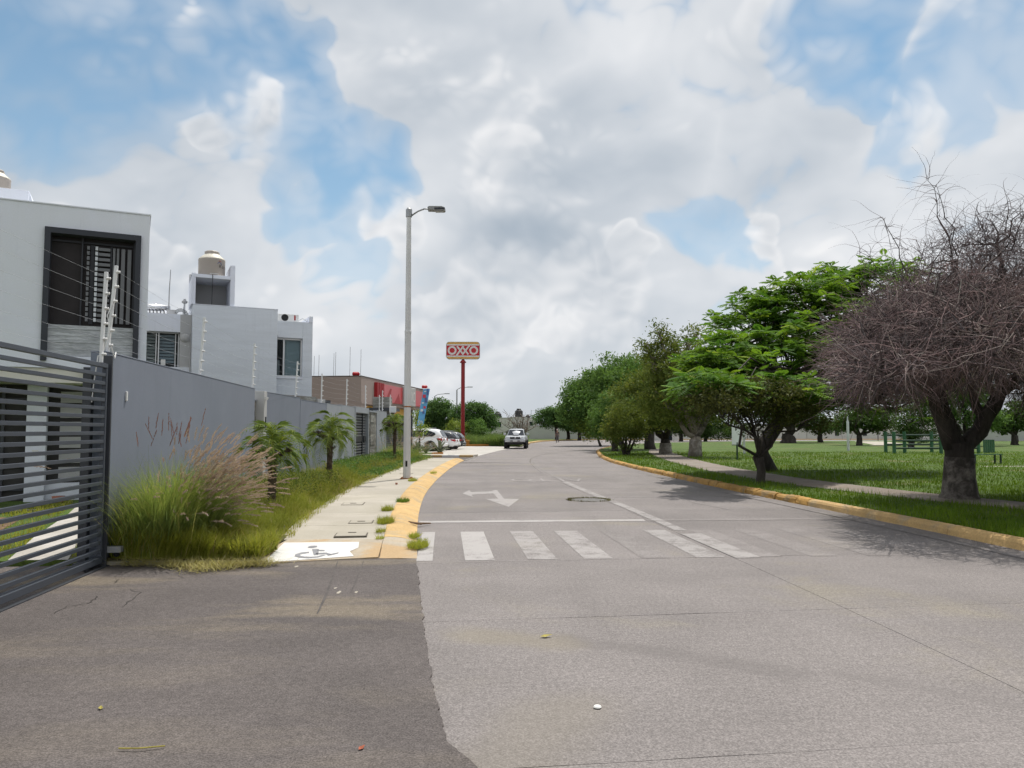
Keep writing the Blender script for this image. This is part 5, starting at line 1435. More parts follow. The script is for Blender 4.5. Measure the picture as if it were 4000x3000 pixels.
# plank fence of the vacant lot
t = thing('plank_fence', 'weathered wire and plank fence behind the tall grass left of the pickup', 'fence', (at(1905, 1690, 98).x, 98, .06))
for k in range(5):
    x = k * .95
    MB().tube([(x, 0, 0), (x, 0, 1.15 + .12 * k)], .05, 6).build('post', 'fence_wood', t)
MB().tube([(0, 0, 1.05), (2, 0, 1.35), (3.8, 0, 1.55)], .025, 5).build('rail', 'fence_wood', t)
for k in range(9):
    MB().box(2.3 + k * .2, 2.45 + k * .2, .05, .09, 0, 1.5 + .12 * math.sin(k * 2.1)).build('plank', 'fence_wood', t)

# ------------------------------------------------------------------ park furniture
def on_lawn(u, v):
    d = cam_dir(u, v); q = (LAWN - 1.62) / d.z
    return Vector((d.x * q, d.y * q, LAWN))
p = on_lawn(2880, 1795)
t = thing('notice_board', 'white notice board on a dark green post in the lawn', 'sign', p, .0)
MB().tube([(0, 0, 0), (0, 0, .9)], .045, 8).build('post', 'green_dark', t)
MB().box(-.26, .26, -.03, .03, .78, 1.86).build('panel', 'board_white', t, bevel=.01)
MB().box(-.28, .28, -.02, .035, .74, .777).build('panel_frame', 'slat_grey', t)
p = on_lawn(2907, 1750) + Vector((0, 0, .5)); p = Vector((p.x * .75, p.y * .75, LAWN))
t = tag(MB().box(-.07, .07, -.04, .04, 0, 1.9).build('white_slab_post', 'post_white', bevel=.01), 'slim white post just right of the notice board', 'post'); t.location = (p.x, p.y, LAWN)
p = on_lawn(3314, 1760)
t = thing('park_post', 'tall slim white post standing alone on the lawn', 'post', p)
MB().lathe([(.10, 0), (.095, 2.1), (.06, 2.3), (.03, 2.6)], 10).build('post_shaft', 'post_white', t)
# green timber exercise rails
def rails(label, pts, rail_z, pairs):
    c = pts[0]
    t = thing('timber_rails', label, 'exercise rails', (c[0], c[1], LAWN), 0, 'green timber rails in the park')
    for (x, y, h) in pts:
        MB().tube([(x - c[0], y - c[1], 0), (x - c[0], y - c[1], h)], .115, 8).build('post', 'green_paint', t)
    for i, j in pairs:
        for z in rail_z:
            a, b = pts[i], pts[j]
            MB().tube([(a[0] - c[0], a[1] - c[1], z), (b[0] - c[0], b[1] - c[1], z)], .065, 8).build('rail', 'green_dark', t)
    return t
rails('green timber rails left of the dead tree, near row', [(25.3, 51.0, 1.45), (26.5, 52.0, 1.45), (28.4, 51.0, 1.55), (31.0, 51.2, 1.2)], (.35, .85), [(0, 2), (2, 3)])
rails('green timber rails left of the dead tree, far row', [(26.0, 53.6, 1.45), (29.2, 53.6, 1.45), (32.2, 57.2, 1.2)], (.55, 1.2), [(0, 1), (1, 2)])
p = on_lawn(3850, 1812)
t = thing('park_bench', 'dark green slatted bench half hidden behind the dead tree trunk', 'bench', p, .15)
for k in range(4): MB().box(-.75, .75, -.2 + k * .11, -.11 + k * .11, .42, .45).build('seat_slat', 'green_paint', t)
for k in range(5): MB().box(.15 + k * .12, .24 + k * .12, .26, .29, .5, 1.1).build('back_slat', 'green_paint', t)
for x in (-.65, .65):
    for y in (-.15, .2): MB().box(x - .03, x + .03, y - .03, y + .03, 0, .42).build('leg', 'green_dark', t)
for k, (u, v) in enumerate(((3430, 1716), (3455, 1716))):
    p = at(u, v, 120)
    t = thing('swing_post', ['left one', 'right one'][k] + ' of two small posts with looped tops before the cream park wall', 'post', (p.x, 120, .05), 0, 'small looped posts')
    MB().tube([(0, 0, 0), (0, 0, 1.6)], .08, 6).build('post_shaft', 'fence_wood', t)
    MB().tube([(.25 * math.cos(q), 0, 1.75 + .45 * math.sin(q)) for q in np.linspace(0, 6.28, 9)], .07, 6).build('loop', 'fence_wood', t)
t = thing('bird_feeder', 'small dark lantern hanging from the tree at the right edge', 'lantern', at(3920, 1700, 86) )
MB().lathe([(.05, .0), (.28, .15), (.22, .6), (.3, .75), (.03, 1.1)], 6).build('lantern_body', 'black', t)
MB().tube([(0, 0, 1.1), (0, 0, 2.4)], .02, 4).build('cord', 'black', t)

# ------------------------------------------------------------------ vegetation
def unit(v): return v / np.maximum(1e-9, np.linalg.norm(v, axis=-1, keepdims=True))
def leaf_quads(pos, size, aspect=.45, up=.6, droop=0.0, rr=None):
    N = len(pos)
    nrm = unit(rng.normal(size=(N, 3)) + np.array([0, 0, up * 2]))
    t = rng.normal(size=(N, 3)); t[:, 2] -= droop
    t = unit(t - nrm * np.sum(t * nrm, axis=1, keepdims=True))
    b = np.cross(nrm, t)
    l = (size * rng.uniform(.65, 1.3, N))[:, None]
    V = np.empty((N, 4, 3))
    V[:, 0] = pos - t * l * .5
    V[:, 1] = pos + b * l * aspect * .5 + nrm * l * .06
    V[:, 2] = pos + t * l * .5 - nrm * l * .05
    V[:, 3] = pos - b * l * aspect * .5 + nrm * l * .06
    F = np.arange(N * 4).reshape(N, 4)
    rd = rng.uniform(0, 1, N) if rr is None else rr
    return V.reshape(-1, 3), F, np.repeat(rd, 4)

def lobe_points(lobe, n, lo=.5):
    c = np.array(lobe[:3]); r_ = np.array(lobe[3:6])
    d = unit(rng.normal(size=(n, 3)))
    rad = lo + (1 - lo) * np.sqrt(rng.uniform(0, 1, n))
    # uneven outline
    w1 = 1 + .16 * np.sin(d[:, 0] * 5.1 + c[0]) * np.cos(d[:, 2] * 4.3 + c[1]) + .10 * np.sin(d[:, 1] * 9 + d[:, 0] * 7 + c[2])
    return c + d * (rad * w1)[:, None] * r_

def limb_path(a, b, n=5, sag=0.15, wob=.08):
    a = np.array(a); b = np.array(b); L_ = np.linalg.norm(b - a)
    o = []
    j = rng.normal(size=(n + 1, 3)) * wob * L_ * .5
    for i in range(n + 1):
        q = i / n
        p = a + (b - a) * q
        p = p + np.array([0, 0, sag * L_ * math.sin(q * math.pi)]) + (j[i] if 0 < i < n else 0)
        o.append(p)
    return o

def tree(name, label, base, lobes, tr, fork, leaf, dens=90, per=26, size=.13, sig=.22, group=None, bark='bark', limed=None, stems=None,
         aspect=.45, up=.5, lo=.45, cat='tree', twigs=7, droop=.0, limb_r=.55):
    t = thing(name, label, cat, base, 0, group)
    B = np.array(base)
    mb = MB()
    fk = np.array(fork)
    if stems is None:
        pth = limb_path((0, 0, -.1), fk, 4, 0, .05)
        mb.tube(pth, [tr * 1.25, tr * 1.02, tr * .95, tr * .9, tr * .85], 10)
        roots = [fk]
    else:
        roots = []
        for s in stems:
            pth = limb_path((rng.uniform(-.06, .06), rng.uniform(-.06, .06), -.1), s, 4, 0, .07)
            mb.tube(pth, [tr, tr * .85, tr * .75, tr * .7, tr * .6], 8); roots.append(np.array(s))
    Vs, Fs, Rs, k = [], [], [], 0
    for lb in lobes:
        c = np.array(lb[:3]) - B
        rt = min(roots, key=lambda r_: np.linalg.norm(c[:2] - r_[:2]))
        r0 = tr * limb_r * (1 if stems is None else .6)
        lp_ = limb_path(rt, c, 5, .06, .12)
        mb.tube(lp_, np.linspace(r0, r0 * .35, 6), 7)
        for _ in range(twigs):
            s0 = lp_[rng.integers(2, 6)]
            e0 = lobe_points((c[0], c[1], c[2], lb[3] * .8, lb[4] * .8, lb[5] * .8), 1, .5)[0]
            mb.tube(limb_path(s0, e0, 3, .08, .12), [r0 * .30, r0 * .22, r0 * .15, r0 * .07], 5)
        vol = (lb[3] * lb[4] + lb[3] * lb[5] + lb[4] * lb[5]) / 3
        n = int(dens * vol * (lb[6] if len(lb) > 6 else 1))
        cc = lobe_points(tuple(c) + tuple(lb[3:6]), n, lo)
        tint = rng.uniform(0, 1, n)
        pos = np.repeat(cc, per, axis=0) + rng.normal(size=(n * per, 3)) * sig * np.array([1, 1, .6])
        rr = np.clip(np.repeat(tint, per) * .6 + rng.uniform(0, .4, n * per), 0, 1)
        V, F, rd = leaf_quads(pos, size, aspect, up, droop, rr)
        Vs.append(V); Fs.append(F + k); Rs.append(rd); k += len(V)
    mb.build('trunk', bark, t, True)
    if limed:
        lm = MB(); z1 = limed
        q = min(1.0, z1 / max(fk[2], .1))
        lm.tube([np.array((0, 0, -.1)), fk * q * .5, fk * q], [tr * 1.33, tr * 1.13, tr * 1.07], 12)
        lm.build('limewashed_band', 'bark_limed', t, True)
    np_mesh('crown', np.concatenate(Vs), np.concatenate(Fs), leaf, t, np.concatenate(Rs))
    return t

def A(u, v, Y): p = at(u, v, Y); return (p.x, p.y, p.z)
def lobe(u, v, Y, ru, rv, ry=None, dens=1.0):
    p = at(u, v, Y); s = Y / 3000.0
    return (p.x, p.y, p.z, ru * s, (ry if ry else ru * s * .9), rv * s, dens)
def base(u, v): p = on_lawn(u, v); return (p.x, p.y, LAWN)

# --- flame tree: layered feathery fronds
def frond_mesh_arrays(o, ax, nrm, L_, rnd, npin=7, wide=.38):
    """N feathery fronds at o along ax"""
    N = len(o)
    b = np.cross(nrm, ax)
    V = np.empty((N, npin * 2, 4, 3))
    for i in range(npin):
        q = (i + .6) / npin
        c = o + ax * (L_ * q)[:, None] - np.array([0, 0, 1.0]) * (L_ * .30 * q * q)[:, None]
        wl = L_ * wide * math.sin(math.pi * (.15 + .8 * q)) 
        for sI, s in enumerate((-1, 1)):
            side = unit(b * s + ax * .35 - np.array([0, 0, .25]))
            tip = c + side * wl[:, None] - np.array([0, 0, 1]) * (wl * .15)[:, None]
            h = ax * (L_ / npin * .62)[:, None]
            mid = (c + tip) * .5
            V[:, 2 * i + sI, 0] = c - h * .5
            V[:, 2 * i + sI, 1] = mid - h * 1.0 + nrm * .01
            V[:, 2 * i + sI, 2] = tip
            V[:, 2 * i + sI, 3] = mid + h * 1.0 + nrm * .01
    V = V.reshape(-1, 3)
    F = np.arange(len(V)).reshape(-1, 4)
    return V, F, np.repeat(rnd, npin * 2 * 4)

def flame_tree(label, bs, trunk_pts, tr, lobes, n_ros, Lf, limb_from, leaf='leaf_flame', group=None):
    t = thing('flame_tree', label, 'tree', bs, 0, group)
    B = np.array(bs)
    mb = MB()
    tp = [np.array(p) for p in trunk_pts]
    mb.tube(tp, list(np.linspace(tr * 1.2, tr * .8, len(tp))), 12)
    fk = tp[-1]
    O, AX, NR, LL, RN = [], [], [], [], []
    for li, lb in enumerate(lobes):
        c = np.array(lb[:3]) - B
        lp_ = limb_path(fk, c - np.array([0, 0, lb[5] * .5]), 6, .10, .10)
        mb.tube(lp_, np.linspace(tr * .62, tr * .16, 7), 8)
        n = int(n_ros * lb[6] * (lb[3] * lb[4]))
        d = unit(rng.normal(size=(n, 3)) * np.array([1, 1, .8]) + np.array([0, 0, .35]))
        w1 = 1 + .20 * np.sin(d[:, 0] * 6 + li) * np.cos(d[:, 1] * 5 + li * 2) + .12 * np.sin(d[:, 2] * 11 + li)
        cc = c + d * (rng.uniform(.55, 1.0, n) * w1)[:, None] * np.array(lb[3:6])
        # snap to loose storeys so that the sprays lie in layers
        cc[:, 2] = cc[:, 2] * .72 + .28 * (np.round((cc[:, 2] + .18 * np.sin(cc[:, 0] * 1.3 + cc[:, 1])) / .62) * .62)
        for i in range(min(n, 26 if lb[1] > bs[1] - 5 else 5)):
            s0 = lp_[rng.integers(2, 7)]
            mb.tube(limb_path(s0, cc[i], 3, .1, .1), [tr * .13, tr * .09, tr * .06, tr * .03], 5)
        for i in range(n):
            m = rng.integers(6, 10)
            az = rng.uniform(0, 2 * math.pi) + np.arange(m) * 2 * math.pi / m + rng.normal(0, .25, m)
            el = rng.uniform(-.35, .75, m)
            ax = np.stack([np.cos(az) * np.cos(el), np.sin(az) * np.cos(el), np.sin(el)], 1)
            nr = unit(np.array([0, 0, 1.0]) - ax * ax[:, 2:3])
            O.append(np.repeat(cc[i][None], m, 0) + ax * .05); AX.append(ax); NR.append(nr)
            LL.append(Lf * rng.uniform(.7, 1.25, m)); RN.append(np.clip(rng.uniform(0, .75) + rng.uniform(-.2, .3, m), 0, 1))
    V, F, rd = frond_mesh_arrays(np.concatenate(O), np.concatenate(AX), np.concatenate(NR), np.concatenate(LL), np.concatenate(RN))
    mb.build('trunk', 'bark', t, True)
    np_mesh('crown', V, F, leaf, t, rd)
    return t
bs = base(3004, 1840)
k_ = bs[1] / 3000
flame_tree('large feathery bright green tree behind the notice board, left of the dead tree', bs,
           [(0, 0, -.1), (-.28, 0, .55), (-.10, .05, 1.1), (.35, .1, 1.7), (.55, .1, 2.3)], .30,
           [lobe(2790, 1470, bs[1] - 3.6, 150, 110, 2.0, 1.2), lobe(2780, 1500, 20.5, 130, 60, 1.6, 1.2), lobe(2820, 1400, bs[1] - 1.5, 165, 110, 2.0, 1.0), lobe(2930, 1280, bs[1], 170, 120, 2.3, 1.0), lobe(3130, 1190, bs[1] + .3, 220, 110, 2.6, 1.0), lobe(3060, 1420, bs[1] - 3.0, 240, 150, 2.4, 1.2),
            lobe(3380, 1120, bs[1] + .8, 210, 110, 2.6, .9), lobe(3330, 1380, bs[1] + .3, 230, 170, 2.6, .9), lobe(3190, 1560, bs[1] + .2, 200, 80, 2.0, .6), lobe(3480, 1560, bs[1] + .5, 200, 90, 2.2, .7), lobe(3250, 1300, bs[1] - 1.5, 240, 130, 2.2, 1.0), lobe(3000, 1550, bs[1] - 2.5, 190, 80, 2.0, .8), lobe(2860, 1540, bs[1] - 6.5, 170, 75, 1.4, 1.0), lobe(3080, 1530, bs[1] - 6.0, 190, 75, 1.4, 1.0)], 31, .39, None)

# --- dark small tree in front of it
tree('small_tree', 'small dark many stemmed tree at the kerb in front of the feathery tree', base(2975, 1888),
     [lobe(2890, 1570, 22.4, 130, 65, .9, .7), lobe(3060, 1590, 22.6, 130, 80, .9, .7), lobe(2970, 1540, 21.6, 190, 60, 1.2, .7), lobe(2790, 1560, 19.6, 100, 55, 1.2, 1.0), lobe(2780, 1570, 22.0, 90, 45, .8, .7), lobe(3170, 1630, 22.8, 90, 60, .7, .6), lobe(2960, 1650, 22.6, 120, 50, .7, .45)], .13, (-.05, 0, .75), 'leaf_dark_olive',
     dens=150, per=26, size=.10, sig=.15, bark='bark', stems=None, twigs=14, limb_r=.36)

# --- row of park trees along the kerb
G_ROW = 'trees along the park kerb'
b_ = base(2715, 1786)
t = tree('broken_tree', 'limewashed tree with one snapped limb and olive foliage, right of the row', b_,
         [lobe(2700, 1500, b_[1], 170, 130, 2.2, .8), lobe(2780, 1560, b_[1], 150, 100, 2.0, .7), lobe(2610, 1560, b_[1], 120, 110, 1.8, .8), lobe(2590, 1400, b_[1] + 1, 90, 100, 1.2, .8), lobe(2690, 1370, b_[1] + 1, 120, 80, 1.4, .55),
          lobe(2520, 1350, b_[1] + 1, 40, 26, .5, .9), lobe(2575, 1305, b_[1] + 1, 24, 48, .4, 1.1), lobe(2720, 1310, b_[1] + 1, 30, 40, .5, .6)], .33, (.05, 0, 1.15), 'leaf_olive', dens=60, per=26, size=.20, sig=.26, group=G_ROW, bark='bark_pale', limed=1.0, aspect=.38)
MB().tube([(.05, 0, 1.15), (.45, 0, 1.75), (.78, 0, 2.4), (.95, 0, 2.75)], [.24, .20, .18, .15], 9).build('snapped_limb', 'bark_grey', t, True)
MB().tube([(.90, -.06, 2.45), (1.0, -.05, 3.05), (1.02, -.05, 3.35)], [.15, .10, .01], 6).tube([(1.0, -.05, 2.6), (1.25, -.05, 2.85), (1.5, -.05, 2.8)], [.09, .05, .005], 5).build('split_wood', 'wood_raw', t)
b_ = base(2600, 1772)
tree('forked_tree', 'dark forked tree with low spreading limbs, left of the limewashed tree', b_,
     [lobe(2530, 1570, b_[1], 150, 120, 2.2), lobe(2630, 1590, b_[1] - 1, 120, 80, 1.8), lobe(2480, 1640, b_[1], 90, 60, 1.4), lobe(2600, 1480, b_[1] + 1, 110, 90, 1.8)], .36, (0, 0, .95), 'leaf_olive', dens=60, per=26, size=.20, sig=.26, group=G_ROW, limed=.7)
b_ = base(2540, 1755)
tree('tall_tree', 'tall straight trunked dark tree behind the forked tree', b_,
     [lobe(2510, 1500, b_[1], 140, 110, 3.0), lobe(2440, 1580, b_[1], 110, 100, 2.6), lobe(2420, 1480, b_[1] + 2, 120, 90, 2.6)], .42, (0, 0, 2.3), 'leaf_mid', dens=46, per=26, size=.26, sig=.35, group=G_ROW)
b_ = base(2402, 1762)
tree('round_tree', 'dense round dark tree at the bend of the kerb, left of the bushy one', b_,
     [lobe(2395, 1620, b_[1], 85, 80, 1.7), lobe(2370, 1670, b_[1], 65, 45, 1.3), lobe(2430, 1590, b_[1] + .5, 80, 60, 1.5)], .26, (0, 0, .9), 'leaf_mid', dens=75, per=26, size=.19, sig=.24, group=G_ROW)
b_ = base(2447, 1779)
tree('bushy_tree', 'low bushy many stemmed tree nearest the kerb bend', b_,
     [lobe(2450, 1640, b_[1], 85, 75, 1.4), lobe(2490, 1680, b_[1], 50, 45, 1.0), lobe(2410, 1680, b_[1], 60, 40, 1.1), lobe(2440, 1740, b_[1], 24, 22, .4, .8)], .09, (0, 0, .6), 'leaf_olive', dens=85, per=26, size=.16, sig=.2, group=G_ROW,
     stems=[(-.4, 0, 1.0), (.3, .1, 1.1), (0, -.1, 1.2), (.5, 0, .9), (-.1, .2, 1.2)])
tree('broad_tree', 'broad green tree at the left end of the park row, over the road', (11.3, 82, LAWN),
     [lobe(2330, 1540, 82, 130, 90, 3.2), lobe(2260, 1600, 80, 70, 70, 2.4), lobe(2400, 1500, 84, 130, 70, 3.0), lobe(2250, 1540, 81, 50, 50, 1.8), lobe(2320, 1620, 80, 90, 60, 2.6)], .45, (-.3, 0, 1.8), 'leaf_mid', dens=42, per=26, size=.30, sig=.38, group=G_ROW)
tree('young_tree', 'small pale green tree at the left end of the park row', (7.9 + 1.2, 79, LAWN),
     [lobe(2292, 1650, 79, 45, 40, 1.2), lobe(2310, 1690, 79, 35, 25, .9)], .12, (-.4, 0, 1.0), 'leaf_light', dens=50, per=24, size=.24, sig=.3, group=G_ROW)
# --- flat topped trees in front of the far wall
G_FAR = 'flat topped trees before the far white wall'
for (u, ub, Y, lbs, lab) in (
    (2174, 2172, 124, [(2135, 1640, 50, 30), (2190, 1630, 60, 34), (2160, 1612, 50, 20), (2225, 1650, 40, 22)], 'largest flat topped tree before the far white wall, beside the walking person'),
    (2219, 2219, 128, [(2225, 1660, 36, 18), (2205, 1652, 30, 18)], 'middle flat topped tree before the far white wall'),
    (2263, 2264, 126, [(2262, 1668, 44, 18), (2250, 1655, 40, 20), (2290, 1664, 36, 18)], 'right flat topped tree before the far white wall')):
    p = at(u, 1710, Y)
    tree('flat_top_tree', lab, (p.x, Y, .1), [lobe(a_, b__, Y, c_, d_, c_ * Y / 3000) for a_, b__, c_, d_ in lbs], .28, (0, 0, 2.1), 'leaf_far', dens=34, per=24, size=.34, sig=.36, group=G_FAR)
# --- trees behind the store forecourt
G_ST = 'trees behind the store forecourt'
for (ub, Y, lbs, lab, mt_) in (
    (1700, 116, [(1690, 1610, 60, 40), (1740, 1620, 60, 40), (1665, 1650, 40, 40), (1720, 1580, 40, 22), (1720, 1670, 60, 30)], 'wide dark green tree between the blue banner and the red pole', 'leaf_far'),
    (1860, 113, [(1850, 1610, 60, 36), (1900, 1630, 40, 34), (1800, 1620, 45, 34), (1860, 1590, 40, 16), (1915, 1660, 26, 24), (1840, 1660, 60, 26)], 'wide dark green tree right of the red pole', 'leaf_far')):
    p = at(ub, 1710, Y)
    tree('shade_tree', lab, (p.x, Y, .05), [lobe(a_, b__, Y, c_, d_, c_ * Y / 3000) for a_, b__, c_, d_ in lbs], .35, (0, 0, 1.4), mt_, dens=40, per=24, size=.32, sig=.36, group=G_ST)
for (u, v, Y, ru, rv, lab, mt_) in ((1790, 1675, 96, 45, 34, 'leafy light green shrub just left of the red pole', 'leaf_light'), (1860, 1668, 96, 36, 38, 'tall leafy green shrub just right of the red pole', 'leaf_mid'), (1885, 1690, 94, 28, 26, 'lower leafy shrub at the right of the red pole', 'leaf_mid'),
                                (1632, 1622, 62, 20, 24, 'small bright green shrub top before the blue banner', 'leaf_light'), (1640, 1668, 58.5, 28, 18, 'leafy bush over the roof of the white SUV', 'leaf_light')):
    p = at(u, v, Y)
    tree('shrub', lab, (p.x, Y, .05), [lobe(u, v, Y, ru, rv, ru * Y / 3000), lobe(u, v + rv, Y, ru * .9, rv * .8, ru * Y / 3500)], .07, (0, 0, max(.3, p.z * .5)), mt_, dens=60, per=20, size=.22 if Y > 80 else .16, sig=.22, cat='shrub', group='shrubs by the store forecourt')
# --- park background trees
G_PK = 'trees standing out in the park'
for (u, vb, lbs, lab, mt_, tr) in (
    (3205, 1728, [(3180, 1650, 70, 32), (3240, 1660, 60, 28), (3130, 1645, 40, 26)], 'low spreading park tree before the cream wall, left of the lone white post', 'leaf_dark', .35),
    (3357, 1740, [(3340, 1640, 90, 40), (3420, 1630, 90, 40), (3300, 1660, 50, 26), (3450, 1665, 50, 22)], 'dark park tree just right of the lone white post', 'leaf_dark', .30),
    (3965, 1738, [(3940, 1640, 80, 50), (4010, 1620, 80, 60), (3900, 1660, 40, 24)], 'park tree at the right edge beyond the dead tree', 'leaf_dark', .36),
    (3560, 1752, [(3560, 1640, 70, 60), (3610, 1600, 70, 60), (3600, 1690, 70, 40), (3540, 1690, 30, 34)], 'dense tree with foliage down to the ground left of the dead tree trunk', 'leaf_dark', .25),
    (3775, 1742, [(3770, 1590, 110, 60), (3700, 1640, 60, 40), (3850, 1640, 70, 40), (3760, 1520, 130, 60)], 'green tree seen through the fork of the dead tree', 'leaf_mid', .3),
    (3080, 1730, [(3060, 1600, 130, 60), (3120, 1560, 110, 60)], 'thick trunked tree far behind the feathery tree', 'leaf_dark', .9),
    (2755, 1722, [(2800, 1690, 80, 24), (2740, 1680, 70, 24), (2870, 1670, 60, 24)], 'low far tree between the limewashed trunk and the notice board', 'leaf_dark', .25),
    (2660, 1722, [(2680, 1670, 70, 30), (2620, 1660, 60, 30), (2740, 1640, 80, 30)], 'far dark tree behind the limewashed trunk', 'leaf_dark', .3)):
    b_ = base(u, vb); Y = b_[1]
    tree('park_tree', lab, b_, [lobe(a_, c_, Y, d_, e_, d_ * Y / 3000 * .8) for a_, c_, d_, e_ in lbs], tr, (0, 0, 1.0), mt_, dens=30 if Y > 70 else 60, per=24, size=.32 if Y > 70 else .2, sig=.36 if Y > 70 else .25, group=G_PK)

# --- bare little tree behind the pickup
p = at(2037, 1690, 90)
t = thing('bare_tree', 'leafless pale little tree behind the pickup truck', 'tree', (p.x, 90, .05))
mb = MB(); tw = MB()
mb.tube([(0, 0, -.1), (.05, 0, .6), (.02, 0, 1.0)], [.12, .10, .09], 7)
for k in range(26):
    az = rng.uniform(0, 6.28); r_ = rng.uniform(.3, 2.2) if k else 2.4
    e = np.array([r_ * math.cos(az) * 1.0 - .3, r_ * math.sin(az) * .6, rng.uniform(1.8, 3.6)])
    pth = limb_path((0.02, 0, .9), e, 4, .05, .1)
    mb.tube(pth, [.08, .065, .05, .035, .018], 5)
    for _ in range(3):
        s0 = pth[rng.integers(2, 5)]
        tw.tube(limb_path(s0, s0 + np.array([rng.normal() * .35, rng.normal() * .3, rng.uniform(.2, .7)]), 2, 0, .1), [.03, .024, .012], 4)
mb.tube(limb_path((0, 0, .95), (-2.6, 0, 1.75), 5, -.02, .05), [.06, .05, .04, .03, .02, .012], 5)
mb.build('trunk', 'bark_pale', t, True)
o = tw.build('crown', 'bark_pale', t)

# --- the big dead tree on the right: grey limbs under a mass of fine reddish twigs
bs = base(3750, 1948)
t = thing('dead_tree', 'big leafless tree with a tangled mass of reddish twigs at the right edge', 'tree', bs)
B = np.array(bs)
DY = bs[1]
mb = MB()
mb.tube([(-.02, 0, -.12), (0, 0, .10), (0, 0, .5), (.02, 0, 1.0), (.0, 0, 1.25)], [.46, .36, .31, .29, .31], 14)
limbs = []
def limb(a, b, r0, r1, n=6, sag=.05, wob=.08, sides=9):
    p_ = limb_path(a, b, n, sag, wob); mb.tube(p_, np.linspace(r0, r1, n + 1), sides); limbs.append(p_); return p_
fkL = limb((-.08, 0, 1.15), (-.62, -.1, 2.6), .235, .17, 5, .02, .04, 12)
fkR = limb((.10, 0, 1.12), (1.05, .1, 2.4), .20, .15, 5, -.08, .04, 12)
limb(fkR[3], (.62, .3, 3.6), .12, .06)
D_lobes = [lobe(3440, 1370, DY - 2.6, 170, 150, 1.6, 1.0), lobe(3560, 1210, DY - 1.0, 150, 120, 1.8, .8), lobe(3720, 1230, DY - 2.6, 190, 160, 1.8, 1.0), lobe(3740, 1020, DY, 150, 120, 1.7, .5), lobe(3930, 1090, DY + .2, 190, 170, 2.2, .7),
           lobe(3960, 1330, DY - 2.2, 200, 170, 2.0, 1.0), lobe(4200, 1200, DY, 240, 240, 2.4, .8), lobe(4350, 1250, DY - 3.5, 260, 230, 2.4, .9), lobe(3620, 1470, DY - .2, 190, 90, 1.7, .8), lobe(4150, 1480, DY, 220, 110, 2.0, .8), lobe(3900, 920, DY, 170, 100, 1.7, .3),
           lobe(3400, 1490, DY + .3, 110, 80, 1.2, .6), lobe(3480, 1340, 13.6, 170, 150, 1.5, 1.1), lobe(3430, 1440, 12.2, 110, 80, 1.3, 1.0), lobe(3800, 1330, 11.8, 260, 170, 1.6, 1.0), lobe(3880, 1270, DY + 1.4, 260, 200, 1.6, .8), lobe(3660, 1330, DY + 1.3, 220, 160, 1.5, .8)]
TV, TF, TR, kk = [], [], [], 0
def twig_batch(S, dirs, L_, rad, segs, curl, droop, rn):
    """N thin curling twigs as three sided tubes"""
    global kk
    N = len(S)
    p = S.copy(); d = unit(dirs)
    ref = unit(rng.normal(size=(N, 3)))
    a = unit(np.cross(d, ref)); b = np.cross(d, a)
    rings = []
    turn = unit(rng.normal(size=(N, 3))) * curl
    for s in range(segs + 1):
        rr = (rad * (1 - .75 * s / segs))[:, None]
        ring = np.stack([p + a * rr, p + (-a * .5 + b * .87) * rr, p + (-a * .5 - b * .87) * rr], 1)
        rings.append(ring)
        d = unit(d + turn + rng.normal(size=(N, 3)) * curl * .7 + np.array([0, 0, -droop]))
        p = p + d * (L_ / segs)[:, None]
    V = np.stack(rings, 1).reshape(N, -1, 3)
    f = []
    for s in range(segs):
        for j in range(3):
            f.append((s * 3 + j, s * 3 + (j + 1) % 3, s * 3 + 3 + (j + 1) % 3, s * 3 + 3 + j))
    f = np.array(f)
    nv = (segs + 1) * 3
    F = (f[None] + (np.arange(N) * nv)[:, None, None]).reshape(-1, 4) + kk
    kk += N * nv
    TV.append(V.reshape(-1, 3)); TF.append(F); TR.append(np.repeat(rn, nv))
for i, lb in enumerate(D_lobes):
    c = np.array(lb[:3]) - B
    rt = fkL[-1] if c[0] < .3 else fkR[-1]
    p_ = limb(rt, c, .085, .025, 6, .08, .12, 7)
    for _ in range(9):
        s0 = p_[rng.integers(2, 7)]
        e0 = lobe_points((c[0], c[1], c[2], lb[3] * .85, lb[4] * .85, lb[5] * .85), 1, .6)[0]
        mb.tube(limb_path(s0, e0, 4, .12, .14), [.024, .019, .014, .009, .005], 5)
    vol = lb[3] * lb[5] + lb[4] * lb[5]
    n = int((560 if c[2] < 4.3 else 700) * vol * lb[6])
    S = lobe_points(tuple(c) + tuple(lb[3:6]), n, .35)
    out_ = unit(S - c)
    dirs = out_ * .8 + rng.normal(size=(n, 3)) * .7 + np.array([0, 0, .1])
    rn = np.clip(rng.beta(2, 2.2, n) + .20 * (c[2] < 3.9) - .22 * (c[2] > 4.6), 0, 1)
    twig_batch(S, dirs, rng.uniform(.35, 1.0, n), rng.uniform(.0035, .0095, n), 4, .42, .16, rn)
    # heavier dead wood inside the crown
    n3 = int((260 if c[2] < 4.3 else 40) * vol * lb[6])
    S = lobe_points((c[0], c[1], c[2], lb[3] * .78, lb[4] * .8, lb[5] * .78), n3, .1)
    twig_batch(S, rng.normal(size=(n3, 3)) + unit(S - c) * .6, rng.uniform(.4, .8, n3), rng.uniform(.010, .017, n3), 2, .35, .1, rng.uniform(0, .25, n3))
    # long loops standing out of the outline
    n2 = int(22 * vol * lb[6])
    S = lobe_points(tuple(c) + tuple(lb[3:6]), n2, .85)
    twig_batch(S, unit(S - c) + rng.normal(size=(n2, 3)) * .35 + np.array([0, 0, .25]), rng.uniform(.7, 1.5, n2), rng.uniform(.005, .009, n2), 8, .20, .14, np.clip(rng.uniform(0, .5, n2), 0, 1))
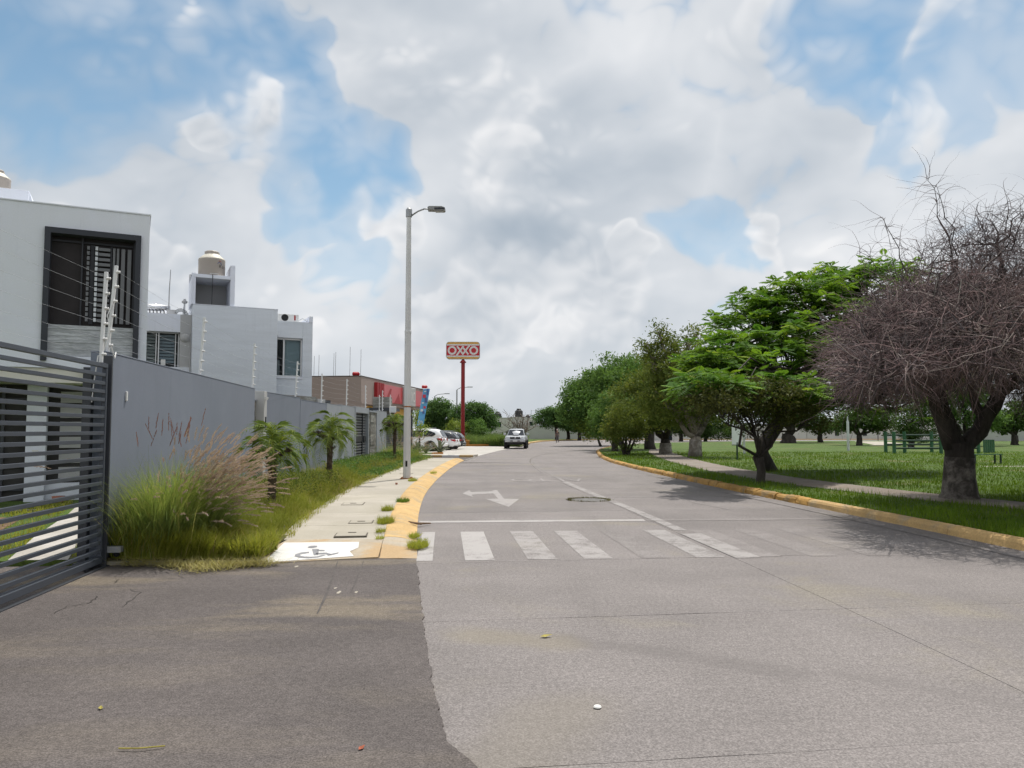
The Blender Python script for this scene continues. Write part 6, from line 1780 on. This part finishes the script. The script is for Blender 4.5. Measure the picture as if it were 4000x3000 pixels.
for (u, v, u2, v2) in ((3720, 1000, 3620, 700), (3740, 1000, 3660, 730), (3950, 980, 3930, 760), (3600, 1150, 3360, 985), (3560, 1100, 3450, 855), (3960, 950, 4020, 800), (3500, 1200, 3380, 1040)):
    a, b = np.array(A(u, v, DY)) - B, np.array(A(u2, v2, DY)) - B
    p_ = limb_path(a, b, 6, .03, .05); mb.tube(p_, np.linspace(.016, .005, 7), 5)
    n = 26; S = np.array([p_[j] for j in rng.integers(1, 7, n)]) + rng.normal(size=(n, 3)) * .02
    twig_batch(S, rng.normal(size=(n, 3)) + np.array([0, 0, .5]), rng.uniform(.3, 1.3, n), rng.uniform(.004, .008, n), 8, .22, .16, rng.uniform(0, .5, n))
mb.build('trunk', 'bark', t, True)
lm = MB().tube([(-.02, 0, -.12), (0, 0, .10), (0, 0, .5), (.02, 0, .92)], [.475, .372, .322, .303], 14).build('limewashed_band', 'bark_grey', t, True)
if TV: np_mesh('crown', np.concatenate(TV), np.concatenate(TF), 'twig', t, np.concatenate(TR))

# dense tree just outside the right edge; its shade reaches into the picture
tree('park_tree', 'dense tree beyond the right edge that shades the pavement below the dead tree', (15.6, 11.0, LAWN), [(13.2, 10.6, 4.6, 3.2, 3.2, 1.8, 1), (16.5, 12, 5.0, 3.4, 3.4, 2.0, 1), (15.5, 8.5, 4.4, 3.4, 3.0, 1.7, 1), (19, 14, 4.6, 3.2, 3.2, 1.9, 1), (17.5, 17.5, 5.2, 3.4, 3.4, 2.2, 1), (11.4, 10.6, 4.4, 2.4, 2.2, 1.5, 1.1), (13.4, 13.6, 4.8, 2.4, 2.4, 1.6, 1.1), (17.6, 20.5, 5.0, 2.4, 2.6, 1.8, 1.1)], .4, (0, 0, 1.8), 'leaf_dark', dens=42, per=22, size=.34, sig=.42, group=G_PK)

# --- palms
def palm_frond(L_, rise, fall, n=24, wl=.26):
    """one feather frond along +x, arching up then down; two rows of narrow leaflets"""
    V, F, rd = [], [], []
    pth = []
    for i in range(n + 1):
        q = i / n
        pth.append(Vector((L_ * q * (1 - .12 * q), 0, rise * math.sin(q * 2.0) - fall * q ** 2.2)))
    k = 0
    for i in range(n):                                   # rachis
        w_ = .010 * (1 - i / n) + .002
        a, b = pth[i], pth[i + 1]
        V += [a + Vector((0, w_, 0)), a - Vector((0, w_, 0)), b - Vector((0, w_, 0)), b + Vector((0, w_, 0))]
        F.append((k, k + 1, k + 2, k + 3)); k += 4; rd += [.9] * 4
    for i in range(3, n + 1):
        q = i / n
        a = pth[i]; d = (pth[i] - pth[i - 1]).normalized()
        l = wl * (math.sin(math.pi * (.12 + .80 * q)) ** .7)
        for s in (-1, 1):
            sd = (Vector((0, s, 0)) + d * (.55 + .6 * q) + Vector((0, 0, .30 - .5 * random.random()))).normalized()
            nn = d.cross(sd).normalized()
            wv = d * .0075
            m_ = a + sd * l * .5 + Vector((0, 0, .01)); tp = a + sd * l - Vector((0, 0, l * .28))
            V += [a - wv, a + wv, m_ + wv, tp, m_ - wv]
            F.append((k, k + 1, k + 2, k + 3, k + 4)); k += 5
            r_ = random.uniform(0, .85); rd += [r_] * 5
    return V, F, rd
def palm_mesh(*a):
    V, F, rd = palm_frond(*a)
    me = bpy.data.meshes.new('frond'); me.from_pydata([tuple(v) for v in V], [], F)
    at_ = me.attributes.new('rnd', 'FLOAT', 'POINT'); at_.data.foreach_set('value', np.array(rd, dtype=np.float32))
    me.materials.append(MATS['palm_leaf'])
    return me
FM = [palm_mesh(.78, .30, .55), palm_mesh(.86, .42, .62), palm_mesh(.70, .22, .60), palm_mesh(.80, .50, .45)]
def palm(label, loc, th, s, n=30, lean=(0, 0)):
    t = thing('palm', label, 'palm', loc, rng.uniform(0, 6), 'low palms in the planting strip')
    mb = MB()
    mb.tube([(0, 0, -.1), (lean[0] * .5, lean[1] * .5, th * .5), (lean[0], lean[1], th)], [.075, .07, .085], 10)
    for k in range(70):
        q = rng.uniform(.15, 1); az = rng.uniform(0, 6.28)
        c = Vector((lean[0] * q, lean[1] * q, th * q)); d = Vector((math.cos(az), math.sin(az), .55))
        mb.tube([c + d * .06, c + d * (.10 + .08 * (q > .75))], [.016, .005], 4)
    mb.build('trunk', 'palm_trunk', t)
    for k in range(n):
        q = k / n
        me = FM[k % 4]
        o = bpy.data.objects.new('frond', me); COL.objects.link(o); o.parent = t
        o.location = (lean[0], lean[1], th + .02 + .05 * q)
        az = k * 2.399 + rng.normal() * .15
        el = R(-28 + 100 * q ** 1.15) 
        o.rotation_euler = (rng.normal() * .2, -el + .25, az)
        sc = s * rng.uniform(.85, 1.1) * (1 - .25 * max(0, q - .75) * 4 * .5)
        o.scale = (sc, sc, sc)
    for k in range(9):       # dry hanging fronds
        me = FM[2]
        o = share(t.children[-1], t, (lean[0], lean[1], th - .06), (0, R(62), rng.uniform(0, 6.28)), (s * .35,) * 3)
    return t
palm('low palm with yellow green crown behind the pink plumed grass', (at(1062, 1900, 14.0).x, 14.0, .1), 1.06, 1.08)
palm('second palm along the wall, dark trunk above tall weeds', (at(1287, 1850, 20.6).x, 20.6, .1), 1.30, 1.15)
palm('third palm, slim trunk just left of the street lamp', (at(1541, 1790, 35.2).x, 35.2, .1), 1.65, 1.12, 26)

# --- grass blades
def blades(roots, az, L_, th0, th1, wd, segs, rn):
    """curved grass blades: th0 leaning from upright at the root, th1 added to the tip"""
    N = len(roots)
    p = roots.copy()
    hx, hy = np.cos(az), np.sin(az)
    wv = np.stack([-hy, hx, np.zeros(N)], 1)
    rows = []
    for s in range(segs + 1):
        q = s / segs
        th = th0 + th1 * q ** 1.2
        w_ = (wd * (1 - q ** 1.6) + .0004)[:, None]
        rows.append(np.stack([p - wv * w_, p + wv * w_], 1))
        st_ = (L_ / segs)[:, None]
        p = p + np.stack([hx * np.sin(th), hy * np.sin(th), np.cos(th)], 1) * st_
    V = np.stack(rows, 1).reshape(N, -1, 3)
    f = np.array([(2 * s, 2 * s + 1, 2 * s + 3, 2 * s + 2) for s in range(segs)])
    nv = (segs + 1) * 2
    F = (f[None] + (np.arange(N) * nv)[:, None, None]).reshape(-1, 4)
    return V.reshape(-1, 3), F, np.repeat(rn, nv), p
LEv = lambda y: np.interp(y, np.linspace(-14, 47, 600), [LE(a) for a in np.linspace(-14, 47, 600)])
REv = lambda y: np.interp(y, np.linspace(-10, 77, 600), [RE(a) for a in np.linspace(-10, 77, 600)])
PNv = lambda y: np.interp(y, np.linspace(5, 64, 600), [PN(a) for a in np.linspace(5, 64, 600)])
def gsurf(x, y): return np.sin(x * 3.1 + 1.3 * np.sin(y * 1.7)) * np.cos(y * 2.3 + x) 

def stuff(o, label, cat):
    return tag(o, label, cat, kind='stuff')
# verge by the wall
N = 62000
y = 9.36 + 33 * rng.uniform(0, 1, N) ** 1.9
f = rng.uniform(0, 1, N)
x = (LEv(y) - 1.93) * (1 - f) + (LEv(y) - 3.70) * f
x += np.where(f < .12, rng.uniform(-.05, .16, N), 0)
keep = ~((y < 11.2) & (x > -3.22 + .1 * gsurf(x * 3, y * 2)))
x, y = x[keep], y[keep]; n = len(x)
dist = np.abs(x - (LEv(y) - 1.93))
hgt = (.10 + .20 * np.clip(dist / .9, 0, 1)) * rng.uniform(.5, 1.5, n) * (1 + .45 * gsurf(x * 1.3, y * .9)) * np.where(y > 13, 1.35, 1.0)
V, F, rd, _ = blades(np.stack([x, y, np.full(n, .075)], 1), rng.uniform(0, 6.28, n) * .7 - .8, np.clip(hgt, .06, .65), rng.uniform(0, .5, n), rng.uniform(.3, 1.5, n), rng.uniform(.0025, .0045, n) * (1 + y * .035), 3, np.clip(.5 + .35 * gsurf(x, y * .7) + rng.normal(0, .25, n), 0, .999))
stuff(np_mesh('verge_grass', V, F, 'grass_verge', None, rd), 'tall yellowish green grass filling the strip along the grey wall', 'grass')
# lush tufts at the foot of the fountain grass
N = 9000
x = rng.uniform(-4.35, -3.08, N); y = 9.42 + rng.uniform(0, .75, N) * (1 + .3 * gsurf(x * 2, x * 3))
V, F, rd, _ = blades(np.stack([x, y, np.full(N, .06)], 1), rng.uniform(0, 6.28, N), rng.uniform(.14, .36, N) * (1 + .35 * gsurf(x * 4, y * 5)), rng.uniform(.05, .6, N), rng.uniform(.5, 1.7, N), rng.uniform(.0028, .0048, N), 4, np.clip(.45 + rng.normal(0, .28, N), 0, .97))
stuff(np_mesh('front_grass', V, F, 'grass_verge', None, rd), 'lush yellow green grass at the foot of the fountain grass', 'grass')
# dry cut grass spilling over the asphalt edge
N = 5200
x = rng.uniform(-4.6, -2.95, N); y = 9.34 + .10 * gsurf(x * 2.2, x) + rng.normal(0, .09, N) - .20 * np.clip(1 - np.abs(x + 3.55) / .65, 0, 1) * rng.uniform(0, 1.8, N) ** 1.5
x = x + .12 * rng.normal(0, 1, N)
V, F, rd, _ = blades(np.stack([x, y, rng.uniform(.015, .05, N)], 1), rng.uniform(0, 6.28, N), rng.uniform(.06, .2, N), rng.uniform(.9, 1.5, N), rng.uniform(0, .4, N), rng.uniform(.0015, .003, N), 2, rng.uniform(0, 1, N))
stuff(np_mesh('dry_grass', V, F, 'grass_dry', None, rd), 'dry straw coloured clippings along the edge of the asphalt', 'grass')
# green broad leaved ground cover further along the strip
cc = np.stack([rng.uniform(-6.0, -4.75, 700), rng.uniform(24, 42, 700), np.zeros(700)], 1)
cc[:, 0] = LEv(cc[:, 1]) - rng.uniform(2.0, 3.5, 700)
hh = .16 + .22 * (cc[:, 0] < LEv(cc[:, 1]) - 2.6)
pos = np.repeat(cc, 26, axis=0) + rng.normal(size=(700 * 26, 3)) * np.array([.16, .2, .0]); pos[:, 2] = .08 + np.repeat(hh, 26) * rng.uniform(.2, 1.5, 700 * 26)
V, F, rd = leaf_quads(pos, .075, .5, .5)
stuff(np_mesh('ground_cover', V, F, 'leaf_mid', None, rd), 'leafy green ground cover under the third palm', 'ground cover')
# upright weeds behind the first palm
cc = np.stack([rng.uniform(-5.6, -4.3, 240), rng.uniform(14.8, 19.5, 240), np.zeros(240)], 1)
pos = np.repeat(cc, 30, axis=0) + rng.normal(size=(240 * 30, 3)) * np.array([.07, .07, 0]); pos[:, 2] = .1 + .55 * rng.uniform(0, 1, 240 * 30) ** .8
V, F, rd = leaf_quads(pos, .05, .4, .3)
stuff(np_mesh('weeds', V, F, 'leaf_olive', None, rd), 'knee high leafy weeds between the first two palms', 'weeds')

# lawn in the park
N = 120000
y = 8.5 + 46 * rng.uniform(0, 1, N) ** 2.1
x = REv(y) + .2 + (3 + y * .62) * rng.uniform(0, 1, N) ** 1.15
pn = PNv(np.clip(y, 5, 63)); on_path = (x > pn + .03) & (x < pn + 1.55)
keep = ~on_path
x, y = x[keep], y[keep]; n = len(x)
V, F, rd, _ = blades(np.stack([x, y, np.full(n, LAWN - .01)], 1), rng.uniform(0, 6.28, n), rng.uniform(.05, .14, n) * (1 + .5 * gsurf(x * .8, y * .6)), rng.uniform(0, .7, n), rng.uniform(.2, 1.2, n), rng.uniform(.003, .006, n) * (1 + y * .05), 1, np.clip(.5 + .3 * gsurf(x * .5, y * .4) + rng.normal(0, .25, n), 0, 1))
stuff(np_mesh('lawn_grass', V, F, 'grass_lawn', None, rd), 'short green lawn grass of the park', 'grass')
# garden lawn behind the gate
N = 9000
x = rng.uniform(-9.5, -5.3, N); y = rng.uniform(9.3, 16.5, N)
wk = (x > -6.0 - (y - 9.25) * .46) & (x < -5.3 - (y - 9.28) * .445)
mu = (x < -7.4) & (y > 10.6) & (y < 13.9)
keep = ~wk & ~(mu & (rng.uniform(0, 1, N) < .8)) & (x < -5.12 - (y - 9.3) * .11)
x, y = x[keep], y[keep]; n = len(x)
V, F, rd, _ = blades(np.stack([x, y, np.full(n, .07)], 1), rng.uniform(0, 6.28, n), rng.uniform(.06, .2, n), rng.uniform(0, .7, n), rng.uniform(.2, 1.2, n), rng.uniform(.004, .007, n), 2, rng.uniform(.2, 1, n))
stuff(np_mesh('garden_grass', V, F, 'grass_verge', None, rd), 'bright garden grass seen between the slats of the near gate', 'grass')
# tall grass on the vacant lot
N = 26000
q = rng.uniform(0, 1, N); y = 78 + 26 * rng.uniform(0, 1, N) ** 1.5
x0 = np.interp(y, [78, 81.5, 86, 104], [.2, -2.6, -4.8, -9]); x1 = np.interp(y, [78, 90, 104], [.75, 1.4, 2.2])
x = x0 + (x1 - x0) * q
V, F, rd, _ = blades(np.stack([x, y, np.full(N, .05)], 1), rng.uniform(0, 6.28, N), rng.uniform(.5, 1.3, N) * (1 + .3 * gsurf(x * .6, y * .3)), rng.uniform(0, .3, N), rng.uniform(.3, 1.4, N), rng.uniform(.014, .026, N), 3, rng.uniform(0, 1, N))
stuff(np_mesh('tall_grass', V, F, 'grass_tall', None, rd), 'waist high green grass on the empty lot beside the pickup', 'grass')

# --- fountain grass: green blades and windblown plumes
def fountain(label, c, rx, ry, nb, npl, Lb, wind, pl_mat='plume', upright=0):
    t = thing('fountain_grass', label, 'ornamental grass', (c[0], c[1], .08), 0, 'fountain grass clumps')
    x = rng.normal(0, rx, nb); y = rng.normal(0, ry, nb)
    az = np.arctan2(y * 1.2 + rng.normal(0, .35, nb), x * 1.2 + rng.normal(0, .35, nb) + wind * .55)
    V, F, rd, _ = blades(np.stack([x, y, np.zeros(nb)], 1), az, Lb * rng.uniform(.45, 1.15, nb), rng.uniform(.02, .55, nb), rng.uniform(.5, 1.9, nb), rng.uniform(.0018, .0036, nb), 6, rng.uniform(0, .95, nb))
    np_mesh('blades', V, F, 'fountain_blade', t, rd)
    # stalks and plumes
    for (n, mat_, up_) in ((npl, pl_mat, False), (upright, 'plume_red', True)):
        if not n: continue
        x = rng.normal(0, rx * .9, n); y = rng.normal(0, ry * .9, n)
        if up_:
            az = rng.uniform(0, 6.28, n); L_ = Lb * rng.uniform(.95, 1.15, n); th0 = rng.uniform(0, .22, n); th1 = rng.uniform(0, .3, n)
            x = x - .1
        else:
            az = rng.normal(-.55, .45, n) if wind > .3 else np.arctan2(y + rng.normal(0, .3, n), x + .35 + rng.normal(0, .4, n))
            L_ = Lb * rng.uniform(.70, 1.15, n); th0 = rng.uniform(.0, .58, n); th1 = rng.uniform(.40, 1.10, n)
        V, F, rd, tip = blades(np.stack([x, y, np.zeros(n)], 1), az, L_, th0, th1, np.full(n, .0016), 6, np.full(n, .4))
        np_mesh('stalks', V, F, 'fountain_blade', t, rd)
        # plume: dense short hairs round the last stretch
        th = th0 + th1
        d = np.stack([np.cos(az) * np.sin(th), np.sin(az) * np.sin(th), np.cos(th)], 1)
        Lp = rng.uniform(.16, .27, n)
        HV, HR, m = [], [], 64
        tint = rng.uniform(0, 1, n)
        for h in range(m):
            q = (h + .5) / m
            th_ = th + (.35 if not up_ else .05) * q
            dd = np.stack([np.cos(az) * np.sin(th_), np.sin(az) * np.sin(th_), np.cos(th_)], 1)
            s0 = tip + d * (Lp * q * .6)[:, None] + dd * (Lp * q * .4)[:, None]
            hd_ = unit(dd * 1.4 + unit(rng.normal(size=(n, 3))) * 1.0)
            hl = (.034 if not up_ else .022) * (math.sin(math.pi * (.12 + .80 * q)) ** .6) * rng.uniform(.7, 1.2, n)
            wv = unit(np.cross(hd_, rng.normal(size=(n, 3)))) * .0042
            HV.append(np.stack([s0 - wv, s0 + wv, s0 + hd_ * hl[:, None]], 1)); HR.append(np.repeat(np.clip(tint * .8 + rng.uniform(-.1, .1, n), 0, 1), 3))
        HV = np.concatenate(HV).reshape(-1, 3)
        np_mesh('plumes', HV, np.arange(len(HV)).reshape(-1, 3), mat_, t, np.concatenate(HR))
    return t
fountain('green fountain grass clump with a few dark red spikes against the wall by the gate', (-4.46, 9.95), .17, .20, 4200, 16, 1.22, .08, upright=16)
fountain('big fountain grass clump with pink plumes blown to the right', (-4.50, 10.75), .18, .28, 4800, 330, 1.18, .34, upright=6)
fountain('lower fountain grass clump with pale pink plumes at the edge of the strip', (-4.18, 10.1), .17, .16, 2600, 150, .88, .36)
fountain('distant dry fountain grass mound beside the trunk of the third palm', (at(1570, 1760, 38).x - .2, 38, ), .55, .7, 1800, 260, 1.15, .2)
fountain('distant yellowish fountain grass tuft left of the third palm', (at(1500, 1770, 37).x, 37), .2, .3, 900, 30, .9, .2)

# --- small weed tufts in the pavement joints
def tuft(label, loc, r_, n, h, mat_='grass_verge', az0=None):
    t = thing('weed_tuft', label, 'weed', loc, 0, 'weed tufts along the kerb')
    a = rng.uniform(0, 6.28, n); q = r_ * np.sqrt(rng.uniform(0, 1, n))
    V, F, rd, _ = blades(np.stack([np.cos(a) * q * .7, np.sin(a) * q * 1.5, np.zeros(n)], 1), rng.uniform(0, 6.28, n), h * rng.uniform(.5, 1.3, n), rng.uniform(.3, 1.1, n), rng.uniform(.2, .9, n), rng.uniform(.002, .004, n), 3, rng.uniform(0, .8, n))
    np_mesh('blades', V, F, mat_, t, rd)
tuft('large weed tuft between pavement and yellow kerb, beside the service cover', (-2.06, 12.6, .12), .19, 700, .13)
tuft('second weed tuft along the yellow kerb, further up', (-2.33, 14.5, .125), .15, 420, .12)
tuft('dark flat weed sprawling over the yellow kerb', (-2.30, 16.3, .125), .20, 420, .11, 'grass_lawn')
tuft('small weed in the joint just below the large kerb tuft', (-1.97, 11.65, .10), .10, 140, .09)
tuft('tiny weed in the joint by the ramp', (-1.90, 11.15, .07), .08, 90, .07)
tuft('long weed mat in the gutter beside the first white crosswalk stripe', (-1.30, 10.75, .02), .20, 750, .11)
tuft('weed at the gutter below the yellow kerb near the fallen stick', (-1.46, 11.6, .03), .11, 260, .09)
tuft('weed patch at the foot of the street lamp', (-2.95, 22.9, .125), .18, 300, .13)
tuft('weed beyond the street lamp on the yellow kerb', (-2.75, 27.0, .125), .16, 200, .12)
t = thing('weed_ring', 'ring of low weeds round the manhole in the road', 'weed', (1.79, 18.05, .006))
a = rng.uniform(0, 6.28, 1500); q = rng.normal(.47, .035, 1500); sel = (np.sin(a) > -.35) | (rng.uniform(0, 1, 1500) < .25)
a, q = a[sel], q[sel]; n = len(a)
V, F, rd, _ = blades(np.stack([np.cos(a) * q, np.sin(a) * q * 1.05, np.zeros(n)], 1), rng.uniform(0, 6.28, n), rng.uniform(.02, .06, n), rng.uniform(.3, 1.3, n), rng.uniform(.2, .9, n), rng.uniform(.003, .006, n), 2, rng.uniform(0, .8, n))
np_mesh('blades', V, F, 'weed_brown', t, rd)

# --- agaves in the bed before the parked cars
def agave(label, loc, s):
    t = thing('agave', label, 'agave', loc, rng.uniform(0, 6), 'agaves in the bed before the cars')
    src = None
    for k in range(17):
        el = R(18 + 66 * (k / 17)); az = k * 2.399
        if src is None:
            mb = MB(); L_ = .62
            for i in range(7):
                q = i / 6; w_ = .055 * math.sin(math.pi * (.25 + .72 * q)) ** .8; z = .06 * math.sin(q * 3.0)
                mb.v += [(L_ * q, -w_, z + .02), (L_ * q, 0, z - .008), (L_ * q, w_, z + .02)]
            for i in range(6):
                mb.f += [(3 * i, 3 * i + 1, 3 * i + 4, 3 * i + 3), (3 * i + 1, 3 * i + 2, 3 * i + 5, 3 * i + 4)]
            src = mb.build('leaf', 'agave', t); o = src
            a_ = src.data.attributes.new('rnd', 'FLOAT', 'POINT'); a_.data.foreach_set('value', np.linspace(0, 1, len(src.data.vertices)).astype(np.float32))
        else:
            o = share(src, t)
        o.rotation_euler = (0, -el, az); o.scale = (s * rng.uniform(.85, 1.1),) * 3
agave('grey green agave left of the SUV wheel', (at(1628, 1760, 51.6).x, 51.6, .09), 1.35)
agave('grey green agave right before the SUV wheel', (at(1664, 1762, 51.2).x, 51.2, .09), 1.2)
agave('largest grey green agave behind the SUV, at the corner of the bed', (at(1718, 1762, 51.0).x, 51.0, .09), 1.55)

# --- small litter on the ground
def leaf_bit(name, label, loc, s, mat_, rz):
    o = MB().add([(-s, 0, .004), (-.3 * s, -.45 * s, .02 * s + .004), (s, 0, .25 * s), (-.2 * s, .45 * s, .12 * s + .004), (0, 0, .0)], [(0, 1, 4), (1, 2, 4), (2, 3, 4), (3, 0, 4)]).build(name, mat_)
    o.location = loc; o.rotation_euler = (0, 0, rz)
    return tag(o, label, 'litter' if 'wrapper' in name else 'leaf')
leaf_bit('fallen_leaf', 'yellow green fallen leaf on the concrete in the middle foreground', (.27, 6.14, .006), .055, 'leaf_dry', .3)
leaf_bit('fallen_leaf', 'small reddish fallen leaf on the asphalt near the bottom', (-.76, 3.99, .016), .03, 'leaf_red', 1.2)
leaf_bit('fallen_leaf', 'pale dry leaf on the asphalt at the lower left', (-2.38, 4.55, .016), .03, 'grass_dry' if False else 'leaf_dry', 2.0)
o = MB().lathe([(.0, .012), (.018, .011), (.024, .004), (.022, 0)], 12, close=False).build('bottle_cap', 'litter'); o.location = (.50, 4.60, .003)
tag(o, 'small white bottle cap on the concrete near the bottom', 'litter')
o = MB().tube([(0, 0, .012), (.10, -.01, .016), (.22, .03, .012)], .004, 5).build('dry_stalk', 'leaf_dry'); o.location = (-1.98, 3.97, .012); tag(o, 'thin curved dry stalk on the asphalt at the bottom', 'stalk')
t = thing('fallen_bark', 'dark brown strip of fallen bark at the gutter by the stop line', 'bark', (-1.60, 13.05, .03))
MB().tube([(-.16, .12, .05), (-.02, .02, .03), (.08, .0, .02)], [.008, .02, .016], 6).tube([(-.10, -.12, .06), (0, 0, .03), (.20, .28, .0)], [.006, .02, .012], 6).build('bark_strip', 'stick', t)
o = MB().box(-.03, .03, -.02, .02, 0, .05).build('brick_chip', 'terracotta'); o.location = (-3.2, 21.4, .13); tag(o, 'small reddish stub on the pavement below the street lamp', 'stub')
